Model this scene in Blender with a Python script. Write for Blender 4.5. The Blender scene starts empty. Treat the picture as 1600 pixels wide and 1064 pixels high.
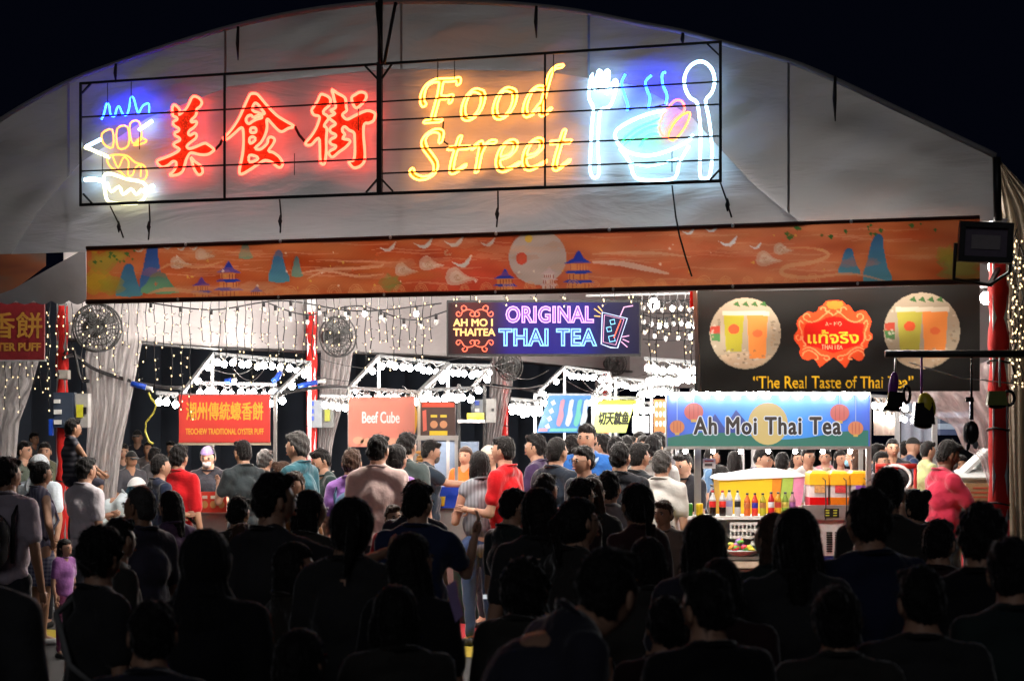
import bpy, bmesh, math, random, json
import numpy as np
from mathutils import Vector, Matrix
random.seed(7); rng = np.random.RandomState(5)
SC = bpy.context.scene; COL = SC.collection
# ---------------------------------------------------------------- camera, world, exposure
F = 3111.0; CX = 800.0; HY = 660.0; EYE = 1.95
cd = bpy.data.cameras.new('camera'); cam = bpy.data.objects.new('camera', cd); COL.objects.link(cam)
cd.lens = 70; cd.sensor_width = 36; cd.shift_y = 0.08; cd.clip_start = 0.1; cd.clip_end = 500
cam.location = (0, 0, EYE); cam.rotation_euler = (math.pi/2, 0, 0)
cd.dof.use_dof = True; cd.dof.focus_distance = 18.5; cd.dof.aperture_fstop = 4.5
SC.camera = cam
w = bpy.data.worlds.new('World'); SC.world = w; w.use_nodes = True
bg = w.node_tree.nodes['Background']; bg.inputs[0].default_value = (0.25, 0.36, 1.0, 1); bg.inputs[1].default_value = 0.0032
sun_d = bpy.data.lights.new('sun', 'SUN'); sun_d.energy = 0.15; sun_d.angle = math.radians(25); sun_d.color = (0.97, 0.97, 1.0)
sun = bpy.data.objects.new('sun', sun_d); COL.objects.link(sun)        # the street's own faint light, from behind the camera
sun.rotation_euler = (math.radians(62), 0, math.radians(-14))
SC.view_settings.view_transform = 'Standard'; SC.view_settings.look = 'None'
SC.view_settings.exposure = 0.0; SC.view_settings.gamma = 1.0; SC.view_settings.use_curve_mapping = False
SC.cycles.use_denoising = True
try: SC.cycles.denoiser = 'OPENIMAGEDENOISE'
except Exception: pass
SC.cycles.max_bounces = 6; SC.cycles.diffuse_bounces = 3; SC.cycles.glossy_bounces = 3
SC.cycles.transmission_bounces = 4; SC.cycles.transparent_max_bounces = 10
SC.cycles.sample_clamp_indirect = 4.0; SC.cycles.use_light_tree = True
SC.cycles.caustics_reflective = False; SC.cycles.caustics_refractive = False

# ---------------------------------------------------------------- mapping photo measurements to the place
def W(px, py, d): return Vector(((px-CX)/F*d, d, EYE+(HY-py)/F*d))
# the tent front stands on a vertical plane; U runs along it, V into the tent
U = Vector((0.943, -0.331, 0)).normalized(); V = Vector((0.331, 0.943, 0)).normalized()
G0 = Vector((-0.925, 16.0, 0))
def GP(px, py, off=0.0):
    r = Vector(((px-CX)/F, 1.0, (HY-py)/F)); o = Vector((0, 0, EYE))
    q = G0 - V*off
    t = (q-o).dot(V)/r.dot(V); return o + r*t
def GD(px): return GP(px, 0).y
# ---------------------------------------------------------------- materials
MATS = {}
def _nt(m): m.use_nodes = True; return m.node_tree.nodes, m.node_tree.links
def mat(name, col, rough=0.6, metal=0.0, nscale=30.0, namp=0.18, bump=0.1, bscale=None, spec=0.4, trans=0.0, coat=0.0, sheen=0.0):
    key = (name,)+tuple(col)
    if key in MATS: return MATS[key]
    m = bpy.data.materials.new(name); n, l = _nt(m); b = n['Principled BSDF']
    b.inputs['Roughness'].default_value = rough; b.inputs['Metallic'].default_value = metal
    b.inputs['Specular IOR Level'].default_value = spec
    if sheen: b.inputs['Sheen Weight'].default_value = sheen; b.inputs['Sheen Roughness'].default_value = 0.35
    if coat: b.inputs['Coat Weight'].default_value = coat
    tc = n.new('ShaderNodeTexCoord'); no = n.new('ShaderNodeTexNoise'); no.inputs['Scale'].default_value = nscale; no.inputs['Detail'].default_value = 4
    l.new(tc.outputs['Object'], no.inputs['Vector'])
    mx = n.new('ShaderNodeMix'); mx.data_type = 'RGBA'
    mx.inputs[6].default_value = tuple(c*(1-namp) for c in col)+(1,); mx.inputs[7].default_value = tuple(min(1, c*(1+namp)) for c in col)+(1,)
    l.new(no.outputs['Fac'], mx.inputs[0]); l.new(mx.outputs[2], b.inputs['Base Color'])
    if bump:
        n2 = n.new('ShaderNodeTexNoise'); n2.inputs['Scale'].default_value = bscale or nscale*1.5; n2.inputs['Detail'].default_value = 3
        l.new(tc.outputs['Object'], n2.inputs['Vector'])
        bp = n.new('ShaderNodeBump'); bp.inputs['Strength'].default_value = bump; bp.inputs['Distance'].default_value = 0.02
        l.new(n2.outputs['Fac'], bp.inputs['Height']); l.new(bp.outputs['Normal'], b.inputs['Normal'])
    if trans:
        tr = n.new('ShaderNodeBsdfTranslucent'); ms = n.new('ShaderNodeMixShader'); ms.inputs[0].default_value = trans
        l.new(mx.outputs[2], tr.inputs['Color']); l.new(b.outputs[0], ms.inputs[1]); l.new(tr.outputs[0], ms.inputs[2])
        l.new(ms.outputs[0], n['Material Output'].inputs['Surface'])
    MATS[key] = m; return m
def emi(name, col, s=1.0, base=(0.02, 0.02, 0.02), cell=None):
    key = (name, 'e')+tuple(col)+(s,)
    if key in MATS: return MATS[key]
    m = bpy.data.materials.new(name); n, l = _nt(m); b = n['Principled BSDF']
    b.inputs['Base Color'].default_value = tuple(base)+(1,); b.inputs['Roughness'].default_value = 0.4
    b.inputs['Emission Color'].default_value = tuple(col)+(1,); b.inputs['Emission Strength'].default_value = s
    if cell:
        tc = n.new('ShaderNodeTexCoord'); v = n.new('ShaderNodeTexVoronoi'); v.inputs['Scale'].default_value = cell
        l.new(tc.outputs['Object'], v.inputs['Vector'])
        cr = n.new('ShaderNodeValToRGB'); cr.color_ramp.elements[0].position = 0.1; cr.color_ramp.elements[1].position = 0.55
        cr.color_ramp.elements[0].color = tuple(min(1, c) for c in col)+(1,); cr.color_ramp.elements[1].color = tuple(c*0.25 for c in col)+(1,)
        l.new(v.outputs['Distance'], cr.inputs[0]); l.new(cr.outputs[0], b.inputs['Emission Color'])
    MATS[key] = m; return m
def fabric(col, kind='knit'):
    return mat('fabric', col, rough=0.9, nscale=9, namp=0.16, bump=0.9, bscale=11, spec=0.15, sheen=0.6)
def cloth_panel(name, col, trans, wr=0.35, fold=1.2):
    """tent cloth: diffuse both sides, lets some light through, long soft wrinkles"""
    m = bpy.data.materials.new(name); n, l = _nt(m); b = n['Principled BSDF']
    b.inputs['Roughness'].default_value = 0.6; b.inputs['Specular IOR Level'].default_value = 0.25
    tc = n.new('ShaderNodeTexCoord'); mp = n.new('ShaderNodeMapping'); mp.inputs['Rotation'].default_value = (0, 0.7, 0); mp.inputs['Scale'].default_value = (0.6, 0.6, 3.0)
    l.new(tc.outputs['Object'], mp.inputs['Vector'])
    no = n.new('ShaderNodeTexNoise'); no.inputs['Scale'].default_value = fold; no.inputs['Detail'].default_value = 5; no.inputs['Distortion'].default_value = 0.6
    l.new(mp.outputs[0], no.inputs['Vector'])
    st = n.new('ShaderNodeTexNoise'); st.inputs['Scale'].default_value = 0.7; st.inputs['Detail'].default_value = 6; l.new(tc.outputs['Object'], st.inputs['Vector'])
    mx = n.new('ShaderNodeMix'); mx.data_type = 'RGBA'; mx.inputs[6].default_value = tuple(c*0.8 for c in col)+(1,); mx.inputs[7].default_value = tuple(min(1, c*1.1) for c in col)+(1,)
    l.new(st.outputs['Fac'], mx.inputs[0]); l.new(mx.outputs[2], b.inputs['Base Color'])
    bp = n.new('ShaderNodeBump'); bp.inputs['Strength'].default_value = wr; bp.inputs['Distance'].default_value = 0.12
    l.new(no.outputs['Fac'], bp.inputs['Height']); l.new(bp.outputs['Normal'], b.inputs['Normal'])
    tr = n.new('ShaderNodeBsdfTranslucent'); ms = n.new('ShaderNodeMixShader'); ms.inputs[0].default_value = trans
    l.new(mx.outputs[2], tr.inputs['Color']); l.new(b.outputs[0], ms.inputs[1]); l.new(tr.outputs[0], ms.inputs[2])
    l.new(ms.outputs[0], n['Material Output'].inputs['Surface']); return m
def plastic_film(name, col=(0.85, 0.8, 0.8), alpha=0.55):
    m = bpy.data.materials.new(name); n, l = _nt(m); b = n['Principled BSDF']
    b.inputs['Base Color'].default_value = tuple(col)+(1,); b.inputs['Roughness'].default_value = 0.18; b.inputs['Specular IOR Level'].default_value = 0.9
    tc = n.new('ShaderNodeTexCoord'); mp = n.new('ShaderNodeMapping'); mp.inputs['Scale'].default_value = (5, 5, 1.6); mp.inputs['Rotation'].default_value = (0.15, 0.12, 0); l.new(tc.outputs['Object'], mp.inputs['Vector'])
    no = n.new('ShaderNodeTexNoise'); no.inputs['Scale'].default_value = 1.5; no.inputs['Detail'].default_value = 8; no.inputs['Roughness'].default_value = 0.65; no.inputs['Distortion'].default_value = 2.2; l.new(mp.outputs[0], no.inputs['Vector'])
    bp = n.new('ShaderNodeBump'); bp.inputs['Strength'].default_value = 1.0; bp.inputs['Distance'].default_value = 0.08
    l.new(no.outputs['Fac'], bp.inputs['Height']); l.new(bp.outputs['Normal'], b.inputs['Normal'])
    tr = n.new('ShaderNodeBsdfTranslucent'); tr.inputs['Color'].default_value = tuple(col)+(1,)
    tp = n.new('ShaderNodeBsdfTransparent')
    m1 = n.new('ShaderNodeMixShader'); m1.inputs[0].default_value = 0.4; l.new(b.outputs[0], m1.inputs[1]); l.new(tr.outputs[0], m1.inputs[2])
    m2 = n.new('ShaderNodeMixShader')
    cr = n.new('ShaderNodeMapRange'); cr.inputs['From Min'].default_value = 0.35; cr.inputs['From Max'].default_value = 0.65; cr.inputs['To Min'].default_value = alpha; cr.inputs['To Max'].default_value = min(1, alpha+0.25)
    l.new(no.outputs['Fac'], cr.inputs['Value']); l.new(cr.outputs[0], m2.inputs[0]); l.new(tp.outputs[0], m2.inputs[1]); l.new(m1.outputs[0], m2.inputs[2])
    l.new(m2.outputs[0], n['Material Output'].inputs['Surface']); return m
BLACKM = mat('black_painted_metal', (0.012, 0.012, 0.013), 0.45, 0.3)
STEEL = mat('brushed_steel', (0.45, 0.45, 0.44), 0.35, 0.85, namp=0.1)
GALV = mat('galvanised_steel', (0.55, 0.56, 0.57), 0.4, 0.7, namp=0.15)
WHITEP = mat('white_plastic', (0.75, 0.75, 0.73), 0.4)
DARKW = mat('black_cable', (0.012, 0.012, 0.014), 0.5, bump=0)
REDC = mat('red_cloth_wrap', (0.62, 0.015, 0.012), 0.75, nscale=6, bump=0.5, bscale=5, trans=0.15)
# ---------------------------------------------------------------- mesh helpers
class MB:
    def __init__(s): s.v = []; s.f = []; s.m = []; s.sm = []
    def add(s, vs, fs, mi=0, smooth=True):
        o = len(s.v); s.v += [tuple(p) for p in vs]; s.f += [tuple(i+o for i in f) for f in fs]; s.m += [mi]*len(fs); s.sm += [smooth]*len(fs)
    def box(s, c, size, mi=0, rot=None, taper=None):
        c = Vector(c); hx, hy, hz = [q/2 for q in size]; vs = []
        for z in (-1, 1):
            k = taper if (taper and z > 0) else 1
            for x, y in ((-1, -1), (1, -1), (1, 1), (-1, 1)):
                p = Vector((x*hx*k, y*hy*k, z*hz)); vs.append((rot @ p if rot else p)+c)
        s.add(vs, [(3, 2, 1, 0), (4, 5, 6, 7), (0, 1, 5, 4), (1, 2, 6, 5), (2, 3, 7, 6), (3, 0, 4, 7)], mi, False)
    def bar(s, a, b, wd, hg=None, mi=0):
        a = Vector(a); b = Vector(b); d = (b-a); L = d.length
        if L < 1e-6: return
        rot = d.to_track_quat('Z', 'Y').to_matrix(); s.box((a+b)/2, (wd, hg or wd, L), mi, rot)
    def tube(s, pts, r, n=6, mi=0, closed=False, caps=True):
        pts = [Vector(p) for p in pts]; N = len(pts)
        if not hasattr(r, '__len__'): r = [r]*N
        vs = []; up = Vector((0.13, 0.31, 0.94)).normalized()
        for i, p in enumerate(pts):
            a = pts[i-1] if (i > 0 or closed) else p; b = pts[(i+1) % N] if (i < N-1 or closed) else p
            t = (b-a); t = t.normalized() if t.length > 1e-9 else Vector((0, 0, 1))
            x = up.cross(t)
            if x.length < 1e-3: x = Vector((1, 0, 0)).cross(t)
            x.normalize(); y = t.cross(x); up = y if i > 0 and False else up
            for k in range(n):
                an = 2*math.pi*k/n; vs.append(p + (x*math.cos(an)+y*math.sin(an))*r[i])
        fs = []
        for i in range(N if closed else N-1):
            j = (i+1) % N
            for k in range(n): fs.append((i*n+k, i*n+(k+1) % n, j*n+(k+1) % n, j*n+k))
        if caps and not closed: fs += [tuple(range(n-1, -1, -1)), tuple((N-1)*n+k for k in range(n))]
        s.add(vs, fs, mi)
    def ell(s, c, r, n=10, m=7, mi=0, rot=None):
        c = Vector(c); vs = [Vector((0, 0, -r[2]))]
        for i in range(1, m):
            a = -math.pi/2+math.pi*i/m
            for k in range(n): b = 2*math.pi*k/n; vs.append(Vector((r[0]*math.cos(a)*math.cos(b), r[1]*math.cos(a)*math.sin(b), r[2]*math.sin(a))))
        vs.append(Vector((0, 0, r[2])))
        vs = [(rot @ p if rot else p)+c for p in vs]; fs = [(0, 1+(k+1) % n, 1+k) for k in range(n)]
        for i in range(m-2):
            for k in range(n): fs.append((1+i*n+k, 1+i*n+(k+1) % n, 1+(i+1)*n+(k+1) % n, 1+(i+1)*n+k))
        L = len(vs)-1; b = 1+(m-2)*n; fs += [(b+k, b+(k+1) % n, L) for k in range(n)]
        s.add(vs, fs, mi)
    def lathe(s, c, prof, n=14, mi=0, axis=None):
        c = Vector(c); vs = []
        for r, z in prof:
            for k in range(n): a = 2*math.pi*k/n; p = Vector((r*math.cos(a), r*math.sin(a), z)); vs.append((axis @ p if axis else p)+c)
        fs = []
        for i in range(len(prof)-1):
            for k in range(n): fs.append((i*n+k, i*n+(k+1) % n, (i+1)*n+(k+1) % n, (i+1)*n+k))
        fs += [tuple(range(n-1, -1, -1)), tuple((len(prof)-1)*n+k for k in range(n))]; s.add(vs, fs, mi)
    def prism(s, front, back, mi=0):
        n = len(front); s.add(list(front)+list(back), [tuple(range(n))]+[tuple(range(2*n-1, n-1, -1))]+[(i, n+i, n+(i+1) % n, (i+1) % n) for i in range(n)], mi, False)
    def mesh(s, name, mats, recalc=False):
        me = bpy.data.meshes.new(name); me.from_pydata(s.v, [], s.f)
        for q in (mats if isinstance(mats, (list, tuple)) else [mats]): me.materials.append(q)
        me.polygons.foreach_set('material_index', s.m); me.polygons.foreach_set('use_smooth', s.sm)
        if recalc:
            b = bmesh.new(); b.from_mesh(me); bmesh.ops.recalc_face_normals(b, faces=b.faces); b.to_mesh(me); b.free()
        me.update(); return me
    def build(s, name, mats, parent=None, recalc=False):
        return link(name, s.mesh(name, mats, recalc), parent)
def link(name, me, parent=None):
    o = bpy.data.objects.new(name, me); COL.objects.link(o)
    if parent is not None:
        o.parent = parent
        if parent.get('_o'): o.matrix_parent_inverse = Matrix.Translation(-Vector(parent['_o']))
    return o
def tag(o, label=None, cat=None, group=None, kind=None):
    if label: o['label'] = label
    if cat: o['category'] = cat
    if group: o['group'] = group
    if kind: o['kind'] = kind
    return o
def empty(name, loc, label, cat, group=None):
    """an Empty at the thing's base; children are built in world coordinates and keep them"""
    o = bpy.data.objects.new(name, None); COL.objects.link(o); o.location = loc; o.empty_display_size = 0.1
    tag(o, label, cat, group); o['_o'] = tuple(loc); return o
def piece(name, me, loc, parent, rz=0.0):
    o = link(name, me, None); o.parent = parent
    if parent is not None and parent.get('_o'): o.matrix_parent_inverse = Matrix.Translation(-Vector(parent['_o']))
    o.location = loc; o.rotation_euler = (0, 0, rz); return o
WORK = bpy.data.scenes.new('workbench')      # holds one object at a time while its mesh is evaluated; removed at the end
def evaluated(o):
    WORK.collection.objects.link(o); vl = WORK.view_layers[0]; vl.update(); dg = vl.depsgraph
    me = bpy.data.meshes.new_from_object(o.evaluated_get(dg)); bpy.data.objects.remove(o); return me
def curve_mesh(c):
    return evaluated(bpy.data.objects.new('tmp', c))
def text_mesh(body, size=1.0, bold=0.0, extrude=0.0, outline=0.0, shear=0.0, sx=1.0, space=1.0, width=None, res=3):
    """text centred on 0,0 in the XY plane"""
    c = bpy.data.curves.new('t', 'FONT'); c.body = body; c.size = size; c.align_x = 'CENTER'; c.align_y = 'CENTER'
    c.offset = bold; c.extrude = extrude; c.shear = shear; c.space_character = space; c.resolution_u = res
    if outline: c.fill_mode = 'NONE'; c.bevel_depth = outline; c.bevel_resolution = 0
    me = curve_mesh(c); co = np.zeros(len(me.vertices)*3); me.vertices.foreach_get('co', co); co = co.reshape(-1, 3)
    cx = (co[:, 0].min()+co[:, 0].max())/2; cy = (co[:, 1].min()+co[:, 1].max())/2; co[:, 0] -= cx; co[:, 1] -= cy
    if width: sx = width/max(1e-6, co[:, 0].max()-co[:, 0].min())
    co[:, 0] *= sx; me.vertices.foreach_set('co', co.ravel()); me.materials.clear(); return me
def thicken(me, r, n=8, dz=0.0002):
    """heavier lettering: shifted copies of the glyphs, each a hair behind the last"""
    b = MB(); vs = [v.co.copy() for v in me.vertices]; fs = [tuple(p.vertices) for p in me.polygons]
    b.add(vs, fs, 0, False)
    for k in range(n): a = 2*math.pi*k/n; b.add([v+Vector((r*math.cos(a), r*math.sin(a), -dz*(k+1))) for v in vs], fs, 0, False)
    return b.mesh('t', [])
def place_mesh(name, me, m, origin, ax, ay, parent, label=None):
    """put an XY-plane mesh on a world plane spanned by ax, ay"""
    az = ax.cross(ay); M = Matrix((ax, ay, az)).transposed().to_4x4(); M.translation = origin
    me.transform(M); me.materials.append(m); o = link(name, me, parent)
    if label: o['label'] = label
    return o
Z = Vector((0, 0, 1)); X = Vector((1, 0, 0))
def flat_shape(loops, w2):
    """filled outline (first loop outer, others holes) mapped to the world by w2"""
    c = bpy.data.curves.new('s', 'CURVE'); c.dimensions = '2D'; c.fill_mode = 'BOTH'
    for l in loops:
        sp = c.splines.new('POLY'); sp.points.add(len(l)-1); sp.use_cyclic_u = True
        for i, (x, y) in enumerate(l): sp.points[i].co = (x*0.01, -y*0.01, 0, 1)
    me = curve_mesh(c)
    for v in me.vertices: v.co = w2(v.co.x*100, -v.co.y*100)
    me.materials.clear(); return me
def smooth_loop(l, k=3, closed=True):
    """Catmull-Rom through the traced points"""
    P = [Vector(p) for p in l]; n = len(P); out = []
    for i in range(n if closed else n-1):
        if closed: a, b, c, d = P[i-1], P[i], P[(i+1) % n], P[(i+2) % n]
        else: a, b, c, d = P[max(i-1, 0)], P[i], P[i+1], P[min(i+2, n-1)]
        for j in range(k):
            t = j/k; out.append(.5*((2*b)+(c-a)*t+(2*a-5*b+4*c-d)*t*t+(-a+3*b-3*c+d)*t**3))
    if not closed: out.append(P[-1])
    return [tuple(p) for p in out]

class Print:
    """a printed banner: one cloth sheet whose ink is stored point by point, so light passes through it once"""
    def __init__(s, x0, x1, tf, bf, off, step=1.5, amp=0.018):
        s.nx = int((x1-x0)/step); s.nz = int(max(bf(x0)-tf(x0), bf(x1)-tf(x1))/step); xs = np.linspace(x0, x1, s.nx+1)
        t = np.array([tf(x) for x in xs]); b = np.array([bf(x) for x in xs]); v = np.linspace(0, 1, s.nz+1)
        s.px = np.repeat(xs[:, None], s.nz+1, 1); s.py = t[:, None]+(b-t)[:, None]*v[None, :]; s.v = v; s.off = off; s.amp = amp
        s.col = np.zeros(s.px.shape+(3,)); s.x0 = x0; s.x1 = x1
    def poly(s, pts, col, col2=None, a=1.0):
        P = np.array(pts, float); x0, y0 = P.min(0); x1, y1 = P.max(0)
        sel = (s.px >= x0) & (s.px <= x1) & (s.py >= y0) & (s.py <= y1); X_ = s.px[sel]; Y_ = s.py[sel]; ins = np.zeros(X_.shape, bool)
        for (ax, ay), (bx, by) in zip(P, np.roll(P, -1, 0)):
            if ay == by: continue
            c = ((ay > Y_) != (by > Y_)) & (X_ < (bx-ax)*(Y_-ay)/(by-ay)+ax); ins ^= c
        C = s.col[sel]; c = np.array(col)[None, :]
        if col2 is not None: f = ((Y_-y0)/max(1e-6, y1-y0))[:, None]; c = c*(1-f)+np.array(col2)[None, :]*f
        C = np.where(ins[:, None], C*(1-a)+c*a, C); s.col[sel] = C
    def text(s, body, cx, cy, hpx, col, width_px, bold=0.0):
        me = text_mesh(body, hpx, bold*hpx, 0, width=width_px); co = [v.co for v in me.vertices]
        for p in me.polygons: s.poly([(cx+co[i].x, cy-co[i].y) for i in p.vertices], col)
    def stroke(s, pts, w0, col, a=1.0, taper=True):
        q = smooth_loop(pts, 4, False); n = len(q); up, dn = [], []
        for i, (x, y) in enumerate(q):
            c = q[min(i+1, n-1)]; d = q[max(i-1, 0)]; tx, ty = c[0]-d[0], c[1]-d[1]; L = math.hypot(tx, ty) or 1; k = w0*(math.sin(math.pi*(i+.5)/n)*.8+.2 if taper else 1)
            up.append((x-ty/L*k, y+tx/L*k)); dn.append((x+ty/L*k, y-tx/L*k))
        for i in range(n-1): s.poly([up[i], up[i+1], dn[i+1], dn[i]], col, None, a)
    def build(s, name, trans, parent, rough=0.5, bump=0.1):
        ph = s.px*0.031+s.py*0.043; e = np.sin(math.pi*s.v)[None, :]; bow = s.amp*e*(np.sin(ph+2)+.6*np.sin(s.px*.013-s.py*.061)); b = MB()
        q0 = G0-V*s.off; n2 = s.nz+1; vs = []
        o = np.array((0, 0, EYE)); vv = np.array(V)
        r = np.stack([(s.px-CX)/F, np.ones_like(s.px), (HY-s.py)/F], -1); pl = (np.array(q0)-o) @ vv; t = (pl-bow)/(r @ vv); pts = (o+r*t[..., None]).reshape(-1, 3)
        fs = [(i*n2+j, i*n2+j+1, (i+1)*n2+j+1, (i+1)*n2+j) for i in range(s.nx) for j in range(s.nz)]
        me = bpy.data.meshes.new(name); me.from_pydata(pts.tolist(), [], fs); me.polygons.foreach_set('use_smooth', [True]*len(fs))
        at = me.color_attributes.new('print', 'FLOAT_COLOR', 'POINT'); C = np.ones((len(pts), 4)); C[:, :3] = s.col.reshape(-1, 3); at.data.foreach_set('color', C.ravel())
        m = bpy.data.materials.new(name+'_ink'); n, l = _nt(m); pb = n['Principled BSDF']; pb.inputs['Roughness'].default_value = rough; pb.inputs['Specular IOR Level'].default_value = 0.3
        a = n.new('ShaderNodeAttribute'); a.attribute_name = 'print'; l.new(a.outputs['Color'], pb.inputs['Base Color'])
        tr = n.new('ShaderNodeBsdfTranslucent'); l.new(a.outputs['Color'], tr.inputs['Color']); ms = n.new('ShaderNodeMixShader'); ms.inputs[0].default_value = trans
        tc = n.new('ShaderNodeTexCoord'); no = n.new('ShaderNodeTexNoise'); no.inputs['Scale'].default_value = 3.0; l.new(tc.outputs['Object'], no.inputs['Vector']); bp = n.new('ShaderNodeBump'); bp.inputs['Strength'].default_value = bump; bp.inputs['Distance'].default_value = .1
        l.new(no.outputs['Fac'], bp.inputs['Height']); l.new(bp.outputs['Normal'], pb.inputs['Normal'])
        l.new(pb.outputs[0], ms.inputs[1]); l.new(tr.outputs[0], ms.inputs[2]); l.new(ms.outputs[0], n['Material Output'].inputs['Surface'])
        me.materials.append(m); return link(name, me, parent)
# ================================================================ ground and sky
def sheet(name, pts, z, m, label=None, kind='structure'):
    b = MB(); b.add([(x, y, z) for x, y in pts], [tuple(range(len(pts)))], 0, False); o = b.build(name, m); tag(o, label, None, None, kind); return o
asph = mat('dark_asphalt', (0.05, 0.05, 0.052), 0.85, nscale=60, namp=0.35, bump=0.5, bscale=160)
sheet('ground', [(-90, -20), (90, -20), (90, 160), (-90, 160)], 0, asph)
def gp(u, v): p = G0+U*u+V*v; return (p.x, p.y)
carp = mat('red_carpet', (0.42, 0.02, 0.03), 0.95, nscale=80, namp=0.3, bump=0.4)
sheet('carpet', [gp(-2.6, 1.9), gp(4.9, 1.9), gp(4.9, 26), gp(-2.6, 26)], 0.006, carp)
sheet('tactile_paving', [gp(-9, 0.7), gp(9, 0.7), gp(9, 1.45), gp(-9, 1.45)], 0.004, mat('worn_yellow_paint', (0.45, 0.33, 0.03), 0.8, nscale=30, namp=0.5))
# ================================================================ the marquee
tent = empty('marquee_tent', (G0.x, G0.y, 0), 'big arched white marquee whose gable carries the neon food sign', 'tent')
arc_px = [(-150, 352), (-110, 290), (-60, 235), (0, 190), (100, 133), (200, 95), (300, 62), (400, 35), (500, 16), (600, 6), (700, 5), (800, 9), (900, 20), (1000, 40), (1065, 52), (1150, 75), (1230, 97), (1300, 125), (1400, 172), (1480, 210), (1556, 246)]
def ipol(t, x):
    for (a, b), (c, d) in zip(t, t[1:]):
        if x <= c: return b+(d-b)*(x-a)/(c-a)
    return t[-1][1]
bot = lambda x: 397.5-(x-0)*0.0336
gab = cloth_panel('grey_gable_cloth', (0.26, 0.26, 0.27), 0.12, 0.6)
lit_gab = cloth_panel('white_gable_lining', (0.52, 0.52, 0.55), 0.055, 0.6)  # gable cloth again, coloured paler for the light on the lower gable
roofm = cloth_panel('white_roof_cloth', (0.62, 0.60, 0.60), 0.3)
wallm = cloth_panel('white_valance_cloth', (0.50, 0.47, 0.475), 0.3, 0.5, 2.0)
def panel(name, x0, x1, topf, botf, off, m, parent, nx=10, nz=12, amp=0.02, ph=0.0, thick=0.006):
    b = MB(); vs = []
    for s in (0,):
        for i in range(nx+1):
            x = x0+(x1-x0)*i/nx; t, o = topf(x), botf(x)
            for j in range(nz+1):
                y = t+(o-t)*j/nz; e = math.sin(math.pi*j/nz)*math.sin(math.pi*i/nx)
                bow = amp*e*(math.sin(x*0.031+y*0.043+ph)+0.6*math.sin(x*0.013-y*0.061)+0.45*math.sin(x*0.075+y*0.14+ph*2)*math.sin(x*.017+ph))
                vs.append(GP(x, y, off+s+bow))
    n = (nx+1)*(nz+1); fs = []
    for i in range(nx):
        for j in range(nz):
            a = i*(nz+1)+j; fs.append((a, a+1, a+nz+2, a+nz+1))
    b.add(vs, fs); return b.build(name, m, parent)
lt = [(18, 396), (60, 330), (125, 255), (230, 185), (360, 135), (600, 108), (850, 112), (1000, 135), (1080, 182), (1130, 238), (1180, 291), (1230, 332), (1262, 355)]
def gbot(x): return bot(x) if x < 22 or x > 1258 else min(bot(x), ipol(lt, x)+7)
seams = [-150, 107, 352, 627, 920, 1232, 1556]
for i, (a, c) in enumerate(zip(seams, seams[1:])):
    panel('gable_panel', a, c, lambda x: ipol(arc_px, x), gbot, 0.0, gab, tent, 40, 34, 0.03, i)
dk = mat('grey_seam_webbing', (0.20, 0.20, 0.20), 0.8)  # grey strips stand for the seams and the pole shadows along them
for x in seams[1:-1]:
    b = MB(); b.bar(GP(x, ipol(arc_px, x), 0.012), GP(x, bot(x), 0.012), 0.018, 0.006); b.build('seam_strip', dk, tent)
b = MB(); b.tube([GP(x, y, 0.0)+Z*0.01 for x, y in smooth_loop(arc_px, 3, False)], 0.022, 6); b.build('edge_rope', mat('grey_edge_rope', (0.25, 0.24, 0.24)), tent)
# paler sheet added over the gable: its lit lower area put into the colour
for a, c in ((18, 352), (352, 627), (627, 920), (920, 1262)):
    panel('gable_lining', a, c, lambda x: ipol(lt, x), lambda x: bot(x)+0.4, 0.045, lit_gab, tent, 44, 30, 0.020, a)
# roof arch running back from the gable
b = MB(); prof = [GP(x, y, -0.03) for x, y in smooth_loop(arc_px, 2, False)]; n = len(prof); vs = []
for k in range(9):
    for p in prof: vs.append(p+V*(26*k/8)+Z*0)
fs = [(k*n+i, k*n+i+1, (k+1)*n+i+1, (k+1)*n+i) for k in range(8) for i in range(n-1)]
b.add(vs, fs); b.build('roof_sheet', roofm, tent)
# truss behind the gable
tr_m = mat('grey_aluminium', (0.3, 0.3, 0.3), 0.4, 0.8)
tb = MB()
low = [GP(x, y+62, -0.45) for x, y in arc_px[2:]]; hi = [GP(x, y+8, -0.45) for x, y in arc_px[2:]]
tb.tube(low, 0.03, 6)
for i in range(0, len(low)-1):
    tb.bar(low[i], hi[i+1], 0.035); tb.bar(hi[i+1], low[i+1], 0.035)
for x0, y0, x1, y1 in ((1060, 105, 1480, 330), (1480, 300, 1300, 200), (590, 20, 480, 120), (640, 20, 740, 120), (20, 300, 300, 170), (10, 210, 120, 330)):
    tb.bar(GP(x0, y0, -0.3), GP(x1, y1, -0.3), 0.06)
tb.build('roof_truss', tr_m, tent)
b = MB(); b.tube([GP(594, 0, 0.06), GP(594, 300, 0.2)], 0.022, 8); b.tube([GP(618, 5, 0.1), GP(600, 100, 0.28)], 0.014, 6); b.tube([GP(588, 5, 0.1), GP(596, 100, 0.28)], 0.010, 6)
b.build('hanger_pole', BLACKM, tent)
for x, y0, y1 in ((372, 42, 95), (1305, 120, 190), (181, 100, 130), (1067, 52, 72), (838, 10, 60)):
    b = MB(); b.tube([GP(x, y0, 0.05), GP(x-1, y0+(y1-y0)*.5, 0.05), GP(x, y1, 0.05)], [0.012, 0.017, 0.004], 6); b.build('loose_strap', BLACKM, tent)
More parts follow.
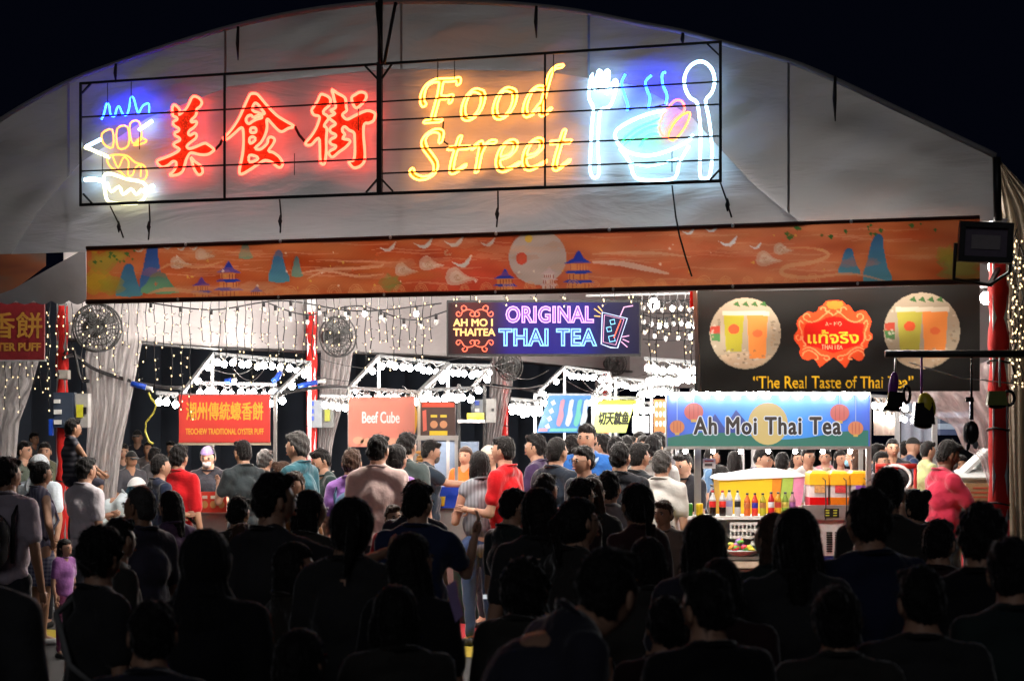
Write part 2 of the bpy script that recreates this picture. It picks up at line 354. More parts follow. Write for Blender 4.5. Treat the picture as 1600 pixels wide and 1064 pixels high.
# side valance along the left column line, and end wall
CA = Vector((-4.58, 20.3, 0)); CB = Vector((1.72, 37.0, 0))
def on_line(px):
    r = (px-CX)/F; t = (r*CA.y-CA.x)/((CB.x-CA.x)-r*(CB.y-CA.y)); return CA+(CB-CA)*t
cols = [97, 487, 788, 945]
vb = [(97, 529), (200, 533), (300, 541), (487, 549), (620, 553), (788, 562), (860, 570), (945, 577), (1000, 581)]
def vbz(px): q = on_line(px); return EYE+(HY-ipol(vb, px))/F*q.y
b = MB(); h = MB(); N = 90; vs = []
pxs = [97+(1000-97)*i/N for i in range(N+1)]
for s in (0, 0.01):
    for i, px in enumerate(pxs):
        q = on_line(px); zb = vbz(px)
        for j in range(9):
            z = zb+(4.6-zb)*j/8; vs.append(q+U*(s+0.03*math.sin(i*0.9+j*0.4)*(1-j/8))+Z*z)
n = (N+1)*9; fs = []
for i in range(N):
    for j in range(8):
        a = i*9+j; fs.append((a, a+9, a+10, a+1)); fs.append((n+a, n+a+1, n+a+10, n+a+9))
b.add(vs, fs); b.build('side_valance', wallm, tent)
h.tube([on_line(px)+U*0.03+Z*(vbz(px)-0.01) for px in pxs[::3]], 0.022, 5); h.build('valance_hem', BLACKM, tent)
b = MB(); e0 = W(930, 575, 38.5); e1 = W(1900, 575, 38.5)
N = 40; vs = []
for i in range(N+1):
    x = e0.x+(e1.x-e0.x)*i/N
    for j in range(7): vs.append((x, 38.5+0.08*math.sin(i*1.3)*(1-j/6), 2.62+(5.6-2.62)*j/6))
b.add(vs, [(i*7+j, i*7+7+j, i*7+8+j, i*7+j+1) for i in range(N) for j in range(6)]); b.build('end_valance', wallm, tent)
# left side awning corner under the gable
sc = []
for i in range(25):
    x = -30+165*i/24; sc.append((x, 470+6*abs(math.sin(i*math.pi/4))))
poly = [(-30, 476), (20, 452), (80, 418), (134, 388)]+sc[::-1]
b = MB(); b.prism([GP(x, y, -0.5) for x, y in poly], [GP(x, y, -0.52) for x, y in poly]); b.build('corner_awning', mat('grey_awning_cloth', (0.24, 0.24, 0.25), 0.7, nscale=4, bump=0.3), tent, True)
# right eave corner drape and side curtain
crm = cloth_panel('cream_curtain_cloth', (0.30, 0.25, 0.19), 0.35, 0.5, 2.5)
def drape(name, path_top, path_bot, d0, m, parent, nx=24, nz=14, fold=0.05, waves=7, dd=0.0):
    """hanging folded sheet between two photo outlines: left edge and right edge polylines (px, y) top to bottom"""
    b = MB(); vs = []
    for i in range(nx+1):
        u = i/nx
        for j in range(nz+1):
            t = j/nz*(len(path_top)-1); k = min(int(t), len(path_top)-2); f = t-k
            lx = path_top[k][0]*(1-f)+path_top[k+1][0]*f; ly = path_top[k][1]*(1-f)+path_top[k+1][1]*f
            rx = path_bot[k][0]*(1-f)+path_bot[k+1][0]*f; ry = path_bot[k][1]*(1-f)+path_bot[k+1][1]*f
            px = lx+(rx-lx)*u; py = ly+(ry-ly)*u; w_ = abs(rx-lx)/F*d0
            vs.append(W(px, py, d0+dd*u+fold*math.sin(u*waves*2*math.pi+0.7*math.sin(j*0.8))*min(1, w_*4)+0.4*fold*math.sin(u*17+j)))
    m2 = nz+1; fs = [(i*m2+j, i*m2+j+1, i*m2+m2+j+1, i*m2+m2+j) for i in range(nx) for j in range(nz)]
    b.add(vs, fs); return b.build(name, m, parent)
drape('corner_drape', [(1556, 246), (1560, 330), (1572, 430), (1576, 620), (1578, 880), (1580, 1010)], [(1562, 250), (1640, 330), (1650, 430), (1650, 620), (1650, 880), (1650, 1010)], 14.85, crm, tent, 30, 16, 0.07, 5)
b = MB(); b.tube([GP(1557, 246, 0.03), GP(1559, 345, 0.03)], 0.03, 6); b.build('eave_post', BLACKM, tent)
# ---------------------------------------------------------------- columns wrapped in red cloth
def column(px, d, top, bottom_z, r, label, gap=None):
    c = W(px, HY, d); c.z = 0
    t = empty('tent_column', c, label, 'column', 'columns of the marquee wrapped in red cloth')
    b = MB(); b.box((c.x, c.y, 0.03), (0.32, 0.32, 0.06)); b.build('base_plate', GALV, t)
    zt = EYE+(HY-top)/F*d
    b = MB(); b.box((c.x, c.y, 0.06+(zt+0.25)/2), (r*1.5, r*1.5, zt+0.25)); b.build('pole', GALV, t)
    b = MB(); pr = []
    for i in range(26):
        z = 0.5+(zt-0.5)*i/25; pr.append((r*(1.0+0.10*math.sin(i*1.7)+0.06*math.sin(i*4.1)), z))
    b.lathe((c.x, c.y, 0), pr, 14); b.build('cloth_wrap', REDC, t)
    for z in (1.35, 1.9, 2.4):
        if z < zt: b = MB(); b.tube([(c.x+(r*1.13)*math.cos(a*math.pi/6), c.y+(r*1.13)*math.sin(a*math.pi/6), z+0.01*math.sin(a)) for a in range(12)], 0.008, 5, closed=True); b.build('tie_cord', DARKW, t)
    return t
column(97, 20.3, 478, 0, 0.062, 'red wrapped tent column beside the dark red hanging banner at the far left')
column(487, 25.4, 488, 0, 0.068, 'red wrapped tent column right of the red oyster puff stall')
column(788, 32.0, 555, 0, 0.062, 'red wrapped tent column behind the beef stall menu board')
column(945, 37.2, 556, 0, 0.07, 'red wrapped tent column seen just under the thai tea neon board')
cr_ = column(1560, 14.75, 408, 0, 0.072, 'red wrapped tent column at the right edge below the floodlight')
# gathered clear plastic curtains
film = plastic_film('clear_plastic_film'); film2 = plastic_film('pinkish_plastic_film', (0.85, 0.7, 0.7), 0.5)
def curtain(px, d, L, R, label, m=film, waves=6, fold=0.06):
    c = W(px, HY, d); c.z = 0
    t = drape('plastic_curtain', L, R, d, m, None, 36, 26, fold, waves); tag(t, label, 'curtain', 'clear plastic curtains gathered beside the columns'); return t
curtain(180, 20.6, [(150, 470), (140, 520), (132, 560), (138, 640), (134, 720), (125, 830), (120, 980)], [(222, 470), (226, 500), (222, 535), (206, 620), (190, 700), (176, 830), (170, 980)], 'clear plastic curtain gathered beside the left red column, narrowing downwards')
curtain(530, 25.6, [(500, 485), (502, 540), (500, 600), (497, 700), (495, 800), (495, 930)], [(552, 485), (552, 545), (545, 600), (520, 690), (510, 800), (508, 930)], 'plastic curtain hanging between the grey electrical box and the beef sign')
curtain(780, 31.5, [(766, 556), (765, 600), (762, 650), (758, 720), (755, 840)], [(803, 556), (801, 600), (790, 650), (775, 720), (770, 840)], 'plastic curtain beside the white control box and the narrow red column')
curtain(1520, 15.2, [(1395, 612), (1440, 640), (1490, 665), (1505, 700), (1530, 715), (1545, 760)], [(1556, 560), (1558, 600), (1575, 640), (1574, 690), (1566, 720), (1562, 765)], 'pinkish plastic sheet bunched against the right red column', film2, 5, 0.05)
curtain(40, 21.5, [(-20, 560), (-30, 620), (-30, 700), (-40, 900)], [(62, 560), (45, 620), (30, 660), (10, 900)], 'dim plastic curtain under the dark red banner at the far left', film, 3)
# ================================================================ neon sign on the gable
TUBE = {}
def tubeM(name, col): return emi('neon_'+name, col, 1.0, (0.3, 0.3, 0.3))
RED_T = tubeM('red', (13, 0.62, 0.32)); AMB_T = tubeM('amber', (14, 4.4, 0.5)); WHT_T = tubeM('white', (4.2, 7.2, 9.0)); BLU_T = tubeM('blue', (0.25, 1.7, 60))
ORG_T = tubeM('orange', (3.6, 1.05, 0.16)); YEL_T = tubeM('yellow_white', (3.6, 3.4, 1.7)); GRN_T = tubeM('green', (0.25, 8, 2.2)); CYN_T = tubeM('cyan', (2.5, 9, 12)); PNK_T = tubeM('pink_red', (7, 0.7, 0.5))
sign = empty('neon_food_street_sign', GP(592, 302, 0.25), 'large black framed neon sign reading Food Street with chinese characters on the gable', 'neon sign')
FO = 0.24
def fbar(name, x0, y0, x1, y1, wpx, off=FO):
    wd = wpx/F*GD((x0+x1)/2); b = MB(); b.bar(GP(x0, y0, off), GP(x1, y1, off), wd*.92, wd*.92); return b.build(name, BLACKM, sign)
fbar('frame_rail', 125, 131, 1127, 66, 4.2); fbar('frame_rail', 125, 320.5, 1127, 283, 5)
fbar('frame_rail', 126, 130, 126, 322, 4.2, FO+0.002); fbar('frame_rail', 1125.5, 64, 1125.5, 285, 5, FO+0.002)
fbar('frame_post', 592.5, 98, 592.5, 303, 8.5, FO+0.004); fbar('frame_post', 351, 116, 351, 312, 4, FO+0.004); fbar('frame_post', 851.5, 84, 851.5, 294, 3.6, FO+0.004)
for a in ((127, 183.5, 590, 159), (127, 268, 590, 248.5), (595, 159.5, 1125, 128), (595, 188.5, 1125, 163.5), (595, 235, 1125, 213), (595, 271.5, 1125, 250)):
    fbar('cross_bar', *a, 2.6, FO-0.004)
for a in ((128, 146, 142, 131), (130, 303, 145, 319), (570, 103, 590, 124), (596, 124, 612, 101), (572, 301, 590, 280), (596, 280, 614, 299), (1104, 68, 1125, 88), (1107, 284, 1125, 265)):
    fbar('corner_brace', *a, 3, FO-0.002)
for x, y in ((684, 92), (710, 91), (865, 82), (168, 128), (205, 126), (160, 240), (218, 200), (1050, 235), (460, 240), (560, 170)):
    b = MB(); b.tube([GP(x, y, FO-0.03), GP(x, y+34, FO-0.03)], 0.004, 4); b.build('support_wire', BLACKM, sign)
NO = 0.105
def tile(ox, oy, sc): return lambda p: (ox+p[0]/sc, oy+p[1]/sc)
TA = tile(120, 120, 4.836); TB_ = tile(340, 100, 5.068); TC = tile(620, 80, 4.838); TD = tile(890, 60, 4.258)
def neon(name, loops, T, tm, r=0.0118, closed=True, fill=None, k=3, label=None):
    b = MB(); lp = []
    for l in loops:
        q = smooth_loop([T(p) for p in l], k, closed); lp.append(q); b.tube([GP(x, y, NO+0.012) for x, y in q], r, 6, closed=closed)
    o = b.build(name, tm, sign)
    if label: o['label'] = label
    if fill:
        me = flat_shape(lp, lambda x, y: GP(x, y, NO)); me.materials.append(fill); link('bead_fill', me, o)
        me2 = flat_shape(lp, lambda x, y: GP(x, y, NO-0.012)); me2.materials.append(BLACKM); link('backing_plate', me2, o)
    return o
RFILL = emi('red_beads', (1.0, 0.055, 0.012), 1.0, (0.35, 0.02, 0.01), 60); AFILL = emi('amber_beads', (0.95, 0.34, 0.035), 0.75, (0.4, 0.15, 0.02), 50)
mei = [(722,235),(732,215),(752,222),(772,242),(780,262),(772,288),(800,268),(828,240),(850,200),(868,162),(890,150),(925,165),(945,195),(933,225),(905,248),(905,272),(895,300),(865,328),(868,345),(902,338),(905,358),(885,385),(855,405),(842,428),(855,445),(888,428),(905,440),(900,465),(870,490),(842,512),(832,530),(850,545),(900,530),(960,505),(985,510),(1035,548),(1025,568),(985,590),(930,590),(880,578),(853,582),(830,620),(815,670),(800,715),(765,740),(720,748),(702,740),(730,715),(748,685),(750,648),(725,642),(690,670),(650,685),(620,668),(605,645),(618,630),(660,615),(720,590),(768,562),(772,545),(745,530),(732,515),(742,500),(778,482),(772,462),(745,448),(740,425),(768,412),(770,392),(745,378),(728,360),(732,338),(758,326),(752,308),(728,298),(722,265)]
dot = [(862,612),(872,650),(885,695),(910,735),(930,742),(950,725),(948,695),(930,668),(895,645),(874,622)]
neon('neon_character', [mei, dot], TA, RED_T, fill=RFILL, label='first red character reading mei')
shi = [[(45,592),(90,545),(140,480),(180,410),(215,330),(250,255),(270,237),(310,240),(345,275),(400,340),(470,410),(540,455),(605,495),(560,512),(512,538),(478,525),(430,475),(398,440),(388,450),(392,500),(378,560),(342,625),(295,668),(335,678),(370,655),(395,625),(400,592),(425,580),(452,600),(437,640),(402,690),(440,702),(490,740),(515,790),(500,820),(470,815),(430,780),(375,765),(330,790),(270,830),(190,875),(172,850),(185,780),(200,700),(205,600),(200,518),(180,510),(130,555),(75,597)],
 [(275,360),(285,325),(300,312),(322,325),(350,362),(372,395),(345,398),(315,385),(290,378)], [(225,440),(240,415),(265,408),(285,425),(315,412),(345,415),(350,428),(310,440),(275,458),(250,475),(232,465)], [(262,512),(298,508),(304,540),(264,545)], [(254,588),(285,580),(300,603),(258,632)], [(252,725),(308,735),(315,758),(254,778)]]
neon('neon_character', shi, TB_, RED_T, fill=RFILL, label='second red character reading shi')
jie = [[(815,245),(850,248),(885,270),(895,300),(880,335),(845,365),(838,392),(865,410),(878,435),(855,468),(845,495),(865,515),(860,600),(860,700),(848,788),(825,793),(812,760),(806,602),(780,602),(745,640),(708,645),(697,625),(740,575),(780,510),(805,440),(800,415),(762,405),(745,370),(762,340),(792,295)],
 [(905,205),(950,235),(1000,262),(1015,290),(1018,340),(1022,372),(990,400),(1000,425),(1030,440),(1090,410),(1180,372),(1235,385),(1248,405),(1235,450),(1200,470),(1162,478),(1155,560),(1165,680),(1163,768),(1130,810),(1085,825),(1055,805),(1038,768),(1075,765),(1087,700),(1085,590),(1078,545),(1040,525),(1010,500),(988,512),(992,540),(1008,560),(990,592),(1038,602),(1048,622),(1010,665),(960,700),(910,740),(882,716),(888,692),(928,670),(935,650),(905,640),(888,622),(898,598),(932,580),(932,560),(898,545),(888,520),(902,500),(932,482),(926,465),(892,440),(884,420),(926,400),(922,387),(892,372),(930,352),(935,330),(925,290),(915,245)],
 [(1060,270),(1090,245),(1130,225),(1170,235),(1178,265),(1160,300),(1120,340),(1095,350),(1075,325)]]
neon('neon_character', jie, TB_, RED_T, fill=RFILL, label='third red character reading jie')
FOOD = json.loads('[[[465,200,478,201,484,210,484,224,482,239,476,249,467,256,456,261,450,254,452,238,448,227,434,229,421,232,406,233,393,234,384,234,368,234,353,236,349,246,348,257,345,270,343,284,341,294,339,308,336,319,334,328,335,336,352,338,366,339,382,339,395,336,406,331,418,328,428,333,428,347,424,359,420,374,415,384,407,392,396,398,389,392,392,379,396,366,394,356,383,360,370,364,354,366,338,365,324,367,320,379,317,392,313,404,310,417,306,429,303,440,300,453,296,465,293,478,290,491,286,503,284,515,298,516,312,515,329,514,344,513,346,521,339,530,329,536,316,540,302,541,287,542,272,543,256,544,240,545,226,546,210,547,200,542,206,533,214,525,226,521,242,520,255,516,259,504,263,492,266,479,269,466,273,454,276,443,279,432,283,418,287,406,290,393,294,380,297,368,300,356,304,343,306,332,308,320,311,308,313,294,315,284,317,270,319,256,321,242,320,236,304,236,290,237,276,241,264,245,254,251,244,257,236,265,230,275,224,285,218,295,214,307,211,322,209,336,208,346,208,362,210,375,215,386,221,396,223,406,216,415,205,422,193,424,187,414,181,404,177,392,176,378,176,367,177,356,178,342,182,327,186,315,190,303,196,293,202,283,208,273,215,264,223,256,231,248,241,240,251,234,261,228,272,223,283,218,295,214,308,211,322,209,338,209,356,209,372,208,386,208,395,208,406,208,422,207,437,206,450,203]],[[609,284,620,287,632,291,646,295,656,301,663,312,667,324,669,340,668,356,666,371,663,384,659,398,655,410,650,423,645,434,639,446,632,455,625,466,618,475,610,483,601,492,593,500,582,507,573,514,561,520,550,525,536,528,522,527,508,523,499,516,492,505,488,493,486,477,485,462,486,449,488,435,491,422,494,408,498,395,503,382,508,371,514,359,520,349,527,339,535,330,543,320,551,312,560,303,569,296,581,290,592,286],[575,312,566,319,558,327,550,337,544,347,539,358,533,370,529,382,524,396,521,408,519,422,517,438,517,454,519,468,523,482,529,492,540,499,554,502,568,499,579,492,587,484,595,476,603,466,609,456,616,445,621,434,625,422,630,409,633,396,636,382,637,366,637,350,633,336,626,327,616,321,603,316,591,312]],[[837,276,852,275,864,279,878,283,889,288,899,296,905,306,908,320,909,336,908,351,905,366,902,379,898,393,894,405,889,417,883,428,877,438,870,449,863,459,855,468,848,477,839,486,830,493,821,500,810,507,799,512,786,517,772,519,756,517,745,512,737,504,731,492,727,480,726,465,725,452,726,436,729,422,732,408,736,395,740,383,745,370,750,359,756,347,762,337,769,328,777,318,785,309,793,301,802,293,812,285,823,280],[826,302,813,304,804,311,796,321,789,330,782,341,777,352,772,365,768,377,763,390,760,404,758,419,757,434,758,451,759,462,764,475,771,484,783,490,796,493,810,489,819,482,829,474,836,465,844,455,850,445,857,434,862,423,866,409,870,397,874,383,876,370,877,352,876,337,871,324,864,315,851,310,839,306]],[[1257,102,1263,109,1255,118,1245,126,1232,129,1218,131,1202,133,1193,140,1186,149,1179,160,1175,172,1170,185,1166,198,1163,210,1159,224,1156,237,1152,249,1148,263,1145,276,1141,288,1138,303,1134,315,1130,330,1127,342,1124,355,1120,369,1116,382,1113,394,1110,409,1108,422,1107,440,1108,456,1112,467,1125,466,1133,458,1140,449,1149,440,1158,433,1168,427,1175,434,1168,443,1159,452,1152,461,1144,469,1134,477,1125,484,1115,490,1101,494,1087,494,1079,486,1075,472,1075,456,1076,439,1078,426,1073,430,1066,441,1059,450,1052,459,1043,468,1035,476,1025,484,1015,490,1004,495,991,500,978,502,967,498,959,488,954,476,952,462,952,453,953,440,956,424,959,412,962,399,967,386,971,374,976,363,982,351,988,341,993,330,1001,320,1008,311,1016,301,1024,293,1033,286,1043,278,1053,272,1064,267,1078,263,1094,264,1108,266,1120,267,1124,255,1128,241,1131,228,1135,216,1139,202,1142,189,1147,178,1153,166,1159,156,1166,145,1174,137,1182,129,1192,121,1202,115,1213,110,1227,106,1241,104],[1056,290,1045,294,1036,303,1029,312,1021,322,1015,332,1009,344,1004,357,999,368,994,381,991,394,987,408,985,422,984,438,985,450,988,463,996,473,1009,474,1021,468,1030,459,1037,450,1044,439,1051,430,1058,419,1065,410,1074,401,1084,393,1089,382,1093,368,1097,356,1100,342,1104,329,1108,315,1111,300,1113,290,1102,295,1087,294,1072,291]],[[297,590,312,589,326,590,340,595,349,602,355,614,355,630,352,644,349,658,346,672,341,684,333,692,322,698,315,690,317,676,321,662,323,648,323,632,315,622,304,618,288,615,274,617,262,621,250,627,241,634,232,643,225,653,220,663,217,678,219,692,223,706,227,718,233,729,240,739,247,748,255,758,262,767,270,777,276,787,283,796,290,807,297,816,303,828,308,839,310,852,311,870,309,884,305,898,300,909,294,919,286,929,278,937,268,945,258,951,248,957,236,963,225,968,211,972,198,974,180,976,164,975,152,971,139,966,128,961,118,953,109,946,103,936,99,922,96,909,101,898,110,891,120,885,130,894,132,907,137,920,145,928,155,934,166,940,178,945,192,949,208,949,222,947,237,944,248,939,259,932,268,925,274,915,278,901,279,886,278,869,275,856,269,844,263,834,256,825,249,814,242,805,235,794,228,785,221,776,213,766,206,757,199,746,194,735,190,724,186,709,185,698,188,682,192,671,198,661,205,650,212,641,221,632,229,624,238,617,249,610,259,604,271,598,283,594]],[[483,640,494,642,491,654,487,666,483,678,478,691,474,703,471,716,478,720,488,720,506,719,522,718,536,717,552,717,554,725,546,735,536,741,522,744,511,744,494,745,478,746,464,747,458,757,454,769,450,783,447,796,443,808,440,821,437,834,434,849,432,862,430,876,430,892,434,903,447,902,458,897,468,891,477,884,488,877,497,870,507,864,517,858,529,856,526,867,518,875,508,881,499,888,489,894,478,901,469,908,459,914,449,920,437,926,425,930,410,931,401,924,398,912,398,895,399,884,402,871,404,857,407,844,411,830,414,817,418,805,421,792,425,780,429,766,433,754,426,748,410,749,392,750,380,749,383,738,391,730,402,725,418,723,434,722,444,717,448,705,452,693,456,679,460,667,464,656,472,647]],[[719,674,734,673,750,675,757,680,750,691,739,698,726,701,709,700,696,701,685,708,676,717,669,726,662,737,656,749,651,760,646,773,642,784,639,799,636,812,634,822,632,834,629,847,626,862,623,876,621,890,618,905,609,914,600,921,588,920,590,907,593,892,596,877,599,864,602,849,605,834,607,820,606,809,611,798,613,786,615,770,617,760,620,746,621,734,622,722,619,710,610,717,600,725,590,733,581,740,570,747,560,746,565,734,575,726,584,719,594,711,602,703,612,695,623,688,634,683,649,682,654,695,654,705,656,715,664,707,674,699,684,691,693,684,705,678]],[[873,670,887,670,898,675,908,683,914,694,914,709,911,722,907,736,902,747,894,757,887,766,878,775,870,783,861,790,851,798,841,804,829,810,817,814,803,818,790,821,780,830,781,842,784,858,788,869,796,879,805,886,818,889,834,887,845,882,858,877,869,872,880,865,890,859,902,853,912,847,923,840,935,838,935,848,927,856,917,862,906,869,896,875,884,881,874,887,862,893,851,898,839,904,828,909,815,914,802,916,788,915,775,910,766,903,758,893,753,882,750,867,748,852,749,834,750,820,753,804,757,792,761,778,765,766,770,755,777,744,783,734,791,724,798,715,807,706,815,698,825,690,835,684,847,678,858,673],[847,698,835,702,825,710,817,718,809,728,803,738,797,750,792,763,788,775,784,790,784,802,797,798,812,794,824,791,838,787,848,781,858,773,866,765,874,755,879,742,882,729,881,714,875,704,863,698]],[[1073,658,1087,658,1098,663,1108,671,1114,682,1114,697,1111,710,1107,724,1102,735,1094,745,1087,754,1078,763,1070,771,1061,778,1051,786,1041,792,1029,798,1017,802,1003,806,990,809,980,818,981,830,984,846,988,857,996,867,1005,874,1018,877,1034,875,1045,870,1058,865,1069,860,1080,853,1090,847,1102,841,1112,835,1123,828,1135,826,1135,836,1127,844,1117,850,1106,857,1096,863,1084,869,1074,875,1062,881,1051,886,1039,892,1028,897,1015,902,1002,904,988,903,975,898,966,891,958,881,953,870,950,855,948,840,949,822,950,808,953,792,957,780,961,766,965,754,970,743,977,732,983,722,991,712,998,703,1007,694,1015,686,1025,678,1035,672,1047,666,1058,661],[1047,686,1035,690,1025,698,1017,706,1009,716,1003,726,997,738,992,751,988,763,984,778,984,790,997,786,1012,782,1024,779,1038,775,1048,769,1058,761,1066,753,1074,743,1079,730,1082,717,1081,702,1075,692,1063,686]],[[1273,592,1280,597,1277,610,1273,622,1270,634,1265,648,1262,661,1258,673,1270,674,1280,674,1298,673,1314,672,1325,674,1320,685,1312,693,1301,698,1284,699,1268,700,1254,701,1247,710,1243,724,1239,736,1235,748,1231,761,1228,773,1224,785,1221,800,1217,812,1214,826,1212,838,1210,852,1211,868,1217,877,1229,876,1239,870,1249,862,1258,855,1267,848,1276,841,1285,834,1295,826,1305,820,1316,822,1311,832,1302,839,1293,846,1283,854,1274,861,1265,868,1256,875,1247,882,1237,890,1227,896,1216,901,1204,905,1190,903,1181,894,1178,881,1178,870,1180,857,1183,844,1186,829,1189,816,1193,804,1196,791,1200,777,1204,765,1208,752,1212,741,1215,728,1219,714,1221,703,1206,703,1190,704,1176,704,1158,705,1153,698,1160,689,1169,682,1182,679,1196,678,1210,677,1226,676,1233,668,1237,656,1240,643,1245,630,1248,617,1253,606,1261,598]]]')
for g, nm in zip(FOOD, 'FoodStreet'):
    loops = [[(l[i], l[i+1]) for i in range(0, len(l), 2)] for l in g]
    neon('neon_letter', loops, TC, AMB_T, 0.0082, fill=AFILL, k=1, label='amber neon letter '+nm)
for pts_, r_ in ((((336, 234), (344, 226), (347, 219)), .012), (((460, 197), (468, 212), (477, 222)), .012), (((693, 190), (692, 200), (694, 222), (700, 226)), .007)):
    b = MB(); b.tube([GP(x, y, NO) for x, y in pts_], r_, 6); b.build('feed_cable', DARKW, sign)
# steaming baskets icon on the left of the sign
neon('steam_tube', [[(185, 325), (205, 285), (225, 205), (245, 222), (255, 285), (285, 300), (303, 240), (322, 228), (345, 280), (375, 292), (395, 240), (408, 160), (430, 165), (452, 245), (468, 275), (490, 235), (512, 212), (545, 208), (545, 285)]], TA, BLU_T, 0.0085, False)
for l in ([(190, 432), (268, 402), (272, 535), (205, 510)], [(305, 395), (384, 382), (390, 520), (312, 540)], [(402, 358), (470, 342), (488, 470), (418, 500)], [(430, 520), (500, 505), (528, 485), (485, 462), (470, 470)]):
    neon('basket_tube', [l], TA, ORG_T, 0.008)
neon('basket_tube', [[(240, 608), (232, 645), (268, 695), (325, 715), (385, 772), (455, 785), (510, 778), (530, 730), (505, 672), (440, 648), (380, 600), (290, 590)]], TA, ORG_T, 0.008)
neon('noodle_tube', [[(272, 605), (312, 688), (352, 612), (392, 645), (385, 740), (420, 745), (442, 690), (482, 672), (482, 758)]], TA, ORG_T, 0.007, False)
for l in ([(60, 535), (130, 560), (245, 612)], [(70, 530), (130, 500), (180, 475)], [(470, 405), (520, 370), (570, 335)]):
    neon('stick_tube', [l], TA, WHT_T if l[0][0] != 60 else YEL_T, 0.015, False)
neon('dish_tube', [[(205, 752), (212, 850), (240, 945), (360, 958), (480, 948), (530, 870), (500, 800), (380, 775), (260, 735)]], TA, YEL_T, 0.014)
neon('dish_tube', [[(230, 800), (260, 870), (320, 830), (350, 890), (410, 850), (450, 890), (490, 850)]], TA, YEL_T, 0.013, False)
neon('dish_tube', [[(60, 780), (130, 775), (195, 790)]], TA, WHT_T, 0.018, False); neon('dish_tube', [[(500, 868), (540, 845), (580, 825)]], TA, WHT_T, 0.018, False)
# fork, bowl and spoon icon on the right
neon('fork_tube', [[(150, 238), (132, 330), (130, 400), (158, 468), (150, 560), (142, 700), (136, 860), (148, 915), (170, 928), (192, 912), (196, 860), (188, 700), (196, 560), (206, 480), (262, 458), (292, 400), (314, 300), (298, 282), (268, 345), (242, 372), (256, 290), (262, 222), (236, 228), (224, 320), (202, 340), (212, 235), (190, 222), (176, 320), (160, 335)]], TD, WHT_T, 0.012)
neon('spoon_tube', [[(848, 430), (800, 395), (768, 330), (765, 260), (795, 195), (850, 158), (905, 165), (950, 215), (965, 290), (945, 365), (905, 415), (920, 500), (938, 620), (948, 780), (932, 915), (895, 935), (868, 915), (868, 780), (872, 620), (862, 520)]], TD, WHT_T, 0.012)
for l in ([(372, 240), (345, 300), (362, 370), (388, 450), (380, 485)], [(545, 248), (505, 290), (515, 345), (535, 400), (522, 470)], [(640, 228), (616, 240), (620, 310), (648, 380), (640, 440)]):
    neon('steam_tube', [l], TD, BLU_T, 0.0105, False)
b = MB(); b.tube([GP(*TD(p), NO-0.02) for p in ((380, 480), (450, 466), (520, 468), (640, 440))], 0.005, 5); b.build('feed_cable', DARKW, sign)
neon('bowl_tube', [[(300, 650), (320, 605), (420, 545), (540, 500), (640, 482)]], TD, WHT_T, 0.012, False)
neon('bowl_tube', [[(300, 650), (330, 712), (400, 762), (520, 782), (650, 752), (780, 690), (822, 640)]], TD, WHT_T, 0.012, False)
neon('bowl_tube', [[(335, 735), (400, 825), (440, 930), (570, 945), (700, 930), (730, 830), (795, 715)]], TD, WHT_T, 0.012, False)
neon('bowl_tube', [[(410, 830), (520, 852), (620, 832), (720, 800)]], TD, CYN_T, 0.009, False)
for l in ([(352, 700), (370, 660), (450, 600), (560, 552), (610, 532)], [(365, 712), (430, 655), (520, 600), (600, 580)], [(470, 720), (500, 670), (550, 640), (600, 640)]):
    neon('vegetable_tube', [l], TD, GRN_T, 0.009, False)
neon('egg_tube', [[(650, 662), (610, 640), (597, 590), (620, 520), (660, 460), (700, 417), (740, 417), (762, 450), (758, 490), (700, 540), (655, 600)]], TD, PNK_T, 0.009)
neon('egg_tube', [[(800, 495), (785, 560), (742, 630), (690, 680), (655, 655), (690, 575), (745, 515)]], TD, ORG_T, 0.009)
# tie wires from the sign down to the banner
def wire(x0, y0, x1, y1, off0, off1, lab, knot=True):
    b = MB(); a = GP(x0, y0, off0); c = GP(x1, y1, off1); b.tube([a, (a+c)/2+V*0.02, c], 0.007, 5)
    if knot: k = a*0.35+c*0.65; b.tube([k+Z*0.05, k, k-Z*0.05], [0.004, 0.02, 0.004], 6)
    tag(b.build('tie_wire', DARKW), lab, 'wire', 'tie wires below the neon sign')
for a in ((172, 322, 193, 372), (233, 317, 232, 375, ), (437, 312, 438, 364), (778, 297, 776, 355), (1125, 284, 1143, 340)):
    wire(*a, 0.2, 0.09, {172: 'slanting tie wire with a dark knot below the steaming basket icon', 233: 'thin straight tie wire between sign and banner at the far left', 437: 'knotted tie wire below the second chinese character', 778: 'knotted tie wire below the word Street', 1125: 'tie wire from the lower right corner of the neon sign'}[a[0]])
b = MB(); b.tube([GP(x, y, 0.14) for x, y in ((1050, 290), (1056, 340), (1062, 370), (1072, 405), (1081, 432))], 0.007, 5); tag(b.build('hanging_cable', DARKW), 'thin dark cable hanging across the orange banner below the bowl icon', 'cable')
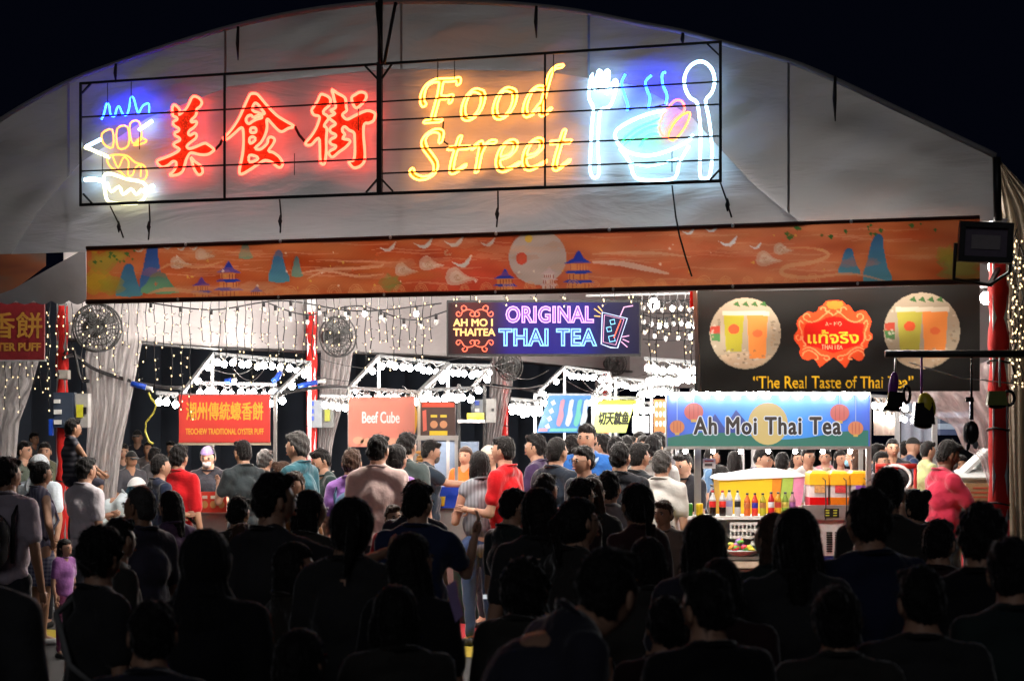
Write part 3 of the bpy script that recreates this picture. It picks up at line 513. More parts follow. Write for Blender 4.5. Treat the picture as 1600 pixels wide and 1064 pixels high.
# ================================================================ orange mural banner
ban = empty('festival_banner', GP(800, 455, 0.06), 'long orange painted banner of pagodas, moon and mountains hung below the gable', 'banner')
def mural_mat(name, c0, c1, c2, trans=0.6, sc=1.2):
    m = bpy.data.materials.new(name); n, l = _nt(m); b_ = n['Principled BSDF']; b_.inputs['Roughness'].default_value = 0.55; b_.inputs['Specular IOR Level'].default_value = 0.3
    tc = n.new('ShaderNodeTexCoord'); mp = n.new('ShaderNodeMapping'); mp.inputs['Scale'].default_value = (0.5, 0.5, 2.6); l.new(tc.outputs['Object'], mp.inputs['Vector'])
    no = n.new('ShaderNodeTexNoise'); no.inputs['Scale'].default_value = sc; no.inputs['Detail'].default_value = 5; no.inputs['Distortion'].default_value = 1.5; l.new(mp.outputs[0], no.inputs['Vector'])
    cr = n.new('ShaderNodeValToRGB'); e = cr.color_ramp.elements; e[0].position = 0.3; e[0].color = c0+(1,); e[1].position = 0.7; e[1].color = c2+(1,); q = e.new(0.5); q.color = c1+(1,)
    l.new(no.outputs['Fac'], cr.inputs[0]); l.new(cr.outputs[0], b_.inputs['Base Color'])
    tr = n.new('ShaderNodeBsdfTranslucent'); ms = n.new('ShaderNodeMixShader'); ms.inputs[0].default_value = trans
    l.new(cr.outputs[0], tr.inputs['Color']); l.new(b_.outputs[0], ms.inputs[1]); l.new(tr.outputs[0], ms.inputs[2]); l.new(ms.outputs[0], n['Material Output'].inputs['Surface']); return m
MUR = mural_mat('orange_print', (0.42, 0.10, 0.03), (0.62, 0.15, 0.05), (0.70, 0.26, 0.12))
btop = lambda x: 388.5-(x-135)*0.0345; bbot = lambda x: 472-(x-135)*0.0232
def bpanel(name, x0, x1, m, parent, off=0.06, tf=btop, bf=bbot):
    return panel(name, x0, x1, tf, bf, off, m, parent, 40, 6, 0.018, 2.0, 0.004)
PR = Print(135, 1531, btop, bbot, 0.06)
ph = np.sin(PR.px*.011+PR.py*.09)+np.sin(PR.px*.027-PR.py*.13+1)+.6*np.sin(PR.px*.061+PR.py*.05)+.5*np.sin(PR.px*.004+2); ph = np.clip((ph+2.6)/5.2, 0, 1)[..., None]
c_lo = np.array((0.40, 0.055, 0.012)); c_hi = np.array((0.58, 0.165, 0.055)); gx = np.clip((PR.px-600)/700, 0, 1)[..., None]*np.clip((1400-PR.px)/200, 0, 1)[..., None]
PR.col[:] = c_lo*(1-ph)+c_hi*ph; PR.col = PR.col*(1-.45*gx)+np.array((0.55, 0.20, 0.12))*.45*gx
hot = np.exp(-((PR.px-735)/90)**2)[..., None]*np.clip(PR.v*1.5, 0, 1)[None, :, None]; PR.col = PR.col*(1-hot*.7)+np.array((.60, .05, .03))*hot*.7
for k_ in range(60):
    x_ = random.uniform(140, 1500); y_ = btop(x_)+random.uniform(6, 80); PR.stroke([(x_, y_), (x_+30, y_-2), (x_+70, y_+1), (x_+110, y_-1)], random.uniform(.6, 1.6), (0.66, 0.30, 0.18), .35)
HEM = mat('dark_brown_hem', (0.06, 0.015, 0.01), 0.7)
b = MB(); b.tube([GP(x, btop(x)-1, 0.07) for x in range(135, 1532, 60)]+[GP(1531, btop(1531)-1, 0.07)], 0.014, 6)
b.tube([GP(x, bbot(x), 0.07) for x in range(135, 1532, 60)]+[GP(1531, bbot(1531), 0.07)], 0.02, 6); b.build('banner_hem', HEM, ban)
eye_m = mat('white_eyelet', (0.8, 0.8, 0.8))
for x in (290, 438, 610, 775, 952, 1145, 1330):
    b = MB(); b.ell(GP(x, btop(x)-1, 0.10), (0.012, 0.012, 0.016), 6, 5); b.build('eyelet', eye_m, ban)
for x in (278, 435, 600, 774, 958, 1145, 1340):
    b = MB(); b.ell(GP(x, bbot(x)-1, 0.10), (0.010, 0.01, 0.014), 6, 5); b.build('eyelet', eye_m, ban)
LAY = [0]
def pr(name, pts, col, off, parent=None, k=2, tr=0.6, prefix=''):
    q = smooth_loop(pts, k) if k > 1 else pts
    if name in ('painted_mountain',): PR.poly(q, tuple(c*.7 for c in col), (col[0]*1.3+.02, col[1]*1.4+.04, col[2]*.9+.02))
    elif name in ('painted_cloud', 'painted_haze', 'painted_hill', 'painted_foliage'): PR.poly(q, col, None, .55); cx_ = sum(p[0] for p in q)/len(q); cy_ = sum(p[1] for p in q)/len(q); PR.poly([(cx_+(x-cx_)*.7, cy_+(y-cy_)*.65) for x, y in q], tuple(min(1, c*1.12) for c in col), None, .5)
    else: PR.poly(q, col)
BO = 0.105
def mount(x, w_, yt, yb, col, lean=0):
    pr('painted_mountain', [(x-w_/2, yb), (x-w_*0.36, yb-(yb-yt)*0.45), (x-w_*0.25+lean*.5, yt+(yb-yt)*0.2), (x-w_*0.08+lean, yt), (x+w_*0.14+lean, yt+3), (x+w_*0.2+lean*.5, yt+(yb-yt)*0.3), (x+w_*0.36, yb-(yb-yt)*0.3), (x+w_/2, yb)], col, BO)
BL = (0.03, 0.07, 0.30); BL2 = (0.05, 0.14, 0.30); TL = (0.08, 0.16, 0.18)
mount(202, 42, 412, 462, BL2); mount(238, 40, 376, 455, BL, 2); mount(436, 34, 391, 440, BL2); mount(384, 22, 376, 404, (0.14, 0.14, 0.13)); mount(464, 18, 400, 432, (0.12, 0.16, 0.18))
mount(1327, 34, 387, 428, BL2); mount(1371, 44, 366, 440, BL2, 2); mount(250, 60, 425, 458, (0.10, 0.20, 0.16))
for x, y, s in ((150, 440, 26), (175, 446, 20), (160, 410, 22), (182, 398, 16), (150, 385, 14), (610, 442, 17), (1500, 420, 34), (1480, 398, 18), (1515, 385, 22)):
    pts = [(x+s*(1+0.25*math.sin(a*2.7+x))*math.cos(a*math.pi/7), min(bbot(x)-4, max(btop(x)+5, y+s*0.75*(1+0.25*math.cos(a*3.1+x))*math.sin(a*math.pi/7)))) for a in range(14)]
    pr('painted_foliage', pts, random.choice([(0.42, 0.27, 0.02), (0.30, 0.24, 0.03), (0.16, 0.20, 0.05)]), BO-0.006)
for i in range(34):
    x = random.choice([random.uniform(140, 215), random.uniform(1225, 1520), random.uniform(1225, 1520)]); y = btop(x)+random.uniform(5, 22); s = random.uniform(2, 5)
    pr('painted_leaf', [(x-s, y), (x, y-s*.6), (x+s, y), (x+s*.3, y+s*1.2)], (0.05, 0.13, 0.03), BO+0.004, k=1)
pr('painted_moon', [(840+45*math.cos(a*math.pi/12), 402+43*math.sin(a*math.pi/12)+(0 if a else 0)) for a in range(24)], (0.42, 0.30, 0.26), BO-0.002)
for x, y, s in ((815, 404, 9), (826, 373, 6)): pr('painted_lantern', [(x+s*math.cos(a*math.pi/5), y+s*1.1*math.sin(a*math.pi/5)) for a in range(10)], (0.55, 0.07, 0.04) if s > 7 else (0.6, 0.35, 0.05), BO+0.005)
def pagoda(x, yb, s, tiers, roof=(0.02, 0.04, 0.30), body=(0.60, 0.20, 0.06)):
    y = yb
    for t in range(tiers):
        w_ = s*(1-0.12*t)
        pr('pagoda_wall', [(x-w_*.4, y), (x-w_*.4, y-s*.22), (x+w_*.4, y-s*.22), (x+w_*.4, y)], body, BO+0.006, k=1)
        for c in range(6): xx = x-w_*.36+w_*.72*c/5; pr('pagoda_post', [(xx-.6, y), (xx-.6, y-s*.2), (xx+.6, y-s*.2), (xx+.6, y)], (0.3, 0.05, 0.03), BO+0.012, k=1)
        if t < tiers-1: pr('pagoda_roof', [(x-w_*.58, y-s*.24), (x-w_*.4, y-s*.33), (x+w_*.4, y-s*.33), (x+w_*.58, y-s*.24), (x, y-s*.2)], roof, BO+0.012, k=1)
        y -= s*.34
    pr('pagoda_roof', [(x-s*.5, y+s*.1), (x-s*.18, y-s*.08), (x-s*.03, y-s*.35), (x+s*.03, y-s*.35), (x+s*.18, y-s*.08), (x+s*.5, y+s*.1)], roof, BO+0.012, k=1)
pagoda(315, 464, 30, 2); pagoda(357, 463, 40, 3); pagoda(401, 461, 22, 1); pagoda(789, 455, 34, 2); pagoda(904, 452, 44, 3); pagoda(858, 452, 26, 3, (0.5, 0.33, 0.32), (0.55, 0.40, 0.36))
def bird(x, y, s, c=(0.55, 0.50, 0.48)):
    pr('painted_bird', [(x-s, y-s*.1), (x-s*.3, y+s*.15), (x+s*.1, y+s*.1), (x+s*.9, y-s*.7), (x+s*.6, y+s*.1), (x+s*.2, y+s*.45), (x-s*.3, y+s*.4)], c, BO+0.008, k=1)
for a in ((606, 387, 15), (662, 381, 17), (710, 378, 18), (762, 379, 14), (722, 410, 18), (262, 386, 8), (283, 388, 8), (303, 388, 7), (218, 391, 8), (1076, 362, 11), (1112, 358, 12), (1138, 378, 17), (1181, 385, 10)):
    bird(*a, (0.62, 0.60, 0.62) if a[0] > 1000 else (0.50, 0.42, 0.38))
def cloud(x, y, s, c=(0.58, 0.42, 0.32)):
    pr('painted_cloud', [(x-s, y), (x-s*.8, y-s*.6), (x-s*.2, y-s*.85), (x+s*.3, y-s*.45), (x+s*.8, y-s*.1), (x+s*1.5, y+s*.1), (x+s*.6, y+s*.35), (x-s*.1, y+s*.6), (x-s*.8, y+s*.5)], c, BO+0.003)
for a in ((632, 423, 15), (671, 413, 16), (716, 434, 20), (280, 412, 14), (318, 399, 13), (1198, 406, 17), (1222, 390, 13)): cloud(*a)
def wave(pts, c, w0): PR.stroke(pts, w0+.4, c, .75)
LW = (0.62, 0.30, 0.18)
wave([(470, 427), (500, 422), (540, 420), (590, 417), (600, 412)], LW, 2); wave([(480, 436), (510, 424), (560, 432), (600, 428)], LW, 1.5)
wave([(925, 398), (980, 395), (1030, 396), (1080, 402)], LW, 2); wave([(925, 410), (970, 412), (1010, 420), (1045, 428)], (0.65, 0.42, 0.33), 4)
wave([(1222, 388), (1270, 388), (1295, 398), (1270, 410), (1230, 416), (1222, 428), (1260, 434), (1330, 428), (1385, 440)], (0.60, 0.28, 0.14), 3)
wave([(230, 460), (260, 452), (300, 456), (340, 462)], (0.6, 0.25, 0.12), 3); wave([(245, 424), (270, 412), (310, 418), (350, 408)], (0.6, 0.25, 0.12), 2)
for x, r in ((1000, 10), (1035, 8), (1090, 12), (1130, 10), (960, 12), (440, 14), (478, 10), (560, 9)):
    pr('painted_hill', [(x-r*1.8, bbot(x)-3), (x-r, bbot(x)-r), (x, bbot(x)-r*1.3), (x+r, bbot(x)-r), (x+r*1.8, bbot(x)-3)], (0.62, 0.20, 0.07), BO-0.003)
pr('painted_haze', [(1032, 388), (1060, 374), (1100, 378), (1125, 388), (1100, 398), (1060, 396)], (0.60, 0.16, 0.07), BO-0.004)
for cx_, cy_, rx_, ry_, c_ in [(random.uniform(230, 1480), 0, random.uniform(14, 40), random.uniform(3, 8), random.choice([(.62, .28, .15), (.52, .08, .02), (.45, .12, .03)])) for _ in range(70)]:
    cy_ = btop(cx_)+random.uniform(12, 72); PR.poly([(cx_+rx_*(1+.2*math.sin(a*1.9))*math.cos(a*math.pi/8), cy_+ry_*(1+.3*math.cos(a*2.3))*math.sin(a*math.pi/8)) for a in range(16)], c_, None, .22)
for _ in range(46):
    cx_ = random.uniform(240, 1300); cy_ = btop(cx_)+random.uniform(14, 74); r_ = random.uniform(1.5, 3.2); PR.poly([(cx_+r_*(1 if a % 2 else .5)*math.cos(a*math.pi/5), cy_+r_*(1 if a % 2 else .5)*math.sin(a*math.pi/5)) for a in range(10)], random.choice([(.65, .35, .06), (.7, .5, .4), (.6, .1, .03)]), None, .8)
for x_, r_ in [(x, random.uniform(7, 12)) for x in range(420, 1280, 34)]:
    for k_ in (1.0, .72, .45): PR.stroke([(x_-r_*k_, bbot(x_)-5), (x_-r_*k_*.7, bbot(x_)-5-r_*k_*.8), (x_, bbot(x_)-5-r_*k_*1.15), (x_+r_*k_*.7, bbot(x_)-5-r_*k_*.8), (x_+r_*k_, bbot(x_)-5)], .7, (.66, .27, .12), .6, False)
for cx_, cy_ in ((330, 398), (700, 395), (632, 423), (671, 413), (716, 434), (1198, 406), (1222, 390), (280, 412)):
    for k_ in (6, 3.5): PR.stroke([(cx_+k_*math.cos(a), cy_+k_*.8*math.sin(a)) for a in (0, 1.2, 2.4, 3.6, 4.8)], .6, (.45, .22, .13), .8, False)
nz_ = (np.sin(PR.px*.9+PR.py*1.7)*np.sin(PR.px*.23-PR.py*.61)+np.sin(PR.px*.055+1.3*np.sin(PR.py*.2)))[..., None]; PR.col = np.clip(PR.col*(1+.07*nz_)*.66, 0, 1)
PR.build('printed_sheet', 0.10, ban)
# neighbouring banner at the far left, its shade mixed into dark print colours
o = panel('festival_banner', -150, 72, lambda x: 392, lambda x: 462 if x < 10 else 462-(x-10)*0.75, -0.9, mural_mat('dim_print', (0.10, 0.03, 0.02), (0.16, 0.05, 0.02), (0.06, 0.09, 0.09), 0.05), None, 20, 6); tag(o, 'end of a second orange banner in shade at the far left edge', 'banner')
# ================================================================ black drinks banner on the right
bb = empty('drinks_banner', GP(1307, 610, -0.25), 'black banner with a red emblem and two round photos of iced drinks', 'banner')
BK = mat('black_banner_print', (0.022, 0.020, 0.018), 0.42, nscale=3, bump=0.25, bscale=2.0, trans=0.55)
bo = -0.25
PK_ = Print(1086, 1531, lambda x: ipol([(1086, 453), (1150, 455), (1300, 452), (1420, 447), (1531, 440)], x), lambda x: 612-(x-1086)*0.002, bo, 1.2, 0.02)
PK_.col[:] = np.array((0.016, 0.015, 0.014))
b = MB(); b.bar(GP(1086, 455, bo+0.02), GP(1092, 612, bo+0.02), 0.03); b.build('white_edge', mat('pale_edge_tape', (0.5, 0.48, 0.45)), bb)
b = MB(); b.bar(GP(1083, 455, bo+0.01), GP(1083, 480, bo+0.01), 0.05, 0.01); b.build('red_tab', REDC, bb)
def bp(name, pts, col, off, k=2): PK_.poly(smooth_loop(pts, k) if k > 1 else pts, col)
def disc(cx, cy, rx, ry, n=24, squash=0): return [(cx+rx*math.cos(a*2*math.pi/n), cy+ry*math.sin(a*2*math.pi/n)) for a in range(n)]
for cx, cy, r, gl in ((1164.5, 521, 56, 0), (1440.5, 517, 60, 1)):
    bp('round_photo', disc(cx, cy, r, r), (0.30, 0.24, 0.17), 0.022, 1)
    bp('photo_ledge', [(cx-r*.75, cy+r*.62), (cx, cy+r*.5), (cx+r*.75, cy+r*.62), (cx+r*.4, cy+r*.9), (cx, cy+r*.98), (cx-r*.4, cy+r*.9)], (0.42, 0.30, 0.20), 0.030, 1)
    bp('photo_stripe', [(cx-r*.97, cy-r*.2), (cx-r*.7, cy-r*.22), (cx-r*.7, cy), (cx-r*.98, cy)], (0.35, 0.05, 0.03), 0.030, 1)
    bp('photo_stripe', [(cx-r*.98, cy), (cx-r*.7, cy), (cx-r*.7, cy+r*.22), (cx-r*.93, cy+r*.2)], (0.06, 0.15, 0.05), 0.030, 1)
    w0 = 16 if not gl else 20
    bp('printed_cup', [(cx-r*.32-w0, cy-r*.55), (cx-r*.32+w0, cy-r*.55), (cx-r*.32+w0*.75, cy+r*.5), (cx-r*.32-w0*.75, cy+r*.5)], (0.30, 0.26, 0.03) if not gl else (0.34, 0.30, 0.05), 0.036, 1)
    bp('printed_cup', [(cx+r*.34-w0, cy-r*.5), (cx+r*.34+w0, cy-r*.5), (cx+r*.34+w0*.8, cy+r*.7), (cx+r*.34-w0*.8, cy+r*.7)], (0.62, 0.20, 0.05), 0.040, 1)
    bp('cup_lid', [(cx-r*.32-w0-2, cy-r*.62), (cx+r*.34+w0+2, cy-r*.62), (cx+r*.34+w0+2, cy-r*.5), (cx-r*.32-w0-2, cy-r*.5)], (0.48, 0.40, 0.30), 0.044, 1)
    bp('cup_logo', disc(cx-r*.32, cy-r*.12, 9, 8, 12), (0.55, 0.08, 0.03), 0.050, 1); bp('cup_logo', disc(cx+r*.34, cy, 8, 6, 12), (0.60, 0.12, 0.04), 0.050, 1)
    for q in range(4): bp('printed_leaf', [(cx-20+q*14, cy-r*.8), (cx-12+q*14, cy-r*.9), (cx-8+q*14, cy-r*.74)], (0.04, 0.10, 0.03), 0.05, 1)
TE = tile(1240, 455, 7.88)
emb = [(500,110),(610,125),(640,165),(690,175),(730,240),(760,260),(830,230),(890,250),(930,310),(960,370),(940,440),(930,490),(972,530),(965,590),(925,620),(910,690),(870,720),(870,800),(830,855),(770,850),(720,810),(690,850),(640,945),(590,890),(540,850),(490,810),(440,850),(380,890),(320,935),(290,880),(240,830),(180,850),(110,830),(70,760),(80,700),(40,640),(10,600),(5,540),(40,500),(50,450),(35,400),(60,340),(120,290),(180,250),(240,265),(290,250),(310,200),(360,175),(400,125)]
bp('emblem', [TE(p) for p in emb], (0.68, 0.07, 0.02), 0.026)
bp('emblem_centre', [TE(p) for p in [(150,400),(300,380),(400,330),(500,310),(600,330),(700,380),(860,400),(850,500),(850,640),(700,690),(560,740),(490,760),(420,740),(280,690),(130,650),(130,520)]], (0.55, 0.015, 0.01), 0.034)
bp('emblem_crown', [TE(p) for p in [(410,135),(600,130),(580,215),(440,215)]], (0.70, 0.20, 0.03), 0.04)
# scroll lines drawn as thin raised ink
SWM = mat('scroll_ink', (0.75, 0.22, 0.08), 0.6, bump=0)
def scroll(pts, r=0.006):
    for mir in (0, 1): PK_.stroke([TE((980-x if mir else x, y)) for x, y in pts], 1.1, (0.75, 0.25, 0.10), 1, False)
scroll([(490, 300), (430, 260), (380, 290), (310, 350), (220, 380), (140, 350), (120, 310), (150, 280), (190, 290), (200, 320)])
scroll([(120, 400), (80, 360), (70, 420), (100, 500), (110, 600), (150, 660), (120, 680)])
scroll([(110, 720), (180, 690), (260, 720), (330, 780), (420, 800), (440, 830), (400, 850), (370, 820)])
scroll([(110, 800), (130, 750), (200, 730), (280, 780), (300, 830), (260, 840)]); scroll([(60, 540), (30, 560), (50, 600), (90, 590), (90, 550)])
scroll([(330, 230), (350, 200), (390, 210), (400, 250), (450, 240)], 0.005)
def gtext(name, body, cx, cy, hpx, col, off, parent, width_px=None, bold=0.0, m=None, rz=None):
    o0 = GP(cx, cy, off); d = o0.y; sz = hpx/F*d
    me = text_mesh(body, sz, bold, 0.0005, width=(width_px/F*d if width_px else None))
    return place_mesh(name, me, m or mat('print_ink', col, 0.55, nscale=7, namp=0.1, bump=0), o0, U, Z, parent)
for i in range(160):
    for cx, cy, r in ((1164.5, 521, 56), (1440.5, 517, 60)):
        a_ = random.uniform(0, 6.28); r_ = r*math.sqrt(random.random())*.97; x_, y_ = cx+r_*math.cos(a_), cy+r_*math.sin(a_)
        if y_ > cy+r*.45 or abs(x_-cx) > r*.72: PK_.poly([(x_-2, y_-1), (x_+2, y_-2), (x_+3, y_+1), (x_-1, y_+2)], random.choice([(.5, .42, .33), (.12, .10, .07), (.3, .2, .12)]), None, .6)
PK_.text('“The Real Taste of Thai Tea”', 1302, 597, 27, (0.80, 0.46, 0.02), 250, 0.004)
PK_.text('แท้จริง', 1302, 526, 24, (0.80, 0.50, 0.04), 80, 0.02)
PK_.text('AH MOI', 1303, 506, 9, (0.75, 0.35, 0.2), 27); PK_.text('THAI TEA', 1300, 542, 10, (0.75, 0.35, 0.2), 33)
PK_.build('printed_sheet', 0.45, bb, 0.35, 0.3)
# ================================================================ dark red hanging banner, far left
rb = empty('hanging_signboard', W(35, 562, 19.3), 'dark red hanging banner with gold oyster puff lettering cut off by the left edge', 'signboard')
b = MB(); c0 = W(-70, 472, 19.3); c1 = W(70, 562, 19.3); b.box(((c0.x+c1.x)/2, 19.3, (c0.z+c1.z)/2), (c1.x-c0.x, 0.03, c0.z-c1.z)); b.build('board', mat('dark_red_print', (0.11, 0.003, 0.006), 0.5, bump=0.1), rb)
def ftext(name, body, cx, cy, d, hpx, m, parent, width_px=None, bold=0.0, ex=0.001, thick=0, **k):
    me = text_mesh(body, hpx/F*d, bold, 0 if thick else ex, width=(width_px/F*d if width_px else None), **k)
    if thick: me = thicken(me, thick/F*d)
    return place_mesh(name, me, m, W(cx, cy, d), X, Z, parent)
GOLD = mat('gold_print', (0.24, 0.12, 0.015), 0.5, bump=0)
ftext('lettering', '蠔香餅', 3, 508, 19.27, 43, GOLD, rb, 125, 0.0, thick=.7); ftext('lettering', 'OYSTER PUFF', 14, 542, 19.27, 17, GOLD, rb, 100, 0.004)
b = MB(); b.bar(W(-70, 471, 19.3), W(72, 471, 19.3), 0.03); b.bar(W(-70, 563, 19.3), W(72, 563, 19.3), 0.02); b.build('batten', GALV, rb)
# ================================================================ neon style LED board
lb = empty('led_board', W(850, 552, 19.4), 'black light board with purple and blue outlined words and a drinks glass', 'light board')
D = 19.4; c0 = W(698, 473, D); c1 = W(1001, 553, D)
m = bpy.data.materials.new('led_screen'); n, l = _nt(m); pb = n['Principled BSDF']; pb.inputs['Base Color'].default_value = (0.01, 0.01, 0.012, 1); pb.inputs['Roughness'].default_value = 0.35; pb.inputs['Specular IOR Level'].default_value = 0.08  # glow of the tubes on the black backing, put into its emission
tc = n.new('ShaderNodeTexCoord'); sx = n.new('ShaderNodeSeparateXYZ'); l.new(tc.outputs['Generated'], sx.inputs[0])
cr = n.new('ShaderNodeValToRGB'); e = cr.color_ramp.elements; e[0].position = 0.0; e[0].color = (0.012, 0.002, 0.004, 1); e[1].position = 1.0; e[1].color = (0.01, 0.004, 0.05, 1)
for p_, c_ in ((0.08, (0.16, 0.006, 0.006)), (0.2, (0.14, 0.01, 0.006)), (0.26, (0.05, 0.004, 0.12)), (0.33, (0.06, 0.01, 0.35)), (0.7, (0.02, 0.02, 0.36)), (0.82, (0.008, 0.01, 0.10))):
    q = e.new(p_); q.color = c_+(1,)
l.new(sx.outputs[0], cr.inputs[0]); cr2 = n.new('ShaderNodeValToRGB'); e = cr2.color_ramp.elements; e[0].position = 0.0; e[0].color = (0.1, 0.5, 1, 1); e[1].position = 1; e[1].color = (1.0, 0.3, 1.0, 1)
l.new(sx.outputs[2], cr2.inputs[0]); mx = n.new('ShaderNodeMix'); mx.data_type = 'RGBA'; mx.blend_type = 'MULTIPLY'; mx.inputs[0].default_value = 0.55
l.new(cr.outputs[0], mx.inputs[6]); l.new(cr2.outputs[0], mx.inputs[7]); l.new(mx.outputs[2], pb.inputs['Emission Color']); pb.inputs['Emission Strength'].default_value = 0.75; pb.inputs['Base Color'].default_value = (0.003, 0.003, 0.004, 1)
b = MB(); b.box(((c0.x+c1.x)/2, D, (c0.z+c1.z)/2), (c1.x-c0.x, 0.08, c0.z-c1.z)); b.build('screen', m, lb)
b = MB()
for p0, p1 in (((698, 473), (1001, 473)), ((698, 553), (1001, 553))): b.bar(W(*p0, D-0.03), W(*p1, D-0.03), 0.016, 0.05)
for p0, p1 in (((699, 472), (699, 554)), ((1000, 472), (1000, 554))): b.bar(W(*p0, D-0.032), W(*p1, D-0.032), 0.016, 0.05)
b.build('frame', BLACKM, lb)
PUR = emi('led_purple', (1.0, 0.42, 1.0), 1.8); CYB = emi('led_cyan', (0.30, 0.80, 1.2), 1.8); ORL = emi('led_red', (1.3, 0.16, 0.07), 1.6); YLL = emi('led_yellow', (1.2, 0.62, 0.14), 1.6); WHL = emi('led_white', (0.7, 0.8, 1.1), 1.7); PKL = emi('led_pink', (1.1, 0.5, 0.8), 1.5)
TF = tile(690, 460, 5.0)
ftext('lettering', 'ORIGINAL', 859, 491.5, D-0.055, 34, PUR, lb, 138, 0.004, 0, outline=0.006, space=1.08); ftext('lettering', 'THAI TEA', 856, 527, D-0.055, 36, CYB, lb, 154, 0.004, 0, outline=0.006, space=1.08)
ftext('lettering', 'ORIGINAL', 859, 491.5, D-0.053, 33, emi('led_purple_dim', (0.35, 0.04, 0.75), 0.9), lb, 136, -0.004, 0); ftext('lettering', 'THAI TEA', 856, 527, D-0.053, 35, emi('led_blue_dim', (0.01, 0.12, 0.75), 0.9), lb, 152, -0.004, 0)
ftext('lettering', 'AH MO I', 739, 504, D-0.055, 16, YLL, lb, 61, 0.0, thick=.5); ftext('lettering', 'THAITEA', 741, 519, D-0.055, 16, YLL, lb, 65, 0.0, thick=.5)
def led(name, l_, m_, r=0.006, closed=False, k=4):
    b = MB(); b.tube([W(x, y, D-0.06) for x, y in smooth_loop([TF(p) for p in l_], k, closed)], r, 5, closed=closed); return b.build(name, m_, lb)
for mir in (0, 1):
    f = lambda p: ((518-p[0]) if mir else p[0], p[1])
    led('scroll_tube', [f(p) for p in [(160, 125), (155, 100), (175, 88), (195, 105), (185, 125), (165, 130), (150, 165), (125, 170), (115, 150), (130, 135), (145, 150)]], ORL)
    led('scroll_tube', [f(p) for p in [(165, 135), (200, 120), (235, 125), (262, 150), (250, 172), (225, 165), (225, 145), (240, 140)]], ORL)
    led('scroll_tube', [f(p) for p in [(145, 375), (130, 395), (115, 380), (125, 360), (150, 362), (175, 400), (200, 415), (195, 440), (172, 445), (162, 425), (178, 418)]], ORL)
    led('scroll_tube', [f(p) for p in [(190, 410), (225, 410), (255, 395), (262, 370), (240, 358), (222, 372), (235, 388)]], ORL)
led('glass_tube', [(1255, 140), (1450, 188), (1375, 418), (1320, 415), (1248, 388)], WHL, closed=True, k=1); led('glass_tube', [(1272, 160), (1425, 195), (1360, 395), (1262, 372)], PKL, 0.004, True, 1)
led('straw_tube', [(1395, 172), (1425, 100), (1495, 88)], PKL, k=1); led('straw_tube', [(1400, 200), (1345, 340)], ORL, 0.006, k=1)
for cx, cy, s in ((1335, 215, 20), (1308, 272, 20), (1330, 345, 26)): led('ice_tube', [(cx-s, cy-s*.6), (cx+s*.7, cy-s), (cx+s, cy+s*.7), (cx-s*.6, cy+s)], CYB, 0.005, True, 1)
for a in (((1222, 92), (1255, 132)), ((1192, 112), (1245, 152)), ((1192, 168), (1240, 172))): led('ray_tube', a, YLL, 0.005, k=1)
for a in (((1410, 332), (1465, 322)), ((1415, 350), (1465, 372)), ((1402, 368), (1452, 412))): led('ray_tube', a, PKL, 0.005, k=1)
for x in (735, 960): b = MB(); b.tube([W(x, 473, D), W(x+1, 440, D+0.1)], 0.006, 5); b.build('hanging_wire', DARKW, lb)
# ================================================================ stall lighting parts
BULB = emi('lit_bulb_glass', (1.0, 0.93, 0.84), 150.0)
FAIRY = emi('fairy_light', (1.0, 0.72, 0.38), 3.0)
def bulb_mesh(r=0.036):
    b = MB(); b.ell((0, 0, -r*1.0), (r, r, r*1.08), 10, 7, 0); b.lathe((0, 0, 0), [(r*.42, -0.01), (r*.42, 0.035), (r*.2, 0.05)], 8, 1); return b.mesh('light_bulb', [BULB, DARKW])
BM = bulb_mesh(); BS = bulb_mesh(0.026)
def bulbs_between(a, c, n, parent, me=None, drop=0.07, jit=0.02):
    a = Vector(a); c = Vector(c)
    for i in range(n):
        p = a.lerp(c, (i+0.5)/n); piece('light_bulb', me or BM, p+Vector((random.uniform(-jit, jit), 0, -drop+random.uniform(-jit, jit))), parent)
def wrapped_bar(name, a, c, parent, r=0.022):
    b = MB(); b.bar(a, c, r*1.6)
    a = Vector(a); c = Vector(c); n = max(10, int((c-a).length/0.06)); q = []
    for i in range(n): q.append(a.lerp(c, i/(n-1))+Vector((0, 0.02*math.cos(i*2.1), 0.03*math.sin(i*2.3)+(-0.02))))
    b.tube(q, 0.008, 4, 1); return b.build(name, [mat('dull_steel', (0.20, 0.21, 0.22), 0.5, 0.5), mat('pale_cable', (0.12, 0.12, 0.12), bump=0)], parent)
def canopy(t, FL, FR, dF, BL_, BR, dB, nf, nb, ns=2, post=True, me=None, zb=None):
    fl, fr, bl, br = W(*FL, dF), W(*FR, dF), W(*BL_, dB), W(*BR, dB)
    wrapped_bar('canopy_bar', fl, fr, t); wrapped_bar('canopy_bar', bl, br, t); wrapped_bar('canopy_bar', fl, bl, t); wrapped_bar('canopy_bar', fr, br, t)
    bulbs_between(fl, fr, nf, t, me); bulbs_between(bl, br, nb, t, me); bulbs_between(fl, bl, ns, t, me); bulbs_between(fr, br, ns, t, me)
    if post:
        for p in (fl, fr, bl, br):
            b = MB(); b.bar((p.x, p.y, 0), (p.x, p.y, p.z), 0.035); b.build('post', STEEL, t)
def board(t, name, px0, py0, px1, py1, d, m, th=0.03):
    a = W(px0, py0, d); c = W(px1, py1, d); b = MB(); b.box(((a.x+c.x)/2, d, (a.z+c.z)/2), (c.x-a.x, th, a.z-c.z)); return b.build(name, m, t)
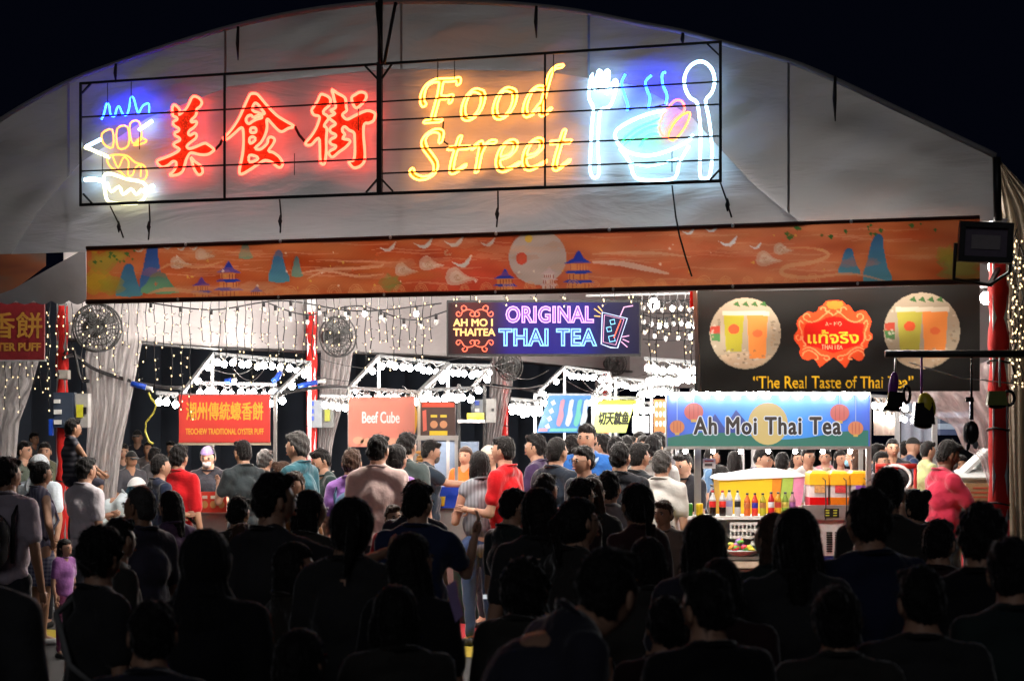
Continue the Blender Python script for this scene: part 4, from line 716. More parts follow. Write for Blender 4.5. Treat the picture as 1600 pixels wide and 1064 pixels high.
def counter(t, px0, px1, ytop, d, depth, m, name='counter'):
    a = W(px0, ytop, d); c = W(px1, ytop, d); b = MB()
    b.box(((a.x+c.x)/2, d+depth/2, a.z/2), (c.x-a.x, depth, a.z-0.04)); b.build(name, m, t)
    b = MB(); b.box(((a.x+c.x)/2, d+depth/2, a.z), (c.x-a.x+0.06, depth+0.06, 0.03)); b.build('counter_top', STEEL, t); return a.z+0.015
def fp(t, pts, d, col, name, em=None, k=1):
    me = flat_shape([smooth_loop(pts, k) if k > 1 else pts], lambda x, y: W(x, y, d)); me.materials.append(em or mat('print_ink', col, 0.5, nscale=7, namp=0.12, bump=0)); return link(name, me, t)
REDP = mat('red_sign_print', (0.74, 0.075, 0.06), 0.55, nscale=4, namp=0.06, bump=0.05, trans=0.25)
YINK = mat('yellow_print', (0.85, 0.50, 0.05), 0.5, bump=0)
# ---------------------------------------------------------------- oyster puff stall
t = empty('food_stall', W(352, HY, 21)-Z*EYE, 'stall with red signboard in yellow chinese characters under a bulb lit canopy', 'food stall', 'food stalls inside the tent')
canopy(t, (283, 617), (430, 617), 20.95, (332, 552), (484, 566), 23.4, 13, 12, 3)
wrapped_bar('canopy_bar', W(308, 598, 21.3), W(432, 601, 21.3), t); bulbs_between(W(308, 598, 21.3), W(440, 601, 21.3), 11, t)
sb = board(t, 'signboard', 280, 617, 422, 692, 20.9, REDP)
ftext('lettering', '潮州傳統蠔香餅', 351, 642, 20.88, 30, YINK, sb, 120, 0.0, thick=.5); ftext('lettering', 'TEOCHEW TRADITIONAL OYSTER PUFF', 351, 674, 20.88, 13, YINK, sb, 122, 0.002)
b = MB(); b.bar(W(279, 693, 20.9), W(423, 693, 20.9), 0.03); b.build('sign_rail', mat('cream_rail', (0.5, 0.42, 0.3)), t)
zt = counter(t, 283, 432, 800, 20.2, 1.3, STEEL)
mb = board(t, 'menu_board', 308, 768, 354, 800, 20.0, mat('menu_red_print', (0.65, 0.04, 0.02), 0.5))
for cx in (320, 333, 346):
    fp(mb, disc(cx, 788, 5, 6, 12), 19.98, (0.55, 0.25, 0.08), 'printed_dish'); fp(mb, [(cx-4, 774), (cx+4, 774), (cx+4, 779), (cx-4, 779)], 19.98, (0.9, 0.75, 0.6), 'printed_price')
cont = mat('clear_tray_plastic', (0.6, 0.65, 0.62), 0.2, bump=0.2)
for i, px in enumerate((297, 318, 340)):
    p = W(px, 812, 20.35); b = MB(); b.box((p.x, p.y, zt+0.06), (0.13, 0.2, 0.12), taper=1.15); o = b.build('food_tray', cont); tag(o, ['leftmost', 'middle', 'rightmost'][i]+' clear tray of food on the oyster puff counter', 'tray', 'trays on the oyster puff counter')
    b = MB(); 
    for k in range(5): b.ell((p.x+random.uniform(-.04, .04), p.y+random.uniform(-.06, .06), zt+0.13), (0.03, 0.03, 0.018), 7, 5)
    b.build('fritters', mat('golden_fritter', (0.5, 0.3, 0.06), 0.7), o)
b = MB(); pts = [W(x, y, 20.7) for x, y in ((232, 613), (236, 622), (244, 632), (240, 645), (228, 660), (227, 675), (233, 690), (240, 693))]; b.tube(pts, 0.012, 6); tag(b.build('coiled_cable', mat('yellow_cable', (0.55, 0.50, 0.08))), 'curly yellow cable dangling left of the red oyster puff sign', 'cable')
# short row of bulbs left of this stall
def bulb_row(px0, y0, px1, y1, d, n, lab, me=None):
    a = W(px0, y0, d); c = W(px1, y1, d); o = empty('bulb_row', (a+c)/2, lab, 'bulb row', 'short rows of lit bulbs'); wrapped_bar('support_bar', a, c, o); bulbs_between(a, c, n, o, me); return o
bulb_row(244, 613, 278, 616, 21.6, 3, 'three lit bulbs on a short bar left of the red oyster puff sign')
bulb_row(500, 618, 546, 620, 22.6, 4, 'four lit bulbs on a short bar left of the pink beef sign')
bulb_row(798, 623, 846, 627, 24.5, 7, 'row of bulbs left of the blue signboard'); bulb_row(798, 631, 846, 634, 25.5, 6, 'second lower row of bulbs left of the blue signboard')
bulb_row(1006, 560, 1086, 566, 21.5, 9, 'dense row of bulbs highest beside the black drinks banner'); bulb_row(1012, 582, 1088, 578, 22.5, 9, 'second row of bulbs beside the black drinks banner')
bulb_row(1000, 602, 1044, 600, 23.5, 5, 'lowest row of bulbs left of the lit tea stall sign'); bulb_row(1360, 618, 1420, 622, 24, 6, 'row of bulbs behind the hanging purple trinket'); bulb_row(1370, 640, 1440, 646, 29, 7, 'small far row of bulbs above the crowd at the right')
# ---------------------------------------------------------------- beef stall
t = empty('food_stall', W(640, HY, 22)-Z*EYE, 'stall with pale red Beef Cube signboard and bulb lit frames', 'food stall', 'food stalls inside the tent')
canopy(t, (546, 606), (655, 612), 21.6, (592, 556), (700, 568), 24.0, 12, 10, 2)
canopy(t, (660, 609), (738, 606), 21.7, (704, 570), (766, 571), 24.0, 8, 7, 2, False)
PKP = mat('pale_red_sign_print', (0.74, 0.30, 0.23), 0.5, nscale=3, namp=0.12, bump=0.05, trans=0.3)
sb = board(t, 'signboard', 545, 620, 648, 698, 21.5, PKP)
ftext('lettering', 'Beef Cube', 595, 652, 21.48, 25, mat('white_print', (0.9, 0.88, 0.85), bump=0), sb, 58, 0.0, thick=.5)
fp(t, disc(641, 654, 11, 32, 18), 21.52, (0.75, 0.45, 0.05), 'round_emblem'); 
for x, y, r in ((560, 688, 9), (575, 694, 12), (592, 690, 9), (612, 694, 13), (632, 689, 9)): fp(sb, disc(x, min(y, 690), r, 6, 12), 21.478, (0.75, 0.38, 0.25), 'printed_beef')
mb = board(t, 'menu_board', 657, 627, 712, 681, 21.2, mat('dark_menu_print', (0.06, 0.03, 0.025), 0.45))
fp(mb, [(659, 629), (710, 629), (710, 636), (659, 636)], 21.18, (0.7, 0.08, 0.04), 'menu_header'); fp(mb, [(671, 673), (699, 673), (699, 680), (671, 680)], 21.18, (0.8, 0.55, 0.03), 'menu_footer')
for x in (678, 693): fp(mb, disc(x, 663, 6, 6, 12), 21.18, (0.55, 0.25, 0.12), 'printed_dish'); fp(mb, [(x-5, 648), (x+5, 648), (x+5, 652), (x-5, 652)], 21.18, (0.75, 0.55, 0.05), 'printed_price')
fp(mb, [(660, 642), (666, 640), (667, 672), (661, 674)], 21.18, (0.6, 0.12, 0.08), 'printed_skewer')
b = MB(); b.bar(W(645, 684, 21.1), W(716, 684, 21.1), 0.05); b.bar(W(645, 684, 21.9), W(716, 684, 21.9), 0.04); b.build('top_shelf', STEEL, t)
for px, d in ((648, 21.1), (713, 21.1), (648, 21.9), (713, 21.9)): p = W(px, 684, d); b = MB(); b.bar((p.x, d, 0), p, 0.035); b.build('post', STEEL, t)
zt = counter(t, 560, 735, 792, 20.9, 1.2, STEEL)
b = MB(); p = W(704, 772, 21.0); b.box((p.x, 21.0, zt+0.09), (0.36, 0.4, 0.22)); b.build('blue_crate', mat('blue_plastic', (0.01, 0.05, 0.45), 0.4), t)
p = W(660, 760, 20.75); sk = empty('fried_patty_tower', (p.x, 20.75, zt-0.0), 'tall tower of golden fried pieces stacked on a spike at the beef stall', 'food tower')
z0 = zt; z1 = W(660, 705, 20.75).z; b = MB(); b.tube([(p.x, 20.75, z0), (p.x, 20.75, z1+0.03)], 0.01, 6); b.build('spike', STEEL, sk)
fr = mat('golden_fried', (0.60, 0.30, 0.08), 0.7, nscale=40, namp=0.5, bump=0.8); nn = 17
for i in range(nn):
    b = MB(); b.ell((p.x+random.uniform(-.01, .01), 20.75, z0+(z1-z0)*(i+.5)/nn), (0.072, 0.072, 0.022), 9, 5, rot=Matrix.Rotation(random.uniform(-.2, .2), 3, 'Y')); b.build('fried_piece', fr, sk)
for px, y, c, lab in ((690, 800, (0.75, 0.55, 0.03), 'small yellow tub on the beef stall counter'), (728, 800, (0.02, 0.35, 0.2), 'green cup beside the blue crate')):
    q = W(px, y, 20.8); b = MB(); b.lathe((q.x, 20.8, zt), [(0.03, 0), (0.04, 0.09), (0.042, 0.10)], 10); tag(b.build('plastic_tub', mat('tub_plastic', c)), lab, 'tub')
b = MB(); q = W(738, 840, 19.4); b.lathe((q.x, 19.4, 0), [(0.16, 0), (0.2, 0.75), (0.21, 0.77)], 16); tag(b.build('rubbish_bin', mat('teal_bin', (0.01, 0.20, 0.16))), 'teal plastic bin beside the woman in the sleeveless top', 'bin')
sh_ = empty('utility_rack', W(745, HY, 24.5)-Z*EYE, 'black metal rack with a yellow roll on top right of the beef menu', 'rack')
b = MB(); b.bar(W(716, 658, 24.5), W(758, 658, 24.5), 0.4, 0.04); b.build('shelf', STEEL, sh_); b = MB(); b.bar(W(716, 720, 24.5), W(758, 720, 24.5), 0.4, 0.04); b.build('shelf', STEEL, sh_)
for px in (717, 757): q = W(px, 600, 24.5); b = MB(); b.bar((q.x, 24.5, 0), q, 0.04); b.build('post', BLACKM, sh_)
b = MB(); b.tube([W(730, 652, 24.4), W(756, 652, 24.4)], 0.05, 10); tag(b.build('cable_roll', mat('yellow_roll', (0.7, 0.6, 0.03))), 'yellow roll lying on the black rack shelf', 'roll')
b = MB(); a = W(668, 690, 24.8); c = W(748, 745, 24.8); b.box(((a.x+c.x)/2, 24.8, (a.z+c.z)/2), (c.x-a.x, 0.3, a.z-c.z)); tag(b.build('glass_display_case', mat('pale_blue_panel', (0.16, 0.22, 0.32), 0.3)), 'pale blue lit cabinet behind the beef stall worker', 'cabinet')
# ---------------------------------------------------------------- blue and yellow sign stalls
t = empty('food_stall', W(885, HY, 26)-Z*EYE, 'far stall with slanted bright blue signboard', 'food stall', 'food stalls inside the tent')
canopy(t, (836, 617), (926, 617), 26, (882, 573), (953, 583), 29, 14, 11, 2)
BLS = emi('blue_lightbox', (0.02, 0.32, 0.85), 0.7, (0.01, 0.04, 0.1))
o = fp(t, [(858, 618), (924, 618), (908, 676), (838, 676)], 25.9, None, 'signboard', BLS)
WL = emi('white_lightbox', (0.75, 0.85, 0.9), 1.0); PL = emi('pink_lightbox', (0.8, 0.3, 0.45), 0.9); TLb = emi('teal_lightbox', (0.1, 0.75, 0.6), 0.9)
for i, y in enumerate((628, 641, 653, 665)): fp(o, [(860-i*3, y), (866-i*3, y-4), (869-i*3, y+3), (863-i*3, y+6)], 25.88, None, 'printed_mark', WL)
for x, m_ in ((876, PL), (890, WL), (903, TLb), (913, WL)): fp(o, [(x, 626), (x+7, 625), (x+4, 640), (x+5, 650), (x-1, 666), (x-7, 662), (x-3, 645)], 25.88, None, 'printed_figure', m_, 2)
fp(o, [(860, 669), (902, 669), (901, 674), (858, 674)], 25.87, None, 'printed_line', TLb); fp(o, [(842, 669), (856, 669), (855, 674), (841, 674)], 25.87, None, 'printed_line', PL)
counter(t, 845, 930, 770, 25.5, 1.2, WHITEP)
t = empty('food_stall', W(960, HY, 27)-Z*EYE, 'far stall with slanted yellow signboard in black brush characters', 'food stall', 'food stalls inside the tent')
canopy(t, (928, 620), (996, 622), 26.6, (962, 590), (1018, 596), 29, 11, 8, 2)
YLS = mat('lime_yellow_print', (0.44, 0.52, 0.13), 0.5, bump=0, trans=0.3)
o = fp(t, [(934, 625), (994, 625), (988, 640), (978, 676), (925, 676)], 26.5, None, 'signboard', YLS)
fp(o, [(934, 625), (994, 625), (993, 632), (933, 632)], 26.48, (0.35, 0.36, 0.03), 'sign_band')
me = text_mesh('切天就鱼', 22/F*26.5, 0.0, 0.0, shear=0.25, width=46/F*26.5); me = thicken(me, .9/F*26.5); place_mesh('lettering', me, mat('black_print', (0.01, 0.01, 0.01), bump=0), W(959, 653, 26.47), X, Z, o)
counter(t, 930, 1000, 770, 26.3, 1.2, WHITEP)
t = empty('food_stall', W(1020, HY, 27)-Z*EYE, 'far stall with small white board beside an orange patterned panel', 'food stall', 'food stalls inside the tent')
canopy(t, (992, 630), (1040, 628), 28, (1005, 603), (1050, 600), 30, 8, 7, 1)
board(t, 'signboard', 988, 650, 1014, 676, 27.5, mat('pale_board', (0.6, 0.66, 0.75)))
o = board(t, 'patterned_panel', 1022, 624, 1041, 676, 27, mat('orange_panel', (0.65, 0.2, 0.06), nscale=10, namp=0.6))
for i in range(9): x = 1024+(i % 3)*6; y = 632+(i//3)*15; fp(o, disc(x+2, y, 2.6, 5, 8), 26.97, (0.8, 0.7, 0.55), 'printed_figure')
counter(t, 1000, 1050, 770, 27, 1.0, WHITEP)
# ---------------------------------------------------------------- Ah Moi stall
AD = 18.3
t = empty('food_stall', W(1200, HY, AD)-Z*EYE, 'thai tea stall with a bright blue lightbox sign of moon and lanterns', 'food stall', 'food stalls inside the tent')
m = bpy.data.materials.new('tea_lightbox'); n, l = _nt(m); pb = n['Principled BSDF']; pb.inputs['Base Color'].default_value = (0.03, 0.06, 0.2, 1); pb.inputs['Roughness'].default_value = 0.35
tc = n.new('ShaderNodeTexCoord'); sx = n.new('ShaderNodeSeparateXYZ'); l.new(tc.outputs['Generated'], sx.inputs[0])
cr = n.new('ShaderNodeValToRGB'); e = cr.color_ramp.elements; e[0].position = 0; e[0].color = (0.05, 0.06, 0.42, 1); e[1].position = 1; e[1].color = (0.05, 0.08, 0.50, 1)
q = e.new(0.28); q.color = (0.03, 0.22, 0.75, 1); q = e.new(0.5); q.color = (0.10, 0.45, 0.85, 1); q = e.new(0.72); q.color = (0.03, 0.28, 0.75, 1)
l.new(sx.outputs[0], cr.inputs[0]); l.new(cr.outputs[0], pb.inputs['Emission Color']); pb.inputs['Emission Strength'].default_value = 0.8  # emission stands in for the bulb light falling on the sign
sb = board(t, 'signboard', 1042, 616, 1358, 698, AD, m, 0.06)
def lm(c, s=0.75): return emi('lightbox_print', c, s)  # sign prints glow too, in place of the bulb light on them
SD = AD-0.032
fp(sb, [(1043, 697)]+smooth_loop([(1043, 684), (1090, 676), (1140, 674), (1200, 686), (1260, 684), (1310, 675), (1357, 672)], 4, False)+[(1357, 697)], SD, None, 'green_hills', lm((0.02, 0.22, 0.16)))
fp(sb, [(1100, 676), (1117, 646), (1132, 668), (1150, 640), (1180, 676)], SD-0.001, None, 'blue_hills', lm((0.02, 0.07, 0.42)))
fp(sb, disc(1200, 662, 31, 33, 28), SD-0.003, None, 'printed_moon', lm((0.85, 0.62, 0.22)))
for x, y, r, c in ((1084, 643, 15, (0.85, 0.16, 0.14)), (1058, 667, 11.5, (0.88, 0.28, 0.09)), (1312, 645, 15, (0.85, 0.16, 0.14)), (1337, 669, 12, (0.88, 0.28, 0.12))):
    o = fp(sb, disc(x, y, r, r*.92), SD-0.005, None, 'printed_lantern', lm(c)); fp(o, [(x-.6, 617), (x+.6, 617), (x+.6, y-r*.8), (x-.6, y-r*.8)], SD-0.005, None, 'lantern_cord', lm((0.5, 0.6, 0.9)))
    fp(o, [(x-r*.3, y+r*.8), (x+r*.3, y+r*.8), (x+r*.3, y+r*1.1), (x-r*.3, y+r*1.1)], SD-0.0065, None, 'lantern_tassel', lm((0.85, 0.5, 0.1)))
    for q in (-.5, 0, .5): o2 = fp(o, disc(x+q*r*.9, y, 0.5, r*.85, 8), SD-0.0065, None, 'lantern_rib', lm((0.6, 0.08, 0.06)))
WLB = emi('lightbox_white', (0.8, 0.82, 0.9), 0.9)
ftext('lettering_outline', 'Ah Moi Thai Tea', 1199, 665, SD-0.009, 38, WLB, sb, 229, 0.0, thick=2.6, space=1.12); ftext('lettering', 'Ah Moi Thai Tea', 1199, 665, SD-0.016, 38, mat('near_black_print', (0.015, 0.012, 0.012), bump=0), sb, 229, 0.0, thick=1.0, space=1.12)
b = MB(); b.bar(W(1041, 615, AD), W(1359, 615, AD), 0.08, 0.03); b.bar(W(1041, 699.5, AD), W(1359, 699.5, AD), 0.08, 0.03); b.build('sign_frame', STEEL, t)
bulbs_between(W(1042, 613, AD-0.10), W(1362, 613, AD-0.10), 13, t, BS, 0.0, 0.01); bulbs_between(W(1050, 613, AD+1.2), W(1350, 613, AD+1.2), 14, t, bulb_mesh(.045), 0.0)
bulbs_between(W(1050, 706, AD+.35), W(1350, 706, AD+.35), 7, t, bulb_mesh(.022), -.03, .003)  # small bulbs added behind the sign to brighten the stall inside
for px, d, w_ in ((1044, AD, 0.045), (1090, AD+0.3, 0.06), (1357, AD, 0.045), (1058, AD+1.7, 0.04), (1345, AD+1.7, 0.04)):
    q = W(px, 616, d); b = MB(); b.bar((q.x, d, 0), q, w_); b.build('post', STEEL, t)
dpx = lambda y, d: EYE+(HY-y)/F*d
def shelf(px0, px1, y, d, dep, m_, th=0.03, nm='shelf'):
    a = W(px0, y, d); c = W(px1, y, d); b = MB(); b.box(((a.x+c.x)/2, d+dep/2, a.z), (c.x-a.x, dep, th)); b.build(nm, m_, t); return a.z+th/2
zs = shelf(1058, 1262, 809, 18.3, 0.5, WHITEP); zl = shelf(1046, 1262, 872, 18.1, 0.9, STEEL); shelf(1046, 1262, 882, 18.1, 0.9, mat('cream_board', (0.6, 0.55, 0.42)), 0.06, 'counter_edge')
a = W(1050, 890, 18.2); c = W(1255, 890, 18.2); b = MB(); b.box(((a.x+c.x)/2, 18.6, a.z/2), (c.x-a.x, 0.7, a.z)); b.build('counter_base', STEEL, t)
a = W(1060, 811, 18.75); c = W(1262, 871, 18.75); b = MB(); b.box(((a.x+c.x)/2, 18.78, (a.z+c.z)/2), (c.x-a.x, 0.03, a.z-c.z-0.01)); b.build('back_panel', WHITEP, t)
for px in (1060, 1112, 1195, 1260):
    q = W(px, 811, 18.32); b = MB(); b.bar(q-Z*0.01, (q.x, q.y, zl), 0.025); b.build('shelf_upright', WHITEP, t)
cr_m = mat('white_crate_plastic', (0.7, 0.7, 0.68), 0.45)
def crate(px0, px1, y0, y1, d, lab):
    a = W(px0, y0, d); c = W(px1, y1, d); o = empty('plastic_crate', ((a.x+c.x)/2, d, c.z), lab, 'crate', 'crates under the drinks shelf')
    w_, h_ = c.x-a.x, a.z-c.z; x0 = (a.x+c.x)/2
    b = MB(); b.box((x0, d+0.2, c.z+0.01), (w_, 0.36, 0.02)); b.build('crate_floor', cr_m, o)
    for s in (0.02, 0.38):
        for k in range(3): b = MB(); b.box((x0, d+s, c.z+h_*(0.12+0.4*k)), (w_, 0.015, h_*0.16)); b.build('slat', cr_m, o)
        for k in range(9): b = MB(); b.box((x0-w_/2+w_*k/8, d+s+0.002, c.z+h_/2), (0.012, 0.017, h_)); b.build('upright', cr_m, o)
crate(1142, 1192, 816, 842, 18.25, 'white slatted crate on the tea stall shelf above the sweets')
crate(1066, 1110, 818, 845, 18.3, 'white slatted crate at the left of the tea stall shelf'); crate(1198, 1240, 816, 842, 18.3, 'white slatted crate half hidden by the women with long hair')
zb_ = zl
def bottle(px, ytop, h, d, liq, cap, lab, zbase, r=0.032, capc=None):
    q = W(px, ytop, d); z = zbase; o = empty('drink_bottle', (q.x, d, z), lab, 'bottle', 'bottles on the tea stall shelf')
    g = mat('bottle_clear', (0.7, 0.72, 0.72), 0.15); L = mat('bottle_liquid', liq, 0.2, bump=0, namp=0.05)
    b = MB(); b.lathe((q.x, d, z), [(r*.9, 0), (r, 0.01), (r, h*.34), (r*.93, h*.36)], 12); b.build('drink', L, o)
    b = MB(); b.lathe((q.x, d, z), [(r*.97, h*.34), (r*1.02, h*.36), (r*1.02, h*.56), (r*.97, h*.58)], 12); b.build('label_band', mat('bottle_label', cap, 0.4, bump=0), o)
    b = MB(); b.lathe((q.x, d, z), [(r, h*.58), (r*.95, h*.68), (r*.42, h*.86), (r*.36, h*.93)], 12); b.build('neck', L if capc == 1 else g, o)
    b = MB(); b.lathe((q.x, d, z), [(r*.45, h*.92), (r*.45, h), (r*.3, h*1.005)], 10); b.build('cap', mat('bottle_cap', (0.5, 0.02, 0.02) if liq[0] < 0.05 and liq[1] < 0.02 else (0.02, 0.02, 0.02), 0.4, bump=0), o)
COLA = (0.012, 0.005, 0.004)
bottle(1113.5, 771, 0.235, 18.4, COLA, (0.6, 0.02, 0.02), 'cola bottle, the left of the two dark ones with red labels', zs)
bottle(1129, 771, 0.235, 18.4, COLA, (0.62, 0.03, 0.02), 'cola bottle, the right of the two dark ones with red labels', zs)
bottle(1139.5, 771, 0.235, 18.5, (0.6, 0.62, 0.62), (0.35, 0.4, 0.7), 'clear bottle with pale blue label beside the dark cola bottles', zs)
bottle(1152.5, 771, 0.235, 18.4, (0.55, 0.56, 0.56), (0.02, 0.02, 0.02), 'clear bottle with a black label and black cap', zs, 0.029)
bottle(1167.5, 778, 0.21, 18.4, (0.65, 0.14, 0.03), (0.55, 0.15, 0.04), 'orange drink bottle left of the one with blue cap', zs, 0.030, 1)
bottle(1179.5, 778, 0.21, 18.4, (0.65, 0.05, 0.03), (0.04, 0.03, 0.35), 'red drink bottle with a dark blue label', zs, 0.030, 1)
bottle(1192, 778, 0.21, 18.4, (0.42, 0.40, 0.03), (0.45, 0.20, 0.05), 'yellow green drink bottle at the right end of the row', zs, 0.030, 1)
def can(px, d, col, lab, z, r=0.033, h=0.115):
    q = W(px, 800, d); o = empty('drink_can', (q.x, d, z), lab, 'can', 'cans on the tea stall'); b = MB(); b.lathe((q.x, d, z), [(r*.85, 0), (r, 0.008), (r, h-.01), (r*.85, h)], 12); b.build('can_body', mat('can_paint', col, 0.3, 0.4, bump=0), o)
    b = MB(); b.lathe((q.x, d, z+h), [(r*.82, 0), (r*.8, 0.003)], 12); b.build('can_lid', STEEL, o)
for i, c in enumerate((1077, 1093)): can(c, 18.4, [(0.03, 0.16, 0.02), (0.75, 0.50, 0.02)][i], ['green drink can at the left end of the bottle row', 'yellow drink can between green can and cola bottles'][i], zs)
for i, px in enumerate((1052, 1061)): can(px, 18.2, (0.01, 0.22, 0.06), ['green can on the lower shelf, nearer the left post', 'green can on the lower shelf beside the first one'][i], zl)
for i, px in enumerate((1176, 1183, 1190)): bottle(px, 842, 0.15, 18.3, (.6, .62, .6), [(.05, .05, .06), (.1, .35, .2), (.5, .5, .55)][i], ['small clear bottle with black label on the lower shelf beside the sweets', 'small clear bottle with green label on the lower shelf', 'small clear bottle with pale label at the right of the lower shelf'][i], zl, .026)
for i, px in enumerate((1205, 1216, 1227, 1238)): bottle(px, 776, 0.22, 18.4, [(.5, .02, .02), (.6, .3, .02), (.2, .35, .04), (.5, .25, .3)][i], [(.7, .7, .7), (.5, .05, .03), (.6, .5, .1), (.3, .1, .3)][i], ['red drink bottle right of the main row, half behind a dark head', 'amber drink bottle right of the main row', 'green drink bottle right of the main row', 'pink drink bottle last on the upper shelf'][i], zs, .03, 1)
for i, (px, n_) in enumerate(((1264, 9), (1292, 11), (1324, 8), (1353, 10))):
    q = W(px, 792, 19.15); o = empty('cup_stack', (q.x, 19.15, q.z), ['left of the juice tanks', 'between the first and second juice tank', 'between the second and third juice tank', 'right of the juice tanks'][i].join(('stack of clear cups ', '')), 'cup stack', 'stacks of cups behind the juice tanks')
    for k in range(n_): b = MB(); b.lathe((q.x, 19.15, dpx(790, 18.8)+.03*k), [(.032, 0), (.043, .05), (.046, .052)], 10); b.build('cup', cont, o)
pc = board(t, 'price_card', 1098, 716, 1118, 732, 18.5, mat('white_card', (.6, .6, .58)), .006); fp(pc, [(1101, 719), (1115, 719), (1115, 721), (1101, 721)], 18.49, (.4, .03, .03), 'printed_line'); fp(pc, [(1101, 724), (1113, 724), (1113, 728), (1101, 728)], 18.49, (.05, .05, .05), 'printed_line')
# bowl of sweets
q = W(1154, 866, 18.25); o = empty('sweets_tray', (q.x, 18.25, zl), 'shallow tray heaped with brightly wrapped sweets on the lower shelf', 'tray of sweets')
b = MB(); b.lathe((q.x, 18.25, zl), [(0.14, 0), (0.19, 0.045), (0.2, 0.05)], 20); b.build('tray', cont, o)
scol = [(0.6, 0.03, 0.05), (0.7, 0.55, 0.05), (0.1, 0.35, 0.05), (0.35, 0.2, 0.5), (0.7, 0.25, 0.04), (0.55, 0.6, 0.1)]
for i in range(26):
    a_ = random.uniform(0, 6.28); r_ = random.uniform(0, .15); b = MB(); b.ell((q.x+r_*math.cos(a_), 18.25+r_*math.sin(a_)*.8, zl+0.06+0.09*(1-r_/.16)*random.random()), (0.036, 0.03, 0.02), 8, 5, rot=Matrix.Rotation(random.uniform(-.6, .6), 3, 'Y')); b.build('wrapped_sweet', mat('sweet_wrapper', scol[i % 6], 0.25), o)
# big curved tub of cups (yellow, orange, green and pink panels) with white lid
tb = empty('drinks_tub', (W(1190, 800, 19.2).x, 19.2, zs), 'large yellow tub with white lid and orange, green and pink side panels', 'tub')
def tubsec(name, p, m_, dd=0.0, dep=0.5):
    fr_ = [W(x, y, 19.1+dd) for x, y in p]; b = MB(); b.prism(fr_, [v+Vector((0, dep, 0)) for v in fr_]); b.build(name, m_, tb, True)
tubsec('yellow_panel', [(1123, 750), (1207, 746), (1204, 804), (1127, 809)], mat('yellow_tub', (0.85, 0.52, 0.02), 0.4, nscale=3, namp=0.05, bump=0))
tubsec('orange_panel', [(1207, 746), (1222, 745), (1220, 765), (1214, 806), (1200, 808), (1204, 770)], mat('orange_tub', (0.72, 0.25, 0.02), 0.4, bump=0), 0.003)
tubsec('green_panel', [(1222.5, 746), (1240, 745), (1238, 770), (1232, 800), (1216, 803), (1220.5, 770)], mat('green_tub', (0.35, 0.50, 0.08), 0.4, bump=0), 0.001)
tubsec('pink_panel', [(1240.5, 745), (1257, 745), (1255, 772), (1250, 798), (1233, 800), (1238.5, 770)], mat('pink_tub', (0.70, 0.25, 0.40), 0.4, bump=0), 0.002)
tubsec('white_lid', smooth_loop([(1122, 750), (1126, 743), (1150, 740), (1190, 734), (1220, 733), (1250, 739), (1259, 744), (1230, 746), (1180, 748)], 3), mat('white_lid_plastic', (0.85, 0.87, 0.92), 0.3, bump=0.15), -0.02, 0.56)
# juice dispenser: three tanks on a white chilled unit
fz = empty('drinks_fridge', (W(1305, 900, 18.9).x, 18.9, 0), 'white chilled unit with louvred vents under the three juice tanks', 'fridge')
a = W(1254, 792, 18.8); c = W(1358, 868, 18.8); b = MB(); b.box(((a.x+c.x)/2, 19.05, (a.z+c.z)/2), (c.x-a.x, 0.5, a.z-c.z)); b.build('cabinet', WHITEP, fz)
b = MB(); zb2 = c.z; b.box(((a.x+c.x)/2, 19.05, zb2/2), (c.x-a.x-0.02, 0.46, zb2)); b.build('blue_base', mat('blue_base_paint', (0.008, 0.03, 0.22), 0.4), fz)
a1 = W(1253, 789, 18.75); c1 = W(1359, 812, 18.75); b = MB(); b.box(((a1.x+c1.x)/2, 18.77, (a1.z+c1.z)/2), (c1.x-a1.x, 0.06, a1.z-c1.z)); b.build('steel_fascia', STEEL, fz)
pl = board(fz, 'display_plate', 1288, 794, 1311, 808, 18.73, mat('black_plate', (0.01, 0.012, 0.01), 0.3, bump=0), 0.01)
for i, y in enumerate((797, 801, 805)):
    for x in (1293, 1305): fp(pl, [(x-3, y-.9), (x+3, y-.9), (x+3, y+.9), (x-3, y+.9)], 18.722, (0.5, 0.5, 0.05), 'display_text')
for cx in (1277, 1296, 1309):
    for k in range(9):
        p0 = W(cx-4.5, 832+k*3.6, 18.79); p1 = W(cx+4.5, 832+k*3.6, 18.79); b = MB(); b.bar(p0, p1, 0.008, 0.012); b.build('louvre', BLACKM, fz)
zt = a.z
